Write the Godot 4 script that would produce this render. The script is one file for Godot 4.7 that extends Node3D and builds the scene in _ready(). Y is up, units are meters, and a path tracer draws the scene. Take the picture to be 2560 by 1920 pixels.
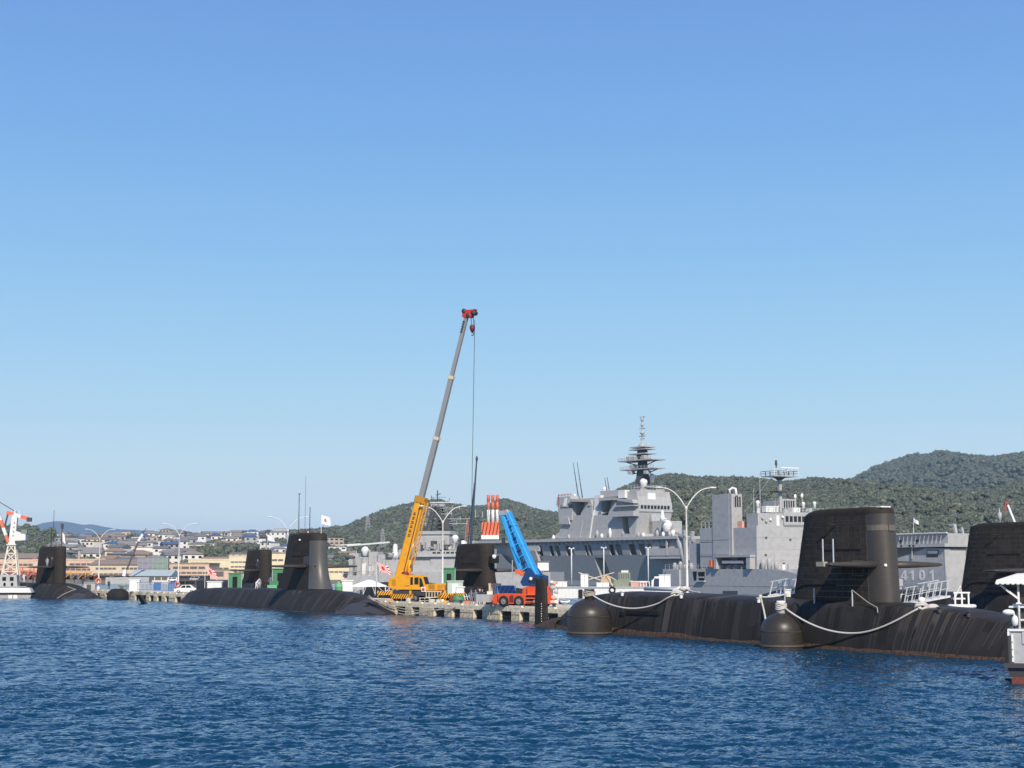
extends Node3D
# Naval harbour: submarines, mobile cranes and grey ships under a clear autumn sky. Metres, y up, camera on the quay looking along -Z.

var M := {}
var rng := RandomNumberGenerator.new()
var taken := {}

func _ready() -> void:
	rng.seed = 20251
	# ---- camera ----
	var cam := Camera3D.new()
	cam.name = "camera"
	cam.fov = 28.35
	cam.position = Vector3(0, 5.6, 0)
	cam.rotation.x = 0.12151
	cam.near = 0.5
	cam.far = 40000.0
	cam.current = true
	add_child(cam)
	# ---- sky, haze, exposure ----
	var env := Environment.new()
	env.background_mode = Environment.BG_SKY
	var sky := Sky.new()
	var pano := PanoramaSkyMaterial.new()
	pano.panorama = ImageTexture.create_from_image(sky_picture())
	sky.sky_material = pano
	env.sky = sky
	env.tonemap_mode = Environment.TONE_MAPPER_LINEAR
	env.tonemap_exposure = 1.0
	env.ssao_enabled = true
	env.ssil_enabled = true
	env.sdfgi_enabled = true
	env.fog_enabled = true
	env.fog_density = 0.00008
	env.fog_light_color = Color(0.74, 0.87, 1.0)
	var we := WorldEnvironment.new()
	we.name = "world_environment"
	we.environment = env
	add_child(we)
	# ---- sun: behind the camera and a little to the right, about 36 degrees high ----
	var sun := DirectionalLight3D.new()
	sun.name = "sun"
	sun.light_energy = 1.6
	sun.light_color = Color(1.0, 0.955, 0.89)
	sun.light_angular_distance = 0.5
	sun.shadow_enabled = true
	sun.rotation = Vector3(deg_to_rad(-36.0), deg_to_rad(8.5), 0)
	add_child(sun)

	make_materials()
	build_water()
	build_land()
	build_forest()
	build_submarines()
	build_piers()
	build_ships()
	build_cranes()
	build_town()
	build_small_things()

func sky_picture() -> Image:
	# clear air only: colour by height above the horizon, rows from the zenith down
	var stops := [[-90.0, Color(0.33, 0.42, 0.52)], [-0.5, Color(1.08, 1.12, 1.10)], [1.0, Color(1.05, 1.09, 1.08)], [3.0, Color(0.89, 0.98, 1.01)], [5.5, Color(0.755, 0.905, 0.99)], [8.5, Color(0.655, 0.84, 0.975)], [12.0, Color(0.57, 0.775, 0.955)], [16.0, Color(0.50, 0.705, 0.93)], [21.0, Color(0.445, 0.635, 0.89)], [35.0, Color(0.29, 0.475, 0.775)], [60.0, Color(0.17, 0.33, 0.63)], [90.0, Color(0.125, 0.265, 0.55)]]
	var im := Image.create(16, 1024, false, Image.FORMAT_RGBF)
	for y in 1024:
		var el := 90.0 - (y + 0.5) / 1024.0 * 180.0
		var c: Color = stops[0][1]
		for k in stops.size() - 1:
			if el >= stops[k][0] and el <= stops[k + 1][0]:
				var t: float = (el - stops[k][0]) / (stops[k + 1][0] - stops[k][0])
				c = (stops[k][1] as Color).lerp(stops[k + 1][1], t)
		var l := c.srgb_to_linear()
		for x in 16:
			im.set_pixel(x, y, l)
	return im

# ------------------------------------------------------------------ mesh helpers
func begin(smooth := -1) -> SurfaceTool:
	var st := SurfaceTool.new()
	st.begin(Mesh.PRIMITIVE_TRIANGLES)
	st.set_smooth_group(smooth)
	return st

func vtx(st: SurfaceTool, p: Vector3, uv := Vector2.ZERO) -> void:
	st.set_uv(uv)
	st.add_vertex(p)

func quad(st: SurfaceTool, a: Vector3, b: Vector3, c: Vector3, d: Vector3, uv0 := Vector2.ZERO, uv1 := Vector2.ZERO) -> void:
	vtx(st, a, uv0)
	vtx(st, b, Vector2(uv1.x, uv0.y))
	vtx(st, c, uv1)
	vtx(st, a, uv0)
	vtx(st, c, uv1)
	vtx(st, d, Vector2(uv0.x, uv1.y))

const FACES := [[6, 7, 5, 4], [3, 2, 0, 1], [7, 3, 1, 5], [2, 6, 4, 0], [2, 3, 7, 6], [4, 5, 1, 0]]

func hexa(st: SurfaceTool, p: Array) -> void:
	# eight corners, index = x + 2y + 4z
	for f in FACES:
		quad(st, p[f[0]], p[f[1]], p[f[2]], p[f[3]], Vector2.ZERO, Vector2.ONE)

func box(st: SurfaceTool, c: Vector3, s: Vector3, b := Basis()) -> void:
	var p := []
	for i in 8:
		p.append(c + b * Vector3(s.x * (-0.5 if i & 1 == 0 else 0.5), s.y * (-0.5 if i & 2 == 0 else 0.5), s.z * (-0.5 if i & 4 == 0 else 0.5)))
	hexa(st, p)

func frustum(st: SurfaceTool, c: Vector3, s0: Vector2, s1: Vector2, h: float, off := Vector2.ZERO) -> void:
	# tapered block standing on c: size s0 (x, z) at the foot, s1 at the top
	var p := []
	for i in 8:
		var s := s0 if i & 2 == 0 else s1
		var o := Vector2.ZERO if i & 2 == 0 else off
		p.append(c + Vector3(o.x + s.x * (-0.5 if i & 1 == 0 else 0.5), 0.0 if i & 2 == 0 else h, o.y + s.y * (-0.5 if i & 4 == 0 else 0.5)))
	hexa(st, p)

func beam(st: SurfaceTool, a: Vector3, b: Vector3, w: float, h := 0.0) -> void:
	var d := b - a
	if d.length() < 0.0001:
		return
	var y := d.normalized()
	var up := Vector3.UP if absf(y.y) < 0.95 else Vector3.RIGHT
	var x := up.cross(y).normalized()
	box(st, (a + b) * 0.5, Vector3(w, d.length(), h if h > 0.0 else w), Basis(x, y, x.cross(y)))

func loft(st: SurfaceTool, rings: Array, closed := true, cap0 := true, cap1 := true, us := [], vscale := 1.0) -> void:
	for j in rings.size() - 1:
		var a: PackedVector3Array = rings[j]
		var b: PackedVector3Array = rings[j + 1]
		var n := a.size()
		for i in (n if closed else n - 1):
			var k := (i + 1) % n
			var u0: float = us[j] if us.size() else float(j)
			var u1: float = us[j + 1] if us.size() else float(j + 1)
			var v0 := float(i) / n * vscale
			var v1 := float(i + 1) / n * vscale
			vtx(st, a[i], Vector2(u0, v0)); vtx(st, a[k], Vector2(u0, v1)); vtx(st, b[k], Vector2(u1, v1))
			vtx(st, a[i], Vector2(u0, v0)); vtx(st, b[k], Vector2(u1, v1)); vtx(st, b[i], Vector2(u1, v0))
	for e in 2:
		if (e == 0 and not cap0) or (e == 1 and not cap1):
			continue
		var r: PackedVector3Array = rings[0] if e == 0 else rings[-1]
		var m := Vector3.ZERO
		for p in r:
			m += p / r.size()
		for i in r.size():
			var k := (i + 1) % r.size()
			if e == 0:
				vtx(st, m); vtx(st, r[k]); vtx(st, r[i])
			else:
				vtx(st, m); vtx(st, r[i]); vtx(st, r[k])

func tube(st: SurfaceTool, pts: Array, r0: float, r1 := -1.0, n := 8) -> void:
	var rings := []
	for j in pts.size():
		var d: Vector3 = (pts[mini(j + 1, pts.size() - 1)] - pts[maxi(j - 1, 0)]).normalized()
		var up := Vector3.UP if absf(d.y) < 0.95 else Vector3.RIGHT
		var x := up.cross(d).normalized()
		var y := d.cross(x)
		var r := r0 if r1 < 0.0 else lerpf(r0, r1, float(j) / maxf(1, pts.size() - 1))
		var ring := PackedVector3Array()
		for i in n:
			var a := TAU * i / n
			ring.append(pts[j] + (x * cos(a) + y * sin(a)) * r)
		rings.append(ring)
	loft(st, rings)

func lathe(st: SurfaceTool, prof: Array, n := 16, xf := Transform3D(), caps := true) -> void:
	# profile of (radius, height), from bottom to top
	var rings := []
	for q in prof:
		var ring := PackedVector3Array()
		for i in n:
			var a := TAU * i / n
			ring.append(xf * Vector3(cos(a) * q.x, q.y, sin(a) * q.x))
		rings.append(ring)
	loft(st, rings, true, caps, caps)

func ball(st: SurfaceTool, c: Vector3, r: float, n := 12, sq := Vector3.ONE) -> void:
	var prof := []
	for j in n / 2 + 1:
		var a := -PI / 2 + PI * j / (n / 2)
		prof.append(Vector2(maxf(cos(a), 0.001) * r, sin(a) * r))
	lathe(st, prof, n, Transform3D(Basis.from_scale(sq), c))

func prism(st: SurfaceTool, poly: Array, z0: float, z1: float, xf := Transform3D()) -> void:
	# polygon in x, y pushed from z0 to z1
	var pl := PackedVector2Array(poly)
	if Geometry2D.is_polygon_clockwise(pl):
		pl.reverse()
	var tr := Geometry2D.triangulate_polygon(pl)
	for k in range(0, tr.size(), 3):
		var a := pl[tr[k]]
		var b := pl[tr[k + 1]]
		var c := pl[tr[k + 2]]
		if (b - a).cross(c - a) < 0:
			var t := b
			b = c
			c = t
		for q in [c, b, a]:
			vtx(st, xf * Vector3(q.x, q.y, z1))
		for q in [a, b, c]:
			vtx(st, xf * Vector3(q.x, q.y, z0))
	for i in pl.size():
		var p := pl[i]
		var q := pl[(i + 1) % pl.size()]
		quad(st, xf * Vector3(p.x, p.y, z1), xf * Vector3(q.x, q.y, z1), xf * Vector3(q.x, q.y, z0), xf * Vector3(p.x, p.y, z0))

func rope_points(a: Vector3, b: Vector3, sag: float, n := 18) -> Array:
	var out := []
	for i in n + 1:
		var t := float(i) / n
		out.append(a.lerp(b, t) + Vector3.DOWN * sag * 4.0 * t * (1.0 - t))
	return out

# ------------------------------------------------------------------ object helpers
func numbered(called: String) -> String:
	if not taken.has(called):
		taken[called] = 0
		return called
	taken[called] += 1
	return "%s_%03d" % [called, taken[called]]

func obj(called: String, st: SurfaceTool, m: Material, parent: Node = null) -> MeshInstance3D:
	st.generate_normals()
	var o := MeshInstance3D.new()
	o.mesh = st.commit()
	o.material_override = m
	if parent == null:
		o.name = numbered(called)
		add_child(o, true)
	else:
		o.name = called
		var k := 0
		while parent.has_node(NodePath(o.name)):
			k += 1
			o.name = "%s_%03d" % [called, k]
		parent.add_child(o, true)
	return o

func part(called: String, mesh: Mesh, m: Material, parent: Node, xf := Transform3D()) -> MeshInstance3D:
	var o := MeshInstance3D.new()
	o.mesh = mesh
	o.material_override = m
	o.transform = xf
	o.name = called
	var k: int = parent.get_meta("n_" + called, 0)
	if k > 0:
		o.name = "%s_%03d" % [called, k]
	parent.set_meta("n_" + called, k + 1)
	parent.add_child(o, true)
	return o

func tag(o: Node, label: String, category: String, group := "", kind := "") -> Node:
	if label:
		o.set_meta("label", label)
	if category:
		o.set_meta("category", category)
	if group:
		o.set_meta("group", group)
	if kind:
		o.set_meta("kind", kind)
	return o

func thing(called: String, label: String, category: String, xf := Transform3D(), group := "") -> Node3D:
	var o := Node3D.new()
	o.name = numbered(called)
	o.transform = xf
	add_child(o, true)
	tag(o, label, category, group)
	return o

func dup(src: Node3D, xf: Transform3D, label: String, group := "") -> Node3D:
	var o: Node3D = src.duplicate()
	var base := String(src.name)
	var re := RegEx.create_from_string("_\\d{3}$")
	o.name = numbered(re.sub(base, ""))
	o.transform = xf
	add_child(o, true)
	o.set_meta("label", label)
	if group:
		o.set_meta("group", group)
	return o

# ------------------------------------------------------------------ materials
func lin(r: float, g: float, b: float) -> Color:
	return Color(r, g, b).linear_to_srgb()

func paint(r: float, g: float, b: float, rough := 0.6, metal := 0.0) -> StandardMaterial3D:
	var m := StandardMaterial3D.new()
	m.albedo_color = lin(r, g, b)
	m.roughness = rough
	m.metallic = metal
	return m

func noise_tex(freq: float, oct: int, ramp: Array, size := 256, sd := 1, kind := FastNoiseLite.TYPE_SIMPLEX_SMOOTH) -> NoiseTexture2D:
	var n := FastNoiseLite.new()
	n.noise_type = kind
	n.seed = sd
	n.frequency = freq
	n.fractal_octaves = oct
	var t := NoiseTexture2D.new()
	t.width = size
	t.height = size
	t.seamless = true
	t.noise = n
	if ramp.size():
		var g := Gradient.new()
		var offs := PackedFloat32Array()
		var cols := PackedColorArray()
		for q in ramp:
			offs.append(q[0])
			cols.append(q[1])
		g.offsets = offs
		g.colors = cols
		t.color_ramp = g
	return t

func worn(r: float, g: float, b: float, vary := 0.25, metres := 6.0, rough := 0.6, sd := 1, stretch := 1.0) -> StandardMaterial3D:
	# paint with blotches and grain of its own, laid on in metres
	var m := paint(1, 1, 1, rough)
	var lo := 1.0 - vary
	var hi := 1.0 + vary * 0.6
	m.albedo_texture = noise_tex(0.02, 5, [[0.0, lin(r * lo, g * lo * 0.99, b * lo * 0.97)], [0.45, lin(r, g, b)], [1.0, lin(minf(r * hi, 0.95), minf(g * hi, 0.95), minf(b * hi, 0.95))]], 256, sd)
	m.uv1_triplanar = true
	m.uv1_scale = Vector3(1.0 / metres, stretch / metres, 1.0 / metres)
	return m

func make_materials() -> void:
	M.black_tile = worn(0.054, 0.045, 0.037, 0.35, 2.5, 0.62, 3)
	M.black_tile_b = worn(0.061, 0.051, 0.042, 0.3, 2.5, 0.66, 4)
	M.black_tile_c = worn(0.048, 0.040, 0.034, 0.3, 2.5, 0.6, 5)
	M.seam = paint(0.17, 0.14, 0.115, 0.8)
	M.sail_black = worn(0.042, 0.036, 0.031, 0.3, 3.0, 0.55, 6)
	M.slot = paint(0.004, 0.004, 0.004, 0.9)
	M.buoy = worn(0.036, 0.031, 0.025, 0.35, 2.0, 0.42, 7)
	M.rope = paint(0.55, 0.53, 0.48, 0.9)
	M.rope_dirty = paint(0.36, 0.33, 0.27, 0.9)
	M.white = paint(0.8, 0.8, 0.78, 0.5)
	M.white_worn = worn(0.72, 0.72, 0.70, 0.15, 3.0, 0.55, 8)
	M.steel = paint(0.42, 0.43, 0.44, 0.4, 0.3)
	M.aluminium = paint(0.62, 0.63, 0.63, 0.4, 0.2)
	M.dark_steel = paint(0.05, 0.05, 0.055, 0.5)
	M.grey_ship = worn(0.41, 0.41, 0.405, 0.14, 9.0, 0.6, 9)
	M.green_grey = worn(0.20, 0.23, 0.18, 0.2, 3.0, 0.7, 84)
	M.rust_red = worn(0.16, 0.045, 0.03, 0.5, 1.2, 0.85, 85)
	M.boat_grey = worn(0.40, 0.41, 0.42, 0.12, 1.8, 0.5, 86)
	M.boat_grey2 = worn(0.43, 0.44, 0.45, 0.1, 1.8, 0.5, 87)
	M.canvas = worn(0.78, 0.76, 0.70, 0.08, 2.0, 0.9, 88)
	M.cabin_glass = paint(0.05, 0.055, 0.05, 0.1)
	M.orange_pale = paint(0.72, 0.38, 0.28, 0.7)
	M.cloth_pale = paint(0.36, 0.37, 0.42, 0.9)
	M.green_pale = paint(0.42, 0.52, 0.46, 0.6)
	M.rim = paint(0.2, 0.2, 0.2, 0.6)
	M.yellow_dark = paint(0.52, 0.24, 0.015, 0.5)
	M.orange_yellow = paint(0.72, 0.34, 0.06, 0.5)
	M.red_dark = paint(0.16, 0.02, 0.015, 0.6)
	M.red_pale = paint(0.5, 0.14, 0.10, 0.7)
	M.cream_white = paint(0.70, 0.62, 0.50, 0.6)
	M.pylon = paint(0.34, 0.35, 0.34, 0.6)
	M.grey_light = M.grey_ship
	M.grey_ship_b = M.grey_ship
	M.grey_side = M.grey_ship
	M.grey_side2 = M.grey_ship
	M.beige_grey = M.grey_ship
	M.blue_shade = M.grey_ship
	M.grey_hull = M.grey_ship
	M.grey_dark = paint(0.075, 0.077, 0.08, 0.7)
	M.glass_dark = paint(0.012, 0.014, 0.016, 0.12)
	M.radome = paint(0.78, 0.78, 0.76, 0.45)
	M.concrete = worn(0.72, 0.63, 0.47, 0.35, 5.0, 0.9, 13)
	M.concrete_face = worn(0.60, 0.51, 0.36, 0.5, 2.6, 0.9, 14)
	M.rubber = paint(0.012, 0.012, 0.013, 0.85)
	M.yellow = worn(0.80, 0.365, 0.014, 0.12, 4.0, 0.4, 15)
	M.blue = worn(0.03, 0.33, 0.72, 0.12, 4.0, 0.42, 16)
	M.blue_dark = paint(0.012, 0.05, 0.16, 0.5)
	M.orange_red = worn(0.72, 0.085, 0.02, 0.15, 3.0, 0.45, 17)
	M.red = paint(0.55, 0.03, 0.025, 0.5)
	M.orange = paint(0.72, 0.16, 0.06, 0.6)
	M.salmon = worn(0.62, 0.45, 0.34, 0.15, 12.0, 0.85, 18)
	M.cream = worn(0.72, 0.63, 0.43, 0.1, 12.0, 0.85, 19)
	M.beige = worn(0.62, 0.52, 0.40, 0.15, 12.0, 0.85, 20)
	M.roof_brown = worn(0.30, 0.23, 0.18, 0.2, 10.0, 0.85, 21)
	M.roof_grey = worn(0.17, 0.17, 0.175, 0.25, 10.0, 0.8, 22)
	M.roof_dark = worn(0.06, 0.06, 0.07, 0.25, 10.0, 0.8, 23)
	M.roof_blue = paint(0.08, 0.13, 0.24, 0.7)
	M.green_box = worn(0.05, 0.20, 0.10, 0.2, 3.0, 0.6, 24)
	M.green_light = worn(0.15, 0.42, 0.22, 0.2, 3.0, 0.6, 25)
	M.blue_box = worn(0.05, 0.14, 0.36, 0.2, 3.0, 0.6, 26)
	M.skin = paint(0.45, 0.27, 0.18, 0.6)
	M.cloth_white = paint(0.75, 0.75, 0.76, 0.9)
	M.cloth_grey = paint(0.16, 0.17, 0.21, 0.9)
	M.cloth_navy = paint(0.03, 0.035, 0.06, 0.9)
	M.hair = paint(0.012, 0.01, 0.009, 0.7)
	M.chrome = paint(0.33, 0.33, 0.32, 0.35, 0.3)
	for k in ["black_tile", "black_tile_b", "black_tile_c", "sail_black", "hull_bow", "hull_streaks", "hull_far"]:
		if M.has(k):
			M[k].metallic_specular = 0.13
	M.rust = rust_material()
	M.hull_streaks = streak_material(31, 0.030, 0.0275, 0.026)
	M.hull_far = streak_material(32, 0.030, 0.0275, 0.026)
	M.hull_bow = worn(0.050, 0.052, 0.056, 0.2, 4.0, 0.55, 27)

func rust_material() -> StandardMaterial3D:
	# patches of orange rust, tan weed and black paint along the waterline
	var m := paint(1, 1, 1, 0.9)
	m.albedo_texture = noise_tex(0.03, 5, [[0.0, lin(0.010, 0.009, 0.008)], [0.42, lin(0.022, 0.017, 0.013)], [0.52, lin(0.07, 0.034, 0.016)], [0.62, lin(0.15, 0.066, 0.024)], [0.72, lin(0.05, 0.034, 0.022)], [0.85, lin(0.20, 0.15, 0.10)]], 512, 41)
	m.uv1_triplanar = true
	m.uv1_scale = Vector3(0.22, 0.55, 0.22)
	return m

func streak_material(sd: int, r: float, g: float, b: float) -> StandardMaterial3D:
	# run-off stains: narrow pale lines and rubbed rectangles that run down the plating (u along the hull, v round the girth)
	var rn := RandomNumberGenerator.new()
	rn.seed = sd
	var w := 2048
	var h := 256
	var im := Image.create(w, h, false, Image.FORMAT_RGBA8)
	im.fill(lin(r, g, b))
	# broad rubbed plates, a little darker or paler than their neighbours
	for k in 260:
		var x := rn.randi_range(0, w - 8)
		var y := rn.randi_range(0, h - 40)
		var f := rn.randf_range(0.7, 1.5)
		im.fill_rect(Rect2i(x, y, rn.randi_range(12, 60), rn.randi_range(20, 120)), lin(r * f, g * f, b * f * 0.98))
	# run-off lines in loose clusters
	for c in 46:
		var cx := rn.randi_range(0, w - 90)
		for k in rn.randi_range(2, 9):
			var x := cx + rn.randi_range(0, 80)
			var y := rn.randi_range(10, h - 80)
			var f := rn.randf_range(1.3, 2.6)
			im.fill_rect(Rect2i(x, y, rn.randi_range(1, 4), rn.randi_range(24, 130)), lin(r * f, g * f * 0.97, b * f * 0.92))
	# scraped rectangles where fenders have rubbed, made of many fine scratches
	for k in 34:
		var x := rn.randi_range(0, w - 60)
		var y := rn.randi_range(20, h - 60)
		var ww := rn.randi_range(14, 46)
		var len := rn.randi_range(26, 60)
		var base := rn.randf_range(1.3, 2.4)
		for q in ww:
			var f := base * rn.randf_range(0.7, 1.5)
			im.fill_rect(Rect2i(x + q, y + rn.randi_range(0, 5), 1, len + rn.randi_range(-6, 8)), lin(r * f, g * f * 0.96, b * f * 0.9))
		for e in [0, ww - 2]:
			im.fill_rect(Rect2i(x + e, maxi(0, y - 24), 2, len + 24), lin(r * 3.2, g * 3.1, b * 2.9))
	var m := paint(1, 1, 1, 0.55)
	m.metallic_specular = 0.2
	m.albedo_texture = ImageTexture.create_from_image(im)
	return m

# ------------------------------------------------------------------ water and land
var swell := FastNoiseLite.new()
var chop := FastNoiseLite.new()
var gust := FastNoiseLite.new()

func wave(x: float, z: float, fine: float) -> float:
	var g := 0.97 + 0.18 * gust.get_noise_2d(x, z * 1.6)
	var a := swell.get_noise_2d(x * 0.62 + z * 0.12, z)
	var h := (1.0 - absf(a) * 2.0) * 0.06 + a * 0.13
	if fine > 0.0:
		var b := chop.get_noise_2d(x * 0.66 - z * 0.2, z)
		h += ((1.0 - absf(b) * 2.2) * 0.075 + b * 0.095) * fine
		if fine > 0.9:
			h += 0.036 * chop.get_noise_2d(x * 1.9 + 40.0, z * 2.6)
	return h * g

func wave_sheet(st_x: float, en_x: float, near: float, far: float, step: float, fine: float, am: ArrayMesh) -> void:
	var nx := int((en_x - st_x) / step) + 1
	var nz := int((far - near) / step) + 1
	var hs := PackedFloat32Array()
	hs.resize(nx * nz)
	for j in nz:
		for i in nx:
			hs[j * nx + i] = wave(st_x + i * step, -(near + j * step), fine)
	var v := PackedVector3Array()
	var nn := PackedVector3Array()
	var uv := PackedVector2Array()
	var ix := PackedInt32Array()
	v.resize(nx * nz)
	nn.resize(nx * nz)
	uv.resize(nx * nz)
	for j in nz:
		for i in nx:
			var k := j * nx + i
			var x := st_x + i * step
			var d := near + j * step
			var y := hs[k]
			if j == 0 or j == nz - 1 or i == 0 or i == nx - 1:
				y -= 0.0 if near < 60.0 and j == 0 else 0.02
			v[k] = Vector3(x, y, -d)
			uv[k] = Vector2(x, d)
			var l := hs[k - 1] if i > 0 else hs[k]
			var r := hs[k + 1] if i < nx - 1 else hs[k]
			var n := hs[k - nx] if j > 0 else hs[k]
			var f := hs[k + nx] if j < nz - 1 else hs[k]
			nn[k] = Vector3(l - r, 2.0 * step, f - n).normalized()
	ix.resize((nx - 1) * (nz - 1) * 6)
	var q := 0
	for j in nz - 1:
		for i in nx - 1:
			var a := j * nx + i
			ix[q] = a; ix[q + 1] = a + nx; ix[q + 2] = a + nx + 1
			ix[q + 3] = a; ix[q + 4] = a + nx + 1; ix[q + 5] = a + 1
			q += 6
	var arr := []
	arr.resize(Mesh.ARRAY_MAX)
	arr[Mesh.ARRAY_VERTEX] = v
	arr[Mesh.ARRAY_NORMAL] = nn
	arr[Mesh.ARRAY_TEX_UV] = uv
	arr[Mesh.ARRAY_INDEX] = ix
	am.add_surface_from_arrays(Mesh.PRIMITIVE_TRIANGLES, arr)

func build_water() -> void:
	swell.seed = 5
	swell.frequency = 0.36
	swell.fractal_octaves = 3
	swell.fractal_gain = 0.5
	chop.seed = 11
	chop.frequency = 1.2
	chop.fractal_octaves = 3
	chop.fractal_gain = 0.55
	gust.seed = 17
	gust.frequency = 0.03
	gust.fractal_octaves = 2
	var m := paint(0.004, 0.040, 0.082, 0.04)
	m.metallic_specular = 0.5
	var rn := FastNoiseLite.new()
	rn.seed = 77
	rn.frequency = 0.03
	rn.fractal_octaves = 4
	var rip := NoiseTexture2D.new()
	rip.width = 512
	rip.height = 512
	rip.seamless = true
	rip.as_normal_map = true
	rip.bump_strength = 6.0
	rip.noise = rn
	m.normal_enabled = true
	m.normal_texture = rip
	m.normal_scale = 0.6
	m.uv1_scale = Vector3(0.20, 0.26, 1)
	var am := ArrayMesh.new()
	wave_sheet(-31, 31, 38, 74.05, 0.1, 1.0, am)
	wave_sheet(-56, 56, 74, 150, 0.2, 1.0, am)
	wave_sheet(-112, 90, 149.8, 300, 0.48, 1.0, am)
	wave_sheet(-240, 200, 299.5, 640, 1.3, 0.7, am)
	var w := MeshInstance3D.new()
	w.name = "water"
	w.mesh = am
	w.material_override = m
	add_child(w)
	tag(w, "choppy dark blue harbour water in front of the submarines", "", "", "structure")
	var st := begin()
	quad(st, Vector3(-9000, -0.4, -660), Vector3(9000, -0.4, -660), Vector3(9000, -0.4, 4000), Vector3(-9000, -0.4, 4000), Vector2(0, 0), Vector2(18000, 4660))
	tag(obj("sea", st, m), "open water of the bay to either side", "", "", "structure")

var ridge := {
	"A": [Vector2(-616, 42.7), Vector2(-525, 44.2), Vector2(-470, 40.9), Vector2(-453, 44.6), Vector2(-439, 45.3), Vector2(-429, 43.1), Vector2(-422, 40.6), Vector2(-414, 36.9), Vector2(-396, 35.4), Vector2(-374, 34.7), Vector2(-348, 34.3), Vector2(-312, 39.5), Vector2(-286, 36.9), Vector2(-264, 38.4), Vector2(-242, 36.9), Vector2(-227, 39.1), Vector2(-205, 39.8), Vector2(-169, 40.6), Vector2(-147, 34.3), Vector2(-103, 18.0), Vector2(7, 14.3)],
	"B": [Vector2(-408, 25.8), Vector2(-335, 46.7), Vector2(-304, 55.0), Vector2(-241, 59.2), Vector2(-225, 61.8), Vector2(-204, 64.9), Vector2(-184, 75.4), Vector2(-168, 82.2), Vector2(-155, 86.9), Vector2(-131, 92.7), Vector2(-116, 94.2), Vector2(-95, 97.4), Vector2(-79, 92.1), Vector2(-63, 90.0), Vector2(-34, 90.0), Vector2(-18, 96.3), Vector2(-11, 97.9), Vector2(5, 93.7), Vector2(26, 85.9), Vector2(47, 81.7), Vector2(68, 80.1), Vector2(115, 70.2), Vector2(220, 38.9)],
	"C": [Vector2(-51, 20.8), Vector2(8, 38.4), Vector2(43, 56.0), Vector2(75, 73.7), Vector2(97, 82.3), Vector2(114, 90.2), Vector2(126, 95.3), Vector2(138, 98.5), Vector2(152, 100.8), Vector2(162, 100.1), Vector2(178, 97.3), Vector2(191, 98.5), Vector2(221, 96.5), Vector2(245, 94.5), Vector2(260, 93.3), Vector2(276, 94.5), Vector2(296, 97.3), Vector2(312, 94.9), Vector2(327, 90.2), Vector2(347, 88.6), Vector2(387, 86.6), Vector2(414, 84.7), Vector2(450, 83.9), Vector2(469, 88.2), Vector2(505, 95.3), Vector2(561, 101.2), Vector2(679, 93.3)],
	"D": [Vector2(436, 108.9), Vector2(605, 155.0), Vector2(699, 186.1), Vector2(716, 192.8), Vector2(741, 209.6), Vector2(767, 222.3), Vector2(810, 237.5), Vector2(835, 245.9), Vector2(860, 246.8), Vector2(877, 245.1), Vector2(890, 251.8), Vector2(905, 256.1), Vector2(920, 251.8), Vector2(945, 245.9), Vector2(995, 240.8), Vector2(1029, 243.4), Vector2(1055, 249.3), Vector2(1097, 253.5), Vector2(1282, 234.9), Vector2(1532, 192.8)],
	"E": [Vector2(-5380, 289.5), Vector2(-4564, 323.4), Vector2(-4156, 350.5), Vector2(-4038, 377.7), Vector2(-3954, 401.4), Vector2(-3869, 425.2), Vector2(-3784, 411.6), Vector2(-3715, 401.4), Vector2(-3664, 384.5), Vector2(-3585, 394.7), Vector2(-3476, 370.9), Vector2(-3339, 350.5), Vector2(-3202, 347.1), Vector2(-3100, 330.2), Vector2(-3032, 337.0), Vector2(-2963, 320.0), Vector2(-2758, 272.6), Vector2(-2312, 154.1)],
}
# nearest edge of the rise, distance of the ridge, height at the near edge, height lost to the tree crowns
const RISE := {"A": [660.0, 1400.0, 3.0, 3.0], "B": [1250.0, 2000.0, 12.0, 5.0], "C": [760.0, 1500.0, 3.0, 5.0], "D": [2100.0, 3200.0, 40.0, 5.0], "E": [10000.0, 13000.0, 20.0, 0.0]}
var lumps := FastNoiseLite.new()

func ridge_height(k: String, x: float) -> float:
	var t: Array = ridge[k]
	if x <= t[0].x:
		return t[0].y
	for i in t.size() - 1:
		if x <= t[i + 1].x:
			return lerpf(t[i].y, t[i + 1].y, (x - t[i].x) / (t[i + 1].x - t[i].x))
	return t[-1].y

func hill_height(k: String, x: float, d: float) -> float:
	var q: Array = RISE[k]
	var t: float = (d - q[0]) / (q[1] - q[0])
	var top: float = ridge_height(k, x) - q[3]
	var e := clampf(t, 0.0, 1.0)
	var s := e * 0.72 + 0.28 * e * e * (3.0 - 2.0 * e) if k == "A" else e * (1.35 - 0.35 * e)
	if t > 1.0:
		s = 1.0 - (t - 1.0) * 0.8
	var amp: float = 0.14 * (top - q[2]) * sin(e * PI)
	if k == "A":
		amp *= 0.35
	return lerpf(q[2], top, s) + amp * lumps.get_noise_2d(x * 1.6, d) * (1.0 if k != "E" else 0.4)

func hill_mesh(k: String, called: String, label: String, m: Material, nu: int, nv: int) -> void:
	var st := begin(0)
	var x0: float = ridge[k][0].x
	var x1: float = ridge[k][-1].x
	var d0: float = RISE[k][0]
	var d1: float = RISE[k][1] + (RISE[k][1] - d0) * 0.35
	var g := []
	for j in nv + 1:
		var row := PackedVector3Array()
		var d := lerpf(d0, d1, float(j) / nv)
		for i in nu + 1:
			var x := lerpf(x0, x1, float(i) / nu)
			row.append(Vector3(x, hill_height(k, x, d), -d))
		g.append(row)
	for j in nv:
		for i in nu:
			quad(st, g[j + 1][i], g[j + 1][i + 1], g[j][i + 1], g[j][i])
	tag(obj(called, st, m), label, "", "", "structure")

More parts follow.
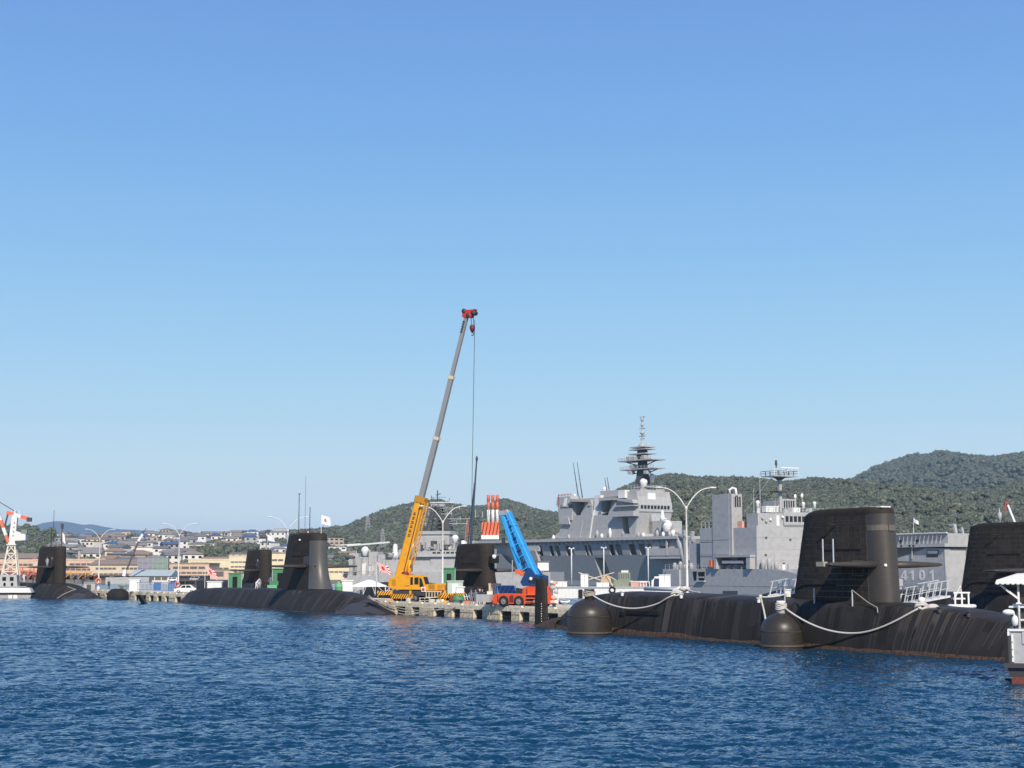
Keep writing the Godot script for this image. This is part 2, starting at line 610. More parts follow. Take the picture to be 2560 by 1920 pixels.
func build_land() -> void:
	lumps.seed = 3
	lumps.frequency = 0.006
	lumps.fractal_octaves = 4
	var soil := worn(0.05, 0.062, 0.03, 0.4, 60.0, 0.95, 51)
	var town := worn(0.17, 0.165, 0.13, 0.4, 40.0, 0.95, 52)
	var st := begin()
	quad(st, Vector3(-9000, 1.4, -7500), Vector3(9000, 1.4, -7500), Vector3(9000, 1.4, -620), Vector3(-9000, 1.4, -620), Vector2.ZERO, Vector2(10, 10))
	box(st, Vector3(0, -0.4, -620.5), Vector3(9000, 3.7, 1))
	tag(obj("ground", st, town), "far shore of the bay behind the ships", "", "", "structure")
	hill_mesh("A", "town_hill", "low hillside that carries the town at the left", town, 90, 40)
	hill_mesh("B", "wooded_hill", "grey green wooded hill behind the yellow crane", soil, 90, 40)
	hill_mesh("C", "wooded_hill", "long green wooded hill behind the grey ships", soil, 110, 50)
	hill_mesh("D", "mountain", "higher bluish wooded mountain at the right", soil, 90, 40)
	hill_mesh("E", "mountain", "pale blue mountain on the horizon at the left", worn(0.05, 0.07, 0.05, 0.3, 400.0, 0.95, 53), 60, 24)

func crown_mesh(sd: int) -> Mesh:
	# one tree crown of radius 1: a dark uneven core and leaf clumps standing out from it
	var rn := RandomNumberGenerator.new()
	rn.seed = sd
	var st := begin(-1)
	for k in 7:
		var c := Vector3(rn.randf_range(-0.5, 0.5), rn.randf_range(-0.2, 0.45), rn.randf_range(-0.5, 0.5))
		var r := rn.randf_range(0.32, 0.52)
		var prof := []
		for j in 5:
			var a := -PI / 2 + PI * j / 4
			prof.append(Vector2(maxf(0.01, cos(a) * r * rn.randf_range(0.8, 1.15)), sin(a) * r * 0.9))
		lathe(st, prof, 6, Transform3D(Basis(Vector3(rn.randf(), rn.randf(), rn.randf()).normalized(), rn.randf() * 2.0), c))
		for q in 16:
			var n := Vector3(rn.randfn(), rn.randfn() + 0.25, rn.randfn()).normalized()
			var p := c + n * r * rn.randf_range(0.9, 1.2)
			var t := n.cross(Vector3(rn.randfn(), rn.randfn(), rn.randfn())).normalized()
			var u := (n.cross(t) + n * rn.randf_range(-0.6, 0.6)).normalized()
			var s := rn.randf_range(0.08, 0.17)
			vtx(st, p + t * s); vtx(st, p + u * s * 1.3); vtx(st, p - t * s)
			vtx(st, p + t * s); vtx(st, p - t * s); vtx(st, p - u * s)
	st.generate_normals()
	return st.commit()

func forest(label: String, crowns: Array, m: Material) -> void:
	# crowns: [position, radius, tint]
	var per := [[], [], []]
	for c in crowns:
		per[rng.randi() % 3].append(c)
	var root := Node3D.new()
	root.name = numbered("forest")
	add_child(root)
	tag(root, label, "trees", "", "stuff")
	for v in 3:
		var mm := MultiMesh.new()
		mm.transform_format = MultiMesh.TRANSFORM_3D
		mm.use_colors = true
		mm.mesh = M.crowns[v]
		mm.instance_count = per[v].size()
		for i in per[v].size():
			var c: Array = per[v][i]
			var r: float = c[1]
			mm.set_instance_transform(i, Transform3D(Basis(Vector3.UP, rng.randf() * TAU).scaled(Vector3(r, r * rng.randf_range(0.8, 1.2), r)), c[0]))
			mm.set_instance_color(i, c[2])
		var mi := MultiMeshInstance3D.new()
		mi.name = "crowns" if v == 0 else "crowns_%03d" % v
		mi.multimesh = mm
		mi.material_override = m
		root.add_child(mi)
		mi.set_meta("kind", "stuff")

func leaf_tint(x: float, d: float) -> Color:
	var t := lumps.get_noise_2d(x * 3.0 + 900.0, d * 3.0) * 0.8 + rng.randf_range(-0.35, 0.35)
	var c := Color(0.060, 0.072, 0.050).lerp(Color(0.084, 0.098, 0.066), clampf(t + 0.4, 0.0, 1.0))
	if rng.randf() < 0.02:
		c = Color(0.11, 0.11, 0.065)
	return c * rng.randf_range(1.3, 1.85)

func wooded(k: String, label: String, x0: float, x1: float, d0: float, d1: float, gap: float, r0: float, r1: float, m: Material) -> void:
	var out := []
	var d := d0
	while d < d1:
		var x := x0
		while x < x1:
			var px := x + rng.randf_range(-0.5, 0.5) * gap
			var pd := d + rng.randf_range(-0.5, 0.5) * gap
			var r := rng.randf_range(r0, r1)
			out.append([Vector3(px, hill_height(k, px, pd) + r * 0.35, -pd), r, leaf_tint(px, pd)])
			x += gap
		d += gap
	forest(label, out, m)

func build_forest() -> void:
	M.crowns = [crown_mesh(1), crown_mesh(2), crown_mesh(3)]
	var leaf := paint(1, 1, 1, 0.75)
	leaf.vertex_color_use_as_albedo = true
	leaf.backlight_enabled = true
	leaf.backlight = Color(0.12, 0.12, 0.12)
	M.leaf = leaf
	wooded("C", "dense green trees covering the long hill behind the grey ships", 0, 640, 780, 1540, 4.8, 2.3, 4.2, leaf)
	wooded("B", "dense trees covering the hill behind the yellow crane", -350, 150, 1260, 2060, 6.2, 3.0, 5.2, leaf)
	wooded("D", "trees covering the bluish mountain at the right", 560, 1260, 2300, 3260, 9.0, 4.2, 7.4, leaf)

# ------------------------------------------------------------------ submarines
func lut(t: Array, x: float) -> float:
	if x <= t[0][0]:
		return t[0][1]
	for i in t.size() - 1:
		if x <= t[i + 1][0]:
			var k: float = (x - t[i][0]) / (t[i + 1][0] - t[i][0])
			return lerpf(t[i][1], t[i + 1][1], k * k * (3.0 - 2.0 * k) * 0.5 + k * 0.5)
	return t[-1][1]

func hull_ring(s: Dictionary, x: float) -> PackedVector3Array:
	# half section from the camera side waterline over the deck to the other side
	var b := lut(s.beam, x)
	var h := lut(s.deck, x)
	var sz := lut(s.shoulder, x)
	var side := PackedVector2Array([Vector2(b * 0.97, -1.6), Vector2(b, -0.3), Vector2(lerpf(b, sz, 0.3), h * 0.29), Vector2(lerpf(b, sz, 0.68), h * 0.64), Vector2(lerpf(b, sz, 0.93), h * 0.85), Vector2(sz * 0.985, h * 0.905), Vector2(sz * 0.9, h * 0.945), Vector2(sz * 0.5, h * 0.985)])
	var r := PackedVector3Array()
	for q in side:
		r.append(Vector3(x, q.y, q.x))
	r.append(Vector3(x, h, 0))
	for i in range(side.size() - 1, -1, -1):
		r.append(Vector3(x, side[i].y, -side[i].x))
	return r

func sail_half(s: Dictionary, f: float) -> float:
	# half width along the sail, f = 0 at the nose and 1 at the tail
	var w: float = s.width
	if f < 0.12:
		var q := f / 0.12
		return w * sqrt(maxf(0.0, 1.0 - (1.0 - q) * (1.0 - q)))
	if f < 0.6:
		return w
	var e := (f - 0.6) / 0.4
	return w * (1.0 - 0.55 * e * e)

func sail_edge(s: Dictionary, y: float) -> Vector2:
	# x of the tail and of the nose at height y (0 at the foot, 1 at the top)
	return Vector2(lerpf(s.tail0, s.tail1, y), lerpf(s.nose0, s.nose1, y))

func sail_point(s: Dictionary, f: float, y: float, out := 0.0) -> Vector3:
	var e := sail_edge(s, y)
	return Vector3(lerpf(e.y, e.x, f), lerpf(s.foot, s.top, y), sail_half(s, f) + out)

func sail_ring(s: Dictionary, y: float, shrink := 0.0, lift := 0.0) -> PackedVector3Array:
	var r := PackedVector3Array()
	var fs := [0.0, 0.01, 0.035, 0.07, 0.12, 0.2, 0.3, 0.45, 0.6, 0.75, 0.88, 1.0]
	for i in fs.size():
		var p := sail_point(s, fs[i], y)
		r.append(p)
	for i in range(fs.size() - 1, 0, -1):
		var p := sail_point(s, fs[i], y)
		p.z = -p.z
		r.append(p)
	if shrink > 0.0:
		var e := sail_edge(s, y)
		var tail: float = e.x + shrink * s.round_tail
		var nose: float = e.y - shrink * s.round_nose
		for i in r.size():
			var k := (r[i].x - e.x) / (e.y - e.x)
			r[i] = Vector3(lerpf(tail, nose, k), r[i].y + lift, r[i].z * (1.0 - shrink * shrink * 0.16))
	return r

func make_sub(called: String, label: String, frame: Transform3D, s: Dictionary) -> Node3D:
	var t := thing(called, label, "submarine", frame, "black submarines at the berths")
	# hull
	var rings := []
	var us := []
	var x: float = s.x0
	while x <= s.x1 + 0.01:
		rings.append(hull_ring(s, x))
		us.append(x / 38.0)
		x += (s.x1 - s.x0) / 60.0
	var st := begin(1)
	loft(st, rings, false, false, false, us, 1.0)
	obj("hull", st, s.hull_mat, t)
	# end closures below the water are left open; the band of rust and weed at the waterline stands 3 cm proud
	if s.get("band", 0.0) > 0.0:
		st = begin(1)
		var lo := []
		for i in rings.size():
			var bx: float = rings[i][0].x
			var wv: float = s.band * (0.7 + 0.2 * sin(bx * 0.37 + 1.0) * sin(bx * 0.11) + 0.08 * sin(bx * 2.3)) * (1.0 if bx < 30.0 else 0.65)
			var b := lut(s.beam, bx)
			var sz := lut(s.shoulder, bx)
			var h := lut(s.deck, bx)
			wv = minf(wv, h * 0.9)
			var zt := lerpf(b, sz, clampf(wv / maxf(h * 0.885, 0.05), 0, 1) * 0.9) + 0.03
			lo.append(PackedVector3Array([Vector3(bx, -0.6, b + 0.035), Vector3(bx, 0.0, lerpf(b, zt, 0.3) + 0.035), Vector3(bx, wv, zt), Vector3(bx, wv + 0.02, zt - 0.04)]))
		loft(st, lo, false, false, false)
		obj("waterline_band", st, M.rust, t)
	if s.has("tail0"):
		st = begin(2)
		var sr := []
		for k in 9:
			sr.append(sail_ring(s, float(k) / 8.0 - (0.02 if k == 0 else 0.0)))
		if s.get("fillet", 0.0) > 0.0:
			# flared foot that runs forward into the deck
			var n := sr.size()
			for k in 5:
				var q := 1.0 - float(k) / 5.0
				var ring: PackedVector3Array = sr[k]
				for i in ring.size():
					var along: float = clampf((ring[i].x - s.tail0) / (s.nose0 - s.tail0), 0, 1)
					var fl: float = s.fillet * pow(q, 2.2)
					ring[i] = Vector3(ring[i].x + fl * 1.9 * pow(along, 4.0), ring[i].y, ring[i].z * (1.0 + fl * 0.55 * pow(along, 2.0)))
				sr[k] = ring
		sr.append(sail_ring(s, 1.0, 0.3, 0.2))
		sr.append(sail_ring(s, 1.0, 0.7, 0.33))
		sr.append(sail_ring(s, 1.0, 1.0, 0.36))
		loft(st, sr, true, false, true)
		var sail := obj("sail", st, M.seam if s.tiles else M.sail_black, t)
		if s.tiles:
			sail_tiles(s, sail)
		elif s.get("panel", true):
			sail_panels(s, sail)
		# walkway slot along the sail
		st = begin()
		var p := sail_point(s, 0.66, s.slot_y)
		var p2 := sail_point(s, 0.22, s.slot_y)
		for q in 9:
			var a := p.lerp(p2, q / 9.0)
			var b := p.lerp(p2, (q + 0.93) / 9.0)
			a.z = sail_half(s, lerpf(0.66, 0.22, q / 9.0)) + 0.03
			b.z = sail_half(s, lerpf(0.66, 0.22, (q + 1) / 9.0)) + 0.03
			beam(st, a, b, 0.10, 0.06)
		obj("grab_rail", st, M.slot, t)
		# a lamp bracket high on the side
		st = begin()
		var lp := sail_point(s, 0.52, 0.88)
		beam(st, lp, lp + Vector3(-0.1, 0.02, 0.45), 0.09)
		beam(st, lp + Vector3(-0.1, 0.05, 0.45), lp + Vector3(-0.5, 0.05, 0.5), 0.12, 0.08)
		obj("side_lamp", st, M.sail_black, t)
		# planes
		for sd in [1.0, -1.0]:
			st = begin(3)
			var pr := []
			for q in [[0.0, 2.35, 0.34], [0.5, 1.6, 0.27], [0.94, 0.95, 0.17], [1.0, 0.75, 0.08]]:
				var z: float = sail_half(s, 0.2) * 0.6 + s.plane_span * q[0]
				var ring := PackedVector3Array()
				for i in 14:
					var a := TAU * i / 14.0
					var cx := signf(cos(a)) * pow(absf(cos(a)), 0.55)
					var sy := signf(sin(a)) * pow(absf(sin(a)), 0.45)
					ring.append(Vector3(s.plane_x + (cx - 1.0) * q[1], s.plane_y + sy * q[2] * (0.62 + 0.38 * cx), z * sd))
				pr.append(ring)
			loft(st, pr)
			obj("sail_plane", st, M.sail_nose, t)  # paler than the black sail: the sunlit look is put into the colour
	return t

func sail_tiles(s: Dictionary, sail: Node3D) -> void:
	# rubber tiles on the camera side of the sail, seams left between them
	var mats := [M.black_tile, M.black_tile_b, M.black_tile_c]
	var cols: int = s.tile_cols
	var rows: int = s.tile_rows
	var rn := RandomNumberGenerator.new()
	rn.seed = 8
	for j in rows:
		for i in cols:
			var f0 := lerpf(0.965, 0.155, (i + 0.04) / cols)
			var f1 := lerpf(0.965, 0.155, (i + 0.96) / cols)
			var y0 := (j + 0.06) / rows * 0.985 + 0.004
			var y1 := (j + 0.94) / rows * 0.985 + 0.004
			var d := 0.02 + rn.randf() * 0.006
			var st := begin()
			hexa(st, [sail_point(s, f0, y0, -0.02), sail_point(s, f1, y0, -0.02), sail_point(s, f0, y1, -0.02), sail_point(s, f1, y1, -0.02), sail_point(s, f0, y0, d), sail_point(s, f1, y0, d), sail_point(s, f0, y1, d), sail_point(s, f1, y1, d)])
			st.generate_normals()
			part("tile", st.commit(), mats[rn.randi() % 3], sail)
	# the smooth nose casing ahead of the tiles
	var st2 := begin(1)
	var rr := []
	for k in 9:
		var ring := PackedVector3Array()
		var y := lerpf(0.0, 0.985, k / 8.0)
		for f in [0.15, 0.12, 0.09, 0.06, 0.035, 0.015, 0.004, 0.0]:
			var p := sail_point(s, f, y, 0.025)
			p.x += 0.03
			ring.append(p)
		for f in [0.004, 0.015, 0.035, 0.06, 0.09, 0.12, 0.15]:
			var p := sail_point(s, f, y, 0.025)
			p.x += 0.03
			p.z = -p.z
			ring.append(p)
		rr.append(ring)
	loft(st2, rr, false, false, false)
	obj("nose_casing", st2, M.sail_nose, sail)
	# dark cap over the rounded top, and the trailing edge
	var st3 := begin(1)
	var caps := []
	for q in [[0.978, 0.0, 0.0], [1.0, 0.0, 0.0], [1.0, 0.3, 0.2], [1.0, 0.7, 0.33], [1.0, 1.0, 0.36]]:
		var ring := sail_ring(s, q[0], q[1], q[2])
		for i in ring.size():
			ring[i] += Vector3(0.0, 0.02 if q[1] > 0.0 else 0.0, 0.028 * signf(ring[i].z))
		caps.append(ring)
	loft(st3, caps, true, false, true)
	obj("top_cap", st3, M.sail_black, sail)
	var st4 := begin()
	var a0 := sail_point(s, 0.965, 0.0, 0.02)
	var a1 := sail_point(s, 0.965, 0.98, 0.02)
	var b0 := sail_point(s, 1.0, 0.0, 0.02) + Vector3(-0.06, 0, 0)
	var b1 := sail_point(s, 1.0, 0.98, 0.02) + Vector3(-0.06, 0, 0)
	quad(st4, b1, a1, a0, b0)
	quad(st4, b1 * Vector3(1, 1, -1), b1, b0, b0 * Vector3(1, 1, -1))
	obj("tail_plate", st4, M.sail_black, sail)

func sail_panels(s: Dictionary, sail: Node3D) -> void:
	# broad plates seen on the sails further off
	for j in 5:
		for i in 3:
			var f0 := lerpf(0.93, 0.2, (i + 0.02) / 3.0)
			var f1 := lerpf(0.93, 0.2, (i + 0.98) / 3.0)
			var y0 := 0.02 + (j + 0.03) / 5.0 * 0.86
			var y1 := 0.02 + (j + 0.97) / 5.0 * 0.86
			var st := begin()
			hexa(st, [sail_point(s, f0, y0, -0.05), sail_point(s, f1, y0, -0.05), sail_point(s, f0, y1, -0.05), sail_point(s, f1, y1, -0.05), sail_point(s, f0, y0, 0.02), sail_point(s, f1, y0, 0.02), sail_point(s, f0, y1, 0.02), sail_point(s, f1, y1, 0.02)])
			st.generate_normals()
			part("plate", st.commit(), [M.black_tile, M.black_tile_c][(i + j) % 2], sail)

const SUB := {
	"x0": -3.0, "x1": 76.0, "band": 0.55, "tiles": false,
	"beam": [[-3.0, 0.3], [0.0, 0.9], [5.0, 2.2], [10.0, 3.0], [16.0, 3.5], [60.0, 3.65], [66.0, 3.2], [72.0, 1.9], [76.0, 0.2]],
	"deck": [[-3.0, -0.5], [0.0, 0.35], [4.0, 0.75], [7.0, 2.0], [10.0, 3.0], [13.7, 3.5], [17.5, 3.72], [27.0, 3.68], [36.0, 3.5], [46.0, 3.4], [53.0, 3.36], [58.0, 3.1], [62.0, 2.55], [67.0, 1.7], [72.0, 0.7], [76.0, -0.8]],
	"shoulder": [[-3.0, 0.1], [4.0, 0.5], [8.0, 1.1], [13.0, 2.1], [18.0, 2.75], [50.0, 2.8], [56.0, 2.1], [62.0, 1.5], [70.0, 0.8], [76.0, 0.05]],
	"tail0": 40.3, "tail1": 41.9, "nose0": 51.0, "nose1": 50.6, "foot": 3.2, "top": 9.6, "width": 0.98, "round_tail": 1.5, "round_nose": 0.4, "slot_y": 0.60,
	"plane_x": 50.25, "plane_y": 5.95, "plane_span": 4.5,
}

func handrails(t: Node3D, spots: Array, m: Material, called := "stanchion") -> void:
	for p in spots:
		var st := begin()
		beam(st, p, p + Vector3(0, 1.25, 0), 0.07)
		obj(called, st, m, t)

func build_submarines() -> void:
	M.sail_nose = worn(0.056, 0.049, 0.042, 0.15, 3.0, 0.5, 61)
	# ---- the near one ----
	var s: Dictionary = SUB.duplicate()
	s.merge({"tiles": true, "tile_cols": 12, "tile_rows": 15, "hull_mat": M.hull_streaks, "band": 0.72}, true)
	var n := make_sub("submarine", "nearest black submarine with tiled sail, moored by two ropes to the domed buoys", Transform3D(Basis(Vector3.UP, -1.0873), Vector3(2.9, 0, -151.5)), s)
	var st := begin(2)
	var rr := []
	for q in [[-2.0, 1.0, 0.0], [0.0, 0.98, 0.0], [2.4, 0.9, -0.02], [4.55, 0.8, -0.04], [4.72, 0.72, -0.04]]:
		var ring := PackedVector3Array()
		for i in 16:
			var a := TAU * i / 16.0
			ring.append(Vector3(q[2] + cos(a) * q[1] * 1.25, q[0], sin(a) * q[1] * 0.42))
		rr.append(ring)
	loft(st, rr)
	obj("rudder", st, M.sail_black, n)
	st = begin()
	for k in 9:
		beam(st, Vector3(0.62 + 0.03 * sin(k * 2.3), 0.3 + k * 0.24, 0.34), Vector3(0.62 + 0.03 * sin(k * 1.3), 0.4 + k * 0.24, 0.33), 0.05)
	obj("draught_mark", st, M.white, n)
	# brown slope of the stern casing where weed has dried
	st = begin(1)
	var sl := []
	for q in [[0.5, 0.3, 1.25], [2.0, 0.62, 1.7], [4.5, 1.0, 2.3], [7.0, 1.55, 2.7]]:
		sl.append(PackedVector3Array([Vector3(q[0], -0.5, q[2] + 0.08), Vector3(q[0], q[1] * 0.5, q[2] * 0.82), Vector3(q[0], q[1] + 0.15, 0.25), Vector3(q[0], q[1] + 0.1, -0.4)]))
	loft(st, sl, false, false, false)
	obj("stern_weed", st, M.rust, n)
	# long drain slots along the side
	for q in [[21.0, 25.9, 2.0], [26.5, 29.4, -0.02], [29.8, 33.5, -0.02], [19.9, 20.5, 1.85]]:
		st = begin()
		var a := side_point(s, q[0], q[2])
		var b := side_point(s, q[1], q[2])
		beam(st, a, b, 0.09 if q[2] < 1.0 else 0.30, 0.30)
		obj("drain_slot", st, M.slot, n)
	# lifelines, pale stanchions, cleats and steps on the deck
	handrails(n, [Vector3(41.9, 3.05, 2.55), Vector3(49.6, 2.95, 2.7), Vector3(45.3, 3.05, 2.55)], M.aluminium)
	st = begin()
	tube(st, [Vector3(49.6, 4.2, 2.7), Vector3(51.3, 3.35, 2.72), Vector3(52.2, 3.05, 2.75), Vector3(52.4, 2.7, 2.9)], 0.035)
	obj("lifeline", st, M.rope_dirty, n)
	for q in [48.9, 50.0]:
		st = begin()
		beam(st, Vector3(q, 6.0, 4.6), Vector3(q, 7.7, 4.6), 0.07)
		obj("tip_staff", st, M.aluminium, n)
	st = begin()
	box(st, Vector3(49.3, 5.98, 5.05), Vector3(0.8, 0.32, 0.35))
	obj("plane_tip_clamp", st, M.rope_dirty, n)
	st = begin()
	box(st, sail_point(s, 0.055, 0.83, 0.0) * Vector3(1, 1, 0) + Vector3(0.36, 0, 0), Vector3(0.5, 0.42, 0.5))
	var band := []
	for k in 2:
		var ring := PackedVector3Array()
		for f in [0.15, 0.1, 0.06, 0.035, 0.012, 0.0]:
			var p := sail_point(s, f, 0.80 + k * 0.062, 0.045)
			p.x += 0.06
			ring.append(p)
		for f in [0.012, 0.035, 0.06, 0.1, 0.15]:
			var p := sail_point(s, f, 0.80 + k * 0.062, 0.045)
			p.x += 0.06
			p.z = -p.z
			ring.append(p)
		band.append(ring)
	loft(st, band, false, false, false)
	obj("nose_band", st, worn(0.13, 0.115, 0.09, 0.3, 1.5, 0.7, 62), n)
	st = begin(1)
	ball(st, sail_point(s, 0.02, 0.42, 0.02) + Vector3(0.02, 0, 0.0), 0.13, 10)
	obj("running_light", st, M.white, n)
	st = begin()
	box(st, Vector3(49.9, 9.98, 0.2), Vector3(1.1, 0.1, 0.9))
	obj("bridge_screen", st, M.white_worn, n)
	# arched seam above the foot of the sail
	st = begin()
	var arc := []
	for k in 10:
		arc.append(sail_point(s, lerpf(0.97, 0.5, k / 9.0), 0.205 - 0.05 * pow(1.0 - minf(1.0, k / 3.0), 2.0), 0.03))
	tube(st, arc, 0.06, -1, 6)
	obj("access_seam", st, M.slot, n)
	# door outline on the sail side
	st = begin()
	var dc := [sail_point(s, 0.31, 0.31, 0.035), sail_point(s, 0.31, 0.47, 0.035), sail_point(s, 0.20, 0.47, 0.035), sail_point(s, 0.20, 0.31, 0.035)]
	for k in 4:
		beam(st, dc[k], dc[(k + 1) % 4], 0.06)
	obj("door_frame", st, M.seam, n)
	# crouching bollards in the deck edge
	for q in [[19.5, 1.0], [28.6, 2.4], [39.0, 2.4], [57.3, 1.6], [59.6, 1.5]]:
		st = begin()
		lathe(st, [Vector2(0.14, 0), Vector2(0.12, 0.28), Vector2(0.2, 0.32), Vector2(0.2, 0.38), Vector2(0.01, 0.4)], 10, Transform3D(Basis(), side_point(s, q[0], lut(s.deck, q[0]) * 0.9)))
		obj("bollard", st, M.dark_steel if q[0] > 50 else M.white_worn, n)

	# ---- its neighbour at the right ----
	var r: Dictionary = SUB.duplicate()
	r.merge({"tiles": true, "tile_cols": 12, "tile_rows": 15, "hull_mat": M.hull_far, "band": 0.0, "plane_x": 50.2, "plane_y": 5.5, "plane_span": 5.2}, true)
	var ns := make_sub("submarine", "black submarine half out of the frame at the right behind the white canopy", Transform3D(Basis(Vector3.UP, -1.0873), Vector3(24.95, 0, -183.86)), r)
	st = begin()
	var arc2 := []
	for k in 10:
		arc2.append(sail_point(r, lerpf(0.95, 0.45, k / 9.0), 0.19 - 0.1 * pow(1.0 - minf(1.0, k / 3.0), 2.0), 0.03))
	tube(st, arc2, 0.06, -1, 6)
	obj("access_seam", st, M.slot, ns)

	# ---- the whole one in the middle distance ----
	var m := {
		"x0": -11.0, "x1": 78.2, "band": 0.28, "tiles": false, "hull_mat": M.hull_far,
		"beam": [[-11.0, 0.2], [-8.0, 1.2], [-2.0, 2.6], [6.0, 3.7], [14.0, 4.0], [60.0, 4.0], [68.0, 3.5], [74.0, 2.2], [78.2, 0.1]],
		"deck": [[-11.0, -0.3], [-9.0, 0.35], [-4.0, 1.3], [-1.5, 1.95], [2.0, 2.35], [6.0, 2.62], [12.0, 2.8], [39.0, 2.95], [55.0, 2.98], [61.6, 2.78], [66.0, 2.5], [70.3, 1.9], [75.5, 0.62], [78.2, -0.4]],
		"shoulder": [[-11.0, 0.05], [-6.0, 0.7], [0.0, 1.6], [8.0, 2.4], [50.0, 2.4], [60.0, 1.9], [70.0, 1.1], [78.2, 0.05]],
		"tail0": 39.6, "tail1": 42.6, "nose0": 54.4, "nose1": 54.0, "foot": 2.85, "top": 10.25, "width": 1.15, "round_tail": 0.8, "round_nose": 0.9, "slot_y": 0.63,
		"plane_x": 51.6, "plane_y": 6.05, "plane_span": 5.6, "fillet": 0.85,
	}
	var mid := make_sub("submarine", "whole black submarine lying along the pier left of the yellow crane", Transform3D(Basis(Vector3.UP, -1.0647), Vector3(-51.91, 0, -254.26)), m)
	# nose casing of dull grey
	st = begin(1)
	var nr := []
	for k in 9:
		var ring := PackedVector3Array()
		var y := lerpf(0.02, 0.9, k / 8.0)
		var q := maxf(0.0, 1.0 - y * 8.0 / 5.0)
		var fl: float = m.fillet * pow(q, 2.2)
		for sd in [1.0, -1.0]:
			var fs := [0.14, 0.1, 0.07, 0.035, 0.012, 0.0] if sd > 0 else [0.012, 0.035, 0.07, 0.1, 0.14]
			for f in fs:
				var p := sail_point(m, f, y)
				var along: float = clampf((p.x - m.tail0) / (m.nose0 - m.tail0), 0, 1)
				ring.append(Vector3(p.x + fl * 1.9 * pow(along, 4.0) + 0.06, p.y, (p.z * (1.0 + fl * 0.55 * pow(along, 2.0)) + 0.05) * sd))
		nr.append(ring)
	loft(st, nr, false, false, false)
	obj("nose_casing", st, worn(0.085, 0.082, 0.075, 0.12, 3.0, 0.42, 63), mid)
	st = begin()
	for q in [[24.0, 29.0], [-4.5, 0.5], [-9.0, -5.0]]:
		pass
	beam(st, side_point(m, -3.0, 0.95), side_point(m, 2.0, 1.25), 0.12, 0.12)
	obj("drain_slot", st, M.slot, mid)
	st = begin()
	beam(st, side_point(m, -7.5, 0.62), side_point(m, -4.6, 0.8), 0.1, 0.1)
	obj("drain_slot", st, M.slot, mid)
	# sonar window of grey at the bow
	st = begin(1)
	var br := []
	for q in [[66.8, 0.5], [68.5, 1.35], [70.5, 1.6], [73.0, 1.05], [75.5, 0.5], [77.4, 0.05]]:
		var b := lut(m.beam, q[0])
		var ring := PackedVector3Array()
		for k in 6:
			ring.append(side_point(m, q[0], lerpf(-0.4, q[1], k / 5.0)) + Vector3(0.0, 0, 0.05))
		br.append(ring)
	loft(st, br, false, false, false)
	obj("sonar_window", st, M.hull_bow, mid)
	# masts over the sail
	for q in [[45.2, 16.2, 0.05], [47.6, 18.6, 0.02], [49.4, 14.2, 0.05]]:
		st = begin()
		tube(st, [Vector3(q[0], 10.3, 0), Vector3(q[0], q[1], 0)], q[2] * 1.4, q[2], 6)
		if q[0] < 46:
			beam(st, Vector3(q[0] - 0.35, q[1], 0), Vector3(q[0] + 0.35, q[1], 0), 0.1)
		obj("mast", st, M.dark_steel, mid)
	for q in [46.3, 46.9, 48.6, 49.2]:
		st = begin()
		ball(st, Vector3(q, 10.75, 0.2), 0.17, 8, Vector3(1, 1.8, 1))
		obj("lookout_gear", st, M.red_dark if q > 47 else M.dark_steel, mid)
	for q in [44.5, 52.3]:
		st = begin()
		lathe(st, [Vector2(0.09, 0), Vector2(0.09, 0.35), Vector2(0.01, 0.4)], 8, Transform3D(Basis(), Vector3(q - 3.0, 10.5, 0.2)))
		obj("deck_fitting", st, M.white, mid)
	# hatch in the sail side, pale plate and number light
	st = begin()
	hexa(st, plate_on(m, 0.3, 0.16, 0.44, 0.62, 0.05))
	obj("pale_plate", st, M.hull_bow, mid)
	st = begin()
	hexa(st, plate_on(m, 0.26, 0.19, 0.42, 0.48, 0.08))
	obj("step_recess", st, M.slot, mid)
	st = begin()
	ball(st, sail_point(m, 0.44, 0.92, 0.1), 0.15, 8)
	obj("side_light", st, M.white, mid)
	st = begin()
	ball(st, sail_point(m, 0.03, 0.43, 0.1), 0.16, 8)
	obj("nose_port", st, M.slot, mid)
	# tail fin seen rising from the water on its own
	st = begin()
	var fin := [Vector3(-58.3, 0, -248.93), Vector3(-58.25, 0, -251.81), Vector3.ZERO]
	var fx: Transform3D = Transform3D(Basis(Vector3.UP, -1.0647), Vector3(-51.91, 0, -254.26))
	var f0 := fx.affine_inverse() * (fin[0] as Vector3)
	hexa(st, [f0 + Vector3(-1.6, -0.8, 0.5), f0 + Vector3(1.6, -0.8, 0.5), f0 + Vector3(-2.2, 1.55, 1.7), f0 + Vector3(-0.4, 1.55, 1.7), f0 + Vector3(-1.6, -0.8, 0.9), f0 + Vector3(1.6, -0.8, 0.9), f0 + Vector3(-2.2, 1.55, 2.0), f0 + Vector3(-0.4, 1.55, 2.0)])
	obj("tail_fin", st, M.sail_black, mid)

	# ---- far left ----
	var fl: Dictionary = SUB.duplicate()
	fl.merge({"hull_mat": M.hull_far, "band": 0.0, "x1": 72.0, "tail0": 41.0, "tail1": 42.3, "nose0": 53.2, "nose1": 52.7, "foot": 2.8, "top": 9.9, "width": 1.1, "plane_x": 51.4, "plane_y": 6.1, "plane_span": 5.6,
		"beam": [[-3.0, 0.3], [5.0, 2.3], [16.0, 4.0], [54.0, 4.0], [62.0, 3.4], [68.0, 2.1], [72.0, 0.2]],
		"deck": [[-3.0, -0.5], [7.0, 2.2], [16.0, 2.9], [53.0, 3.0], [57.0, 2.75], [61.2, 2.1], [66.0, 1.2], [70.0, 0.25], [72.0, -0.4]],
		"shoulder": [[-3.0, 0.1], [13.0, 2.1], [50.0, 2.4], [60.0, 1.5], [72.0, 0.1]]}, true)
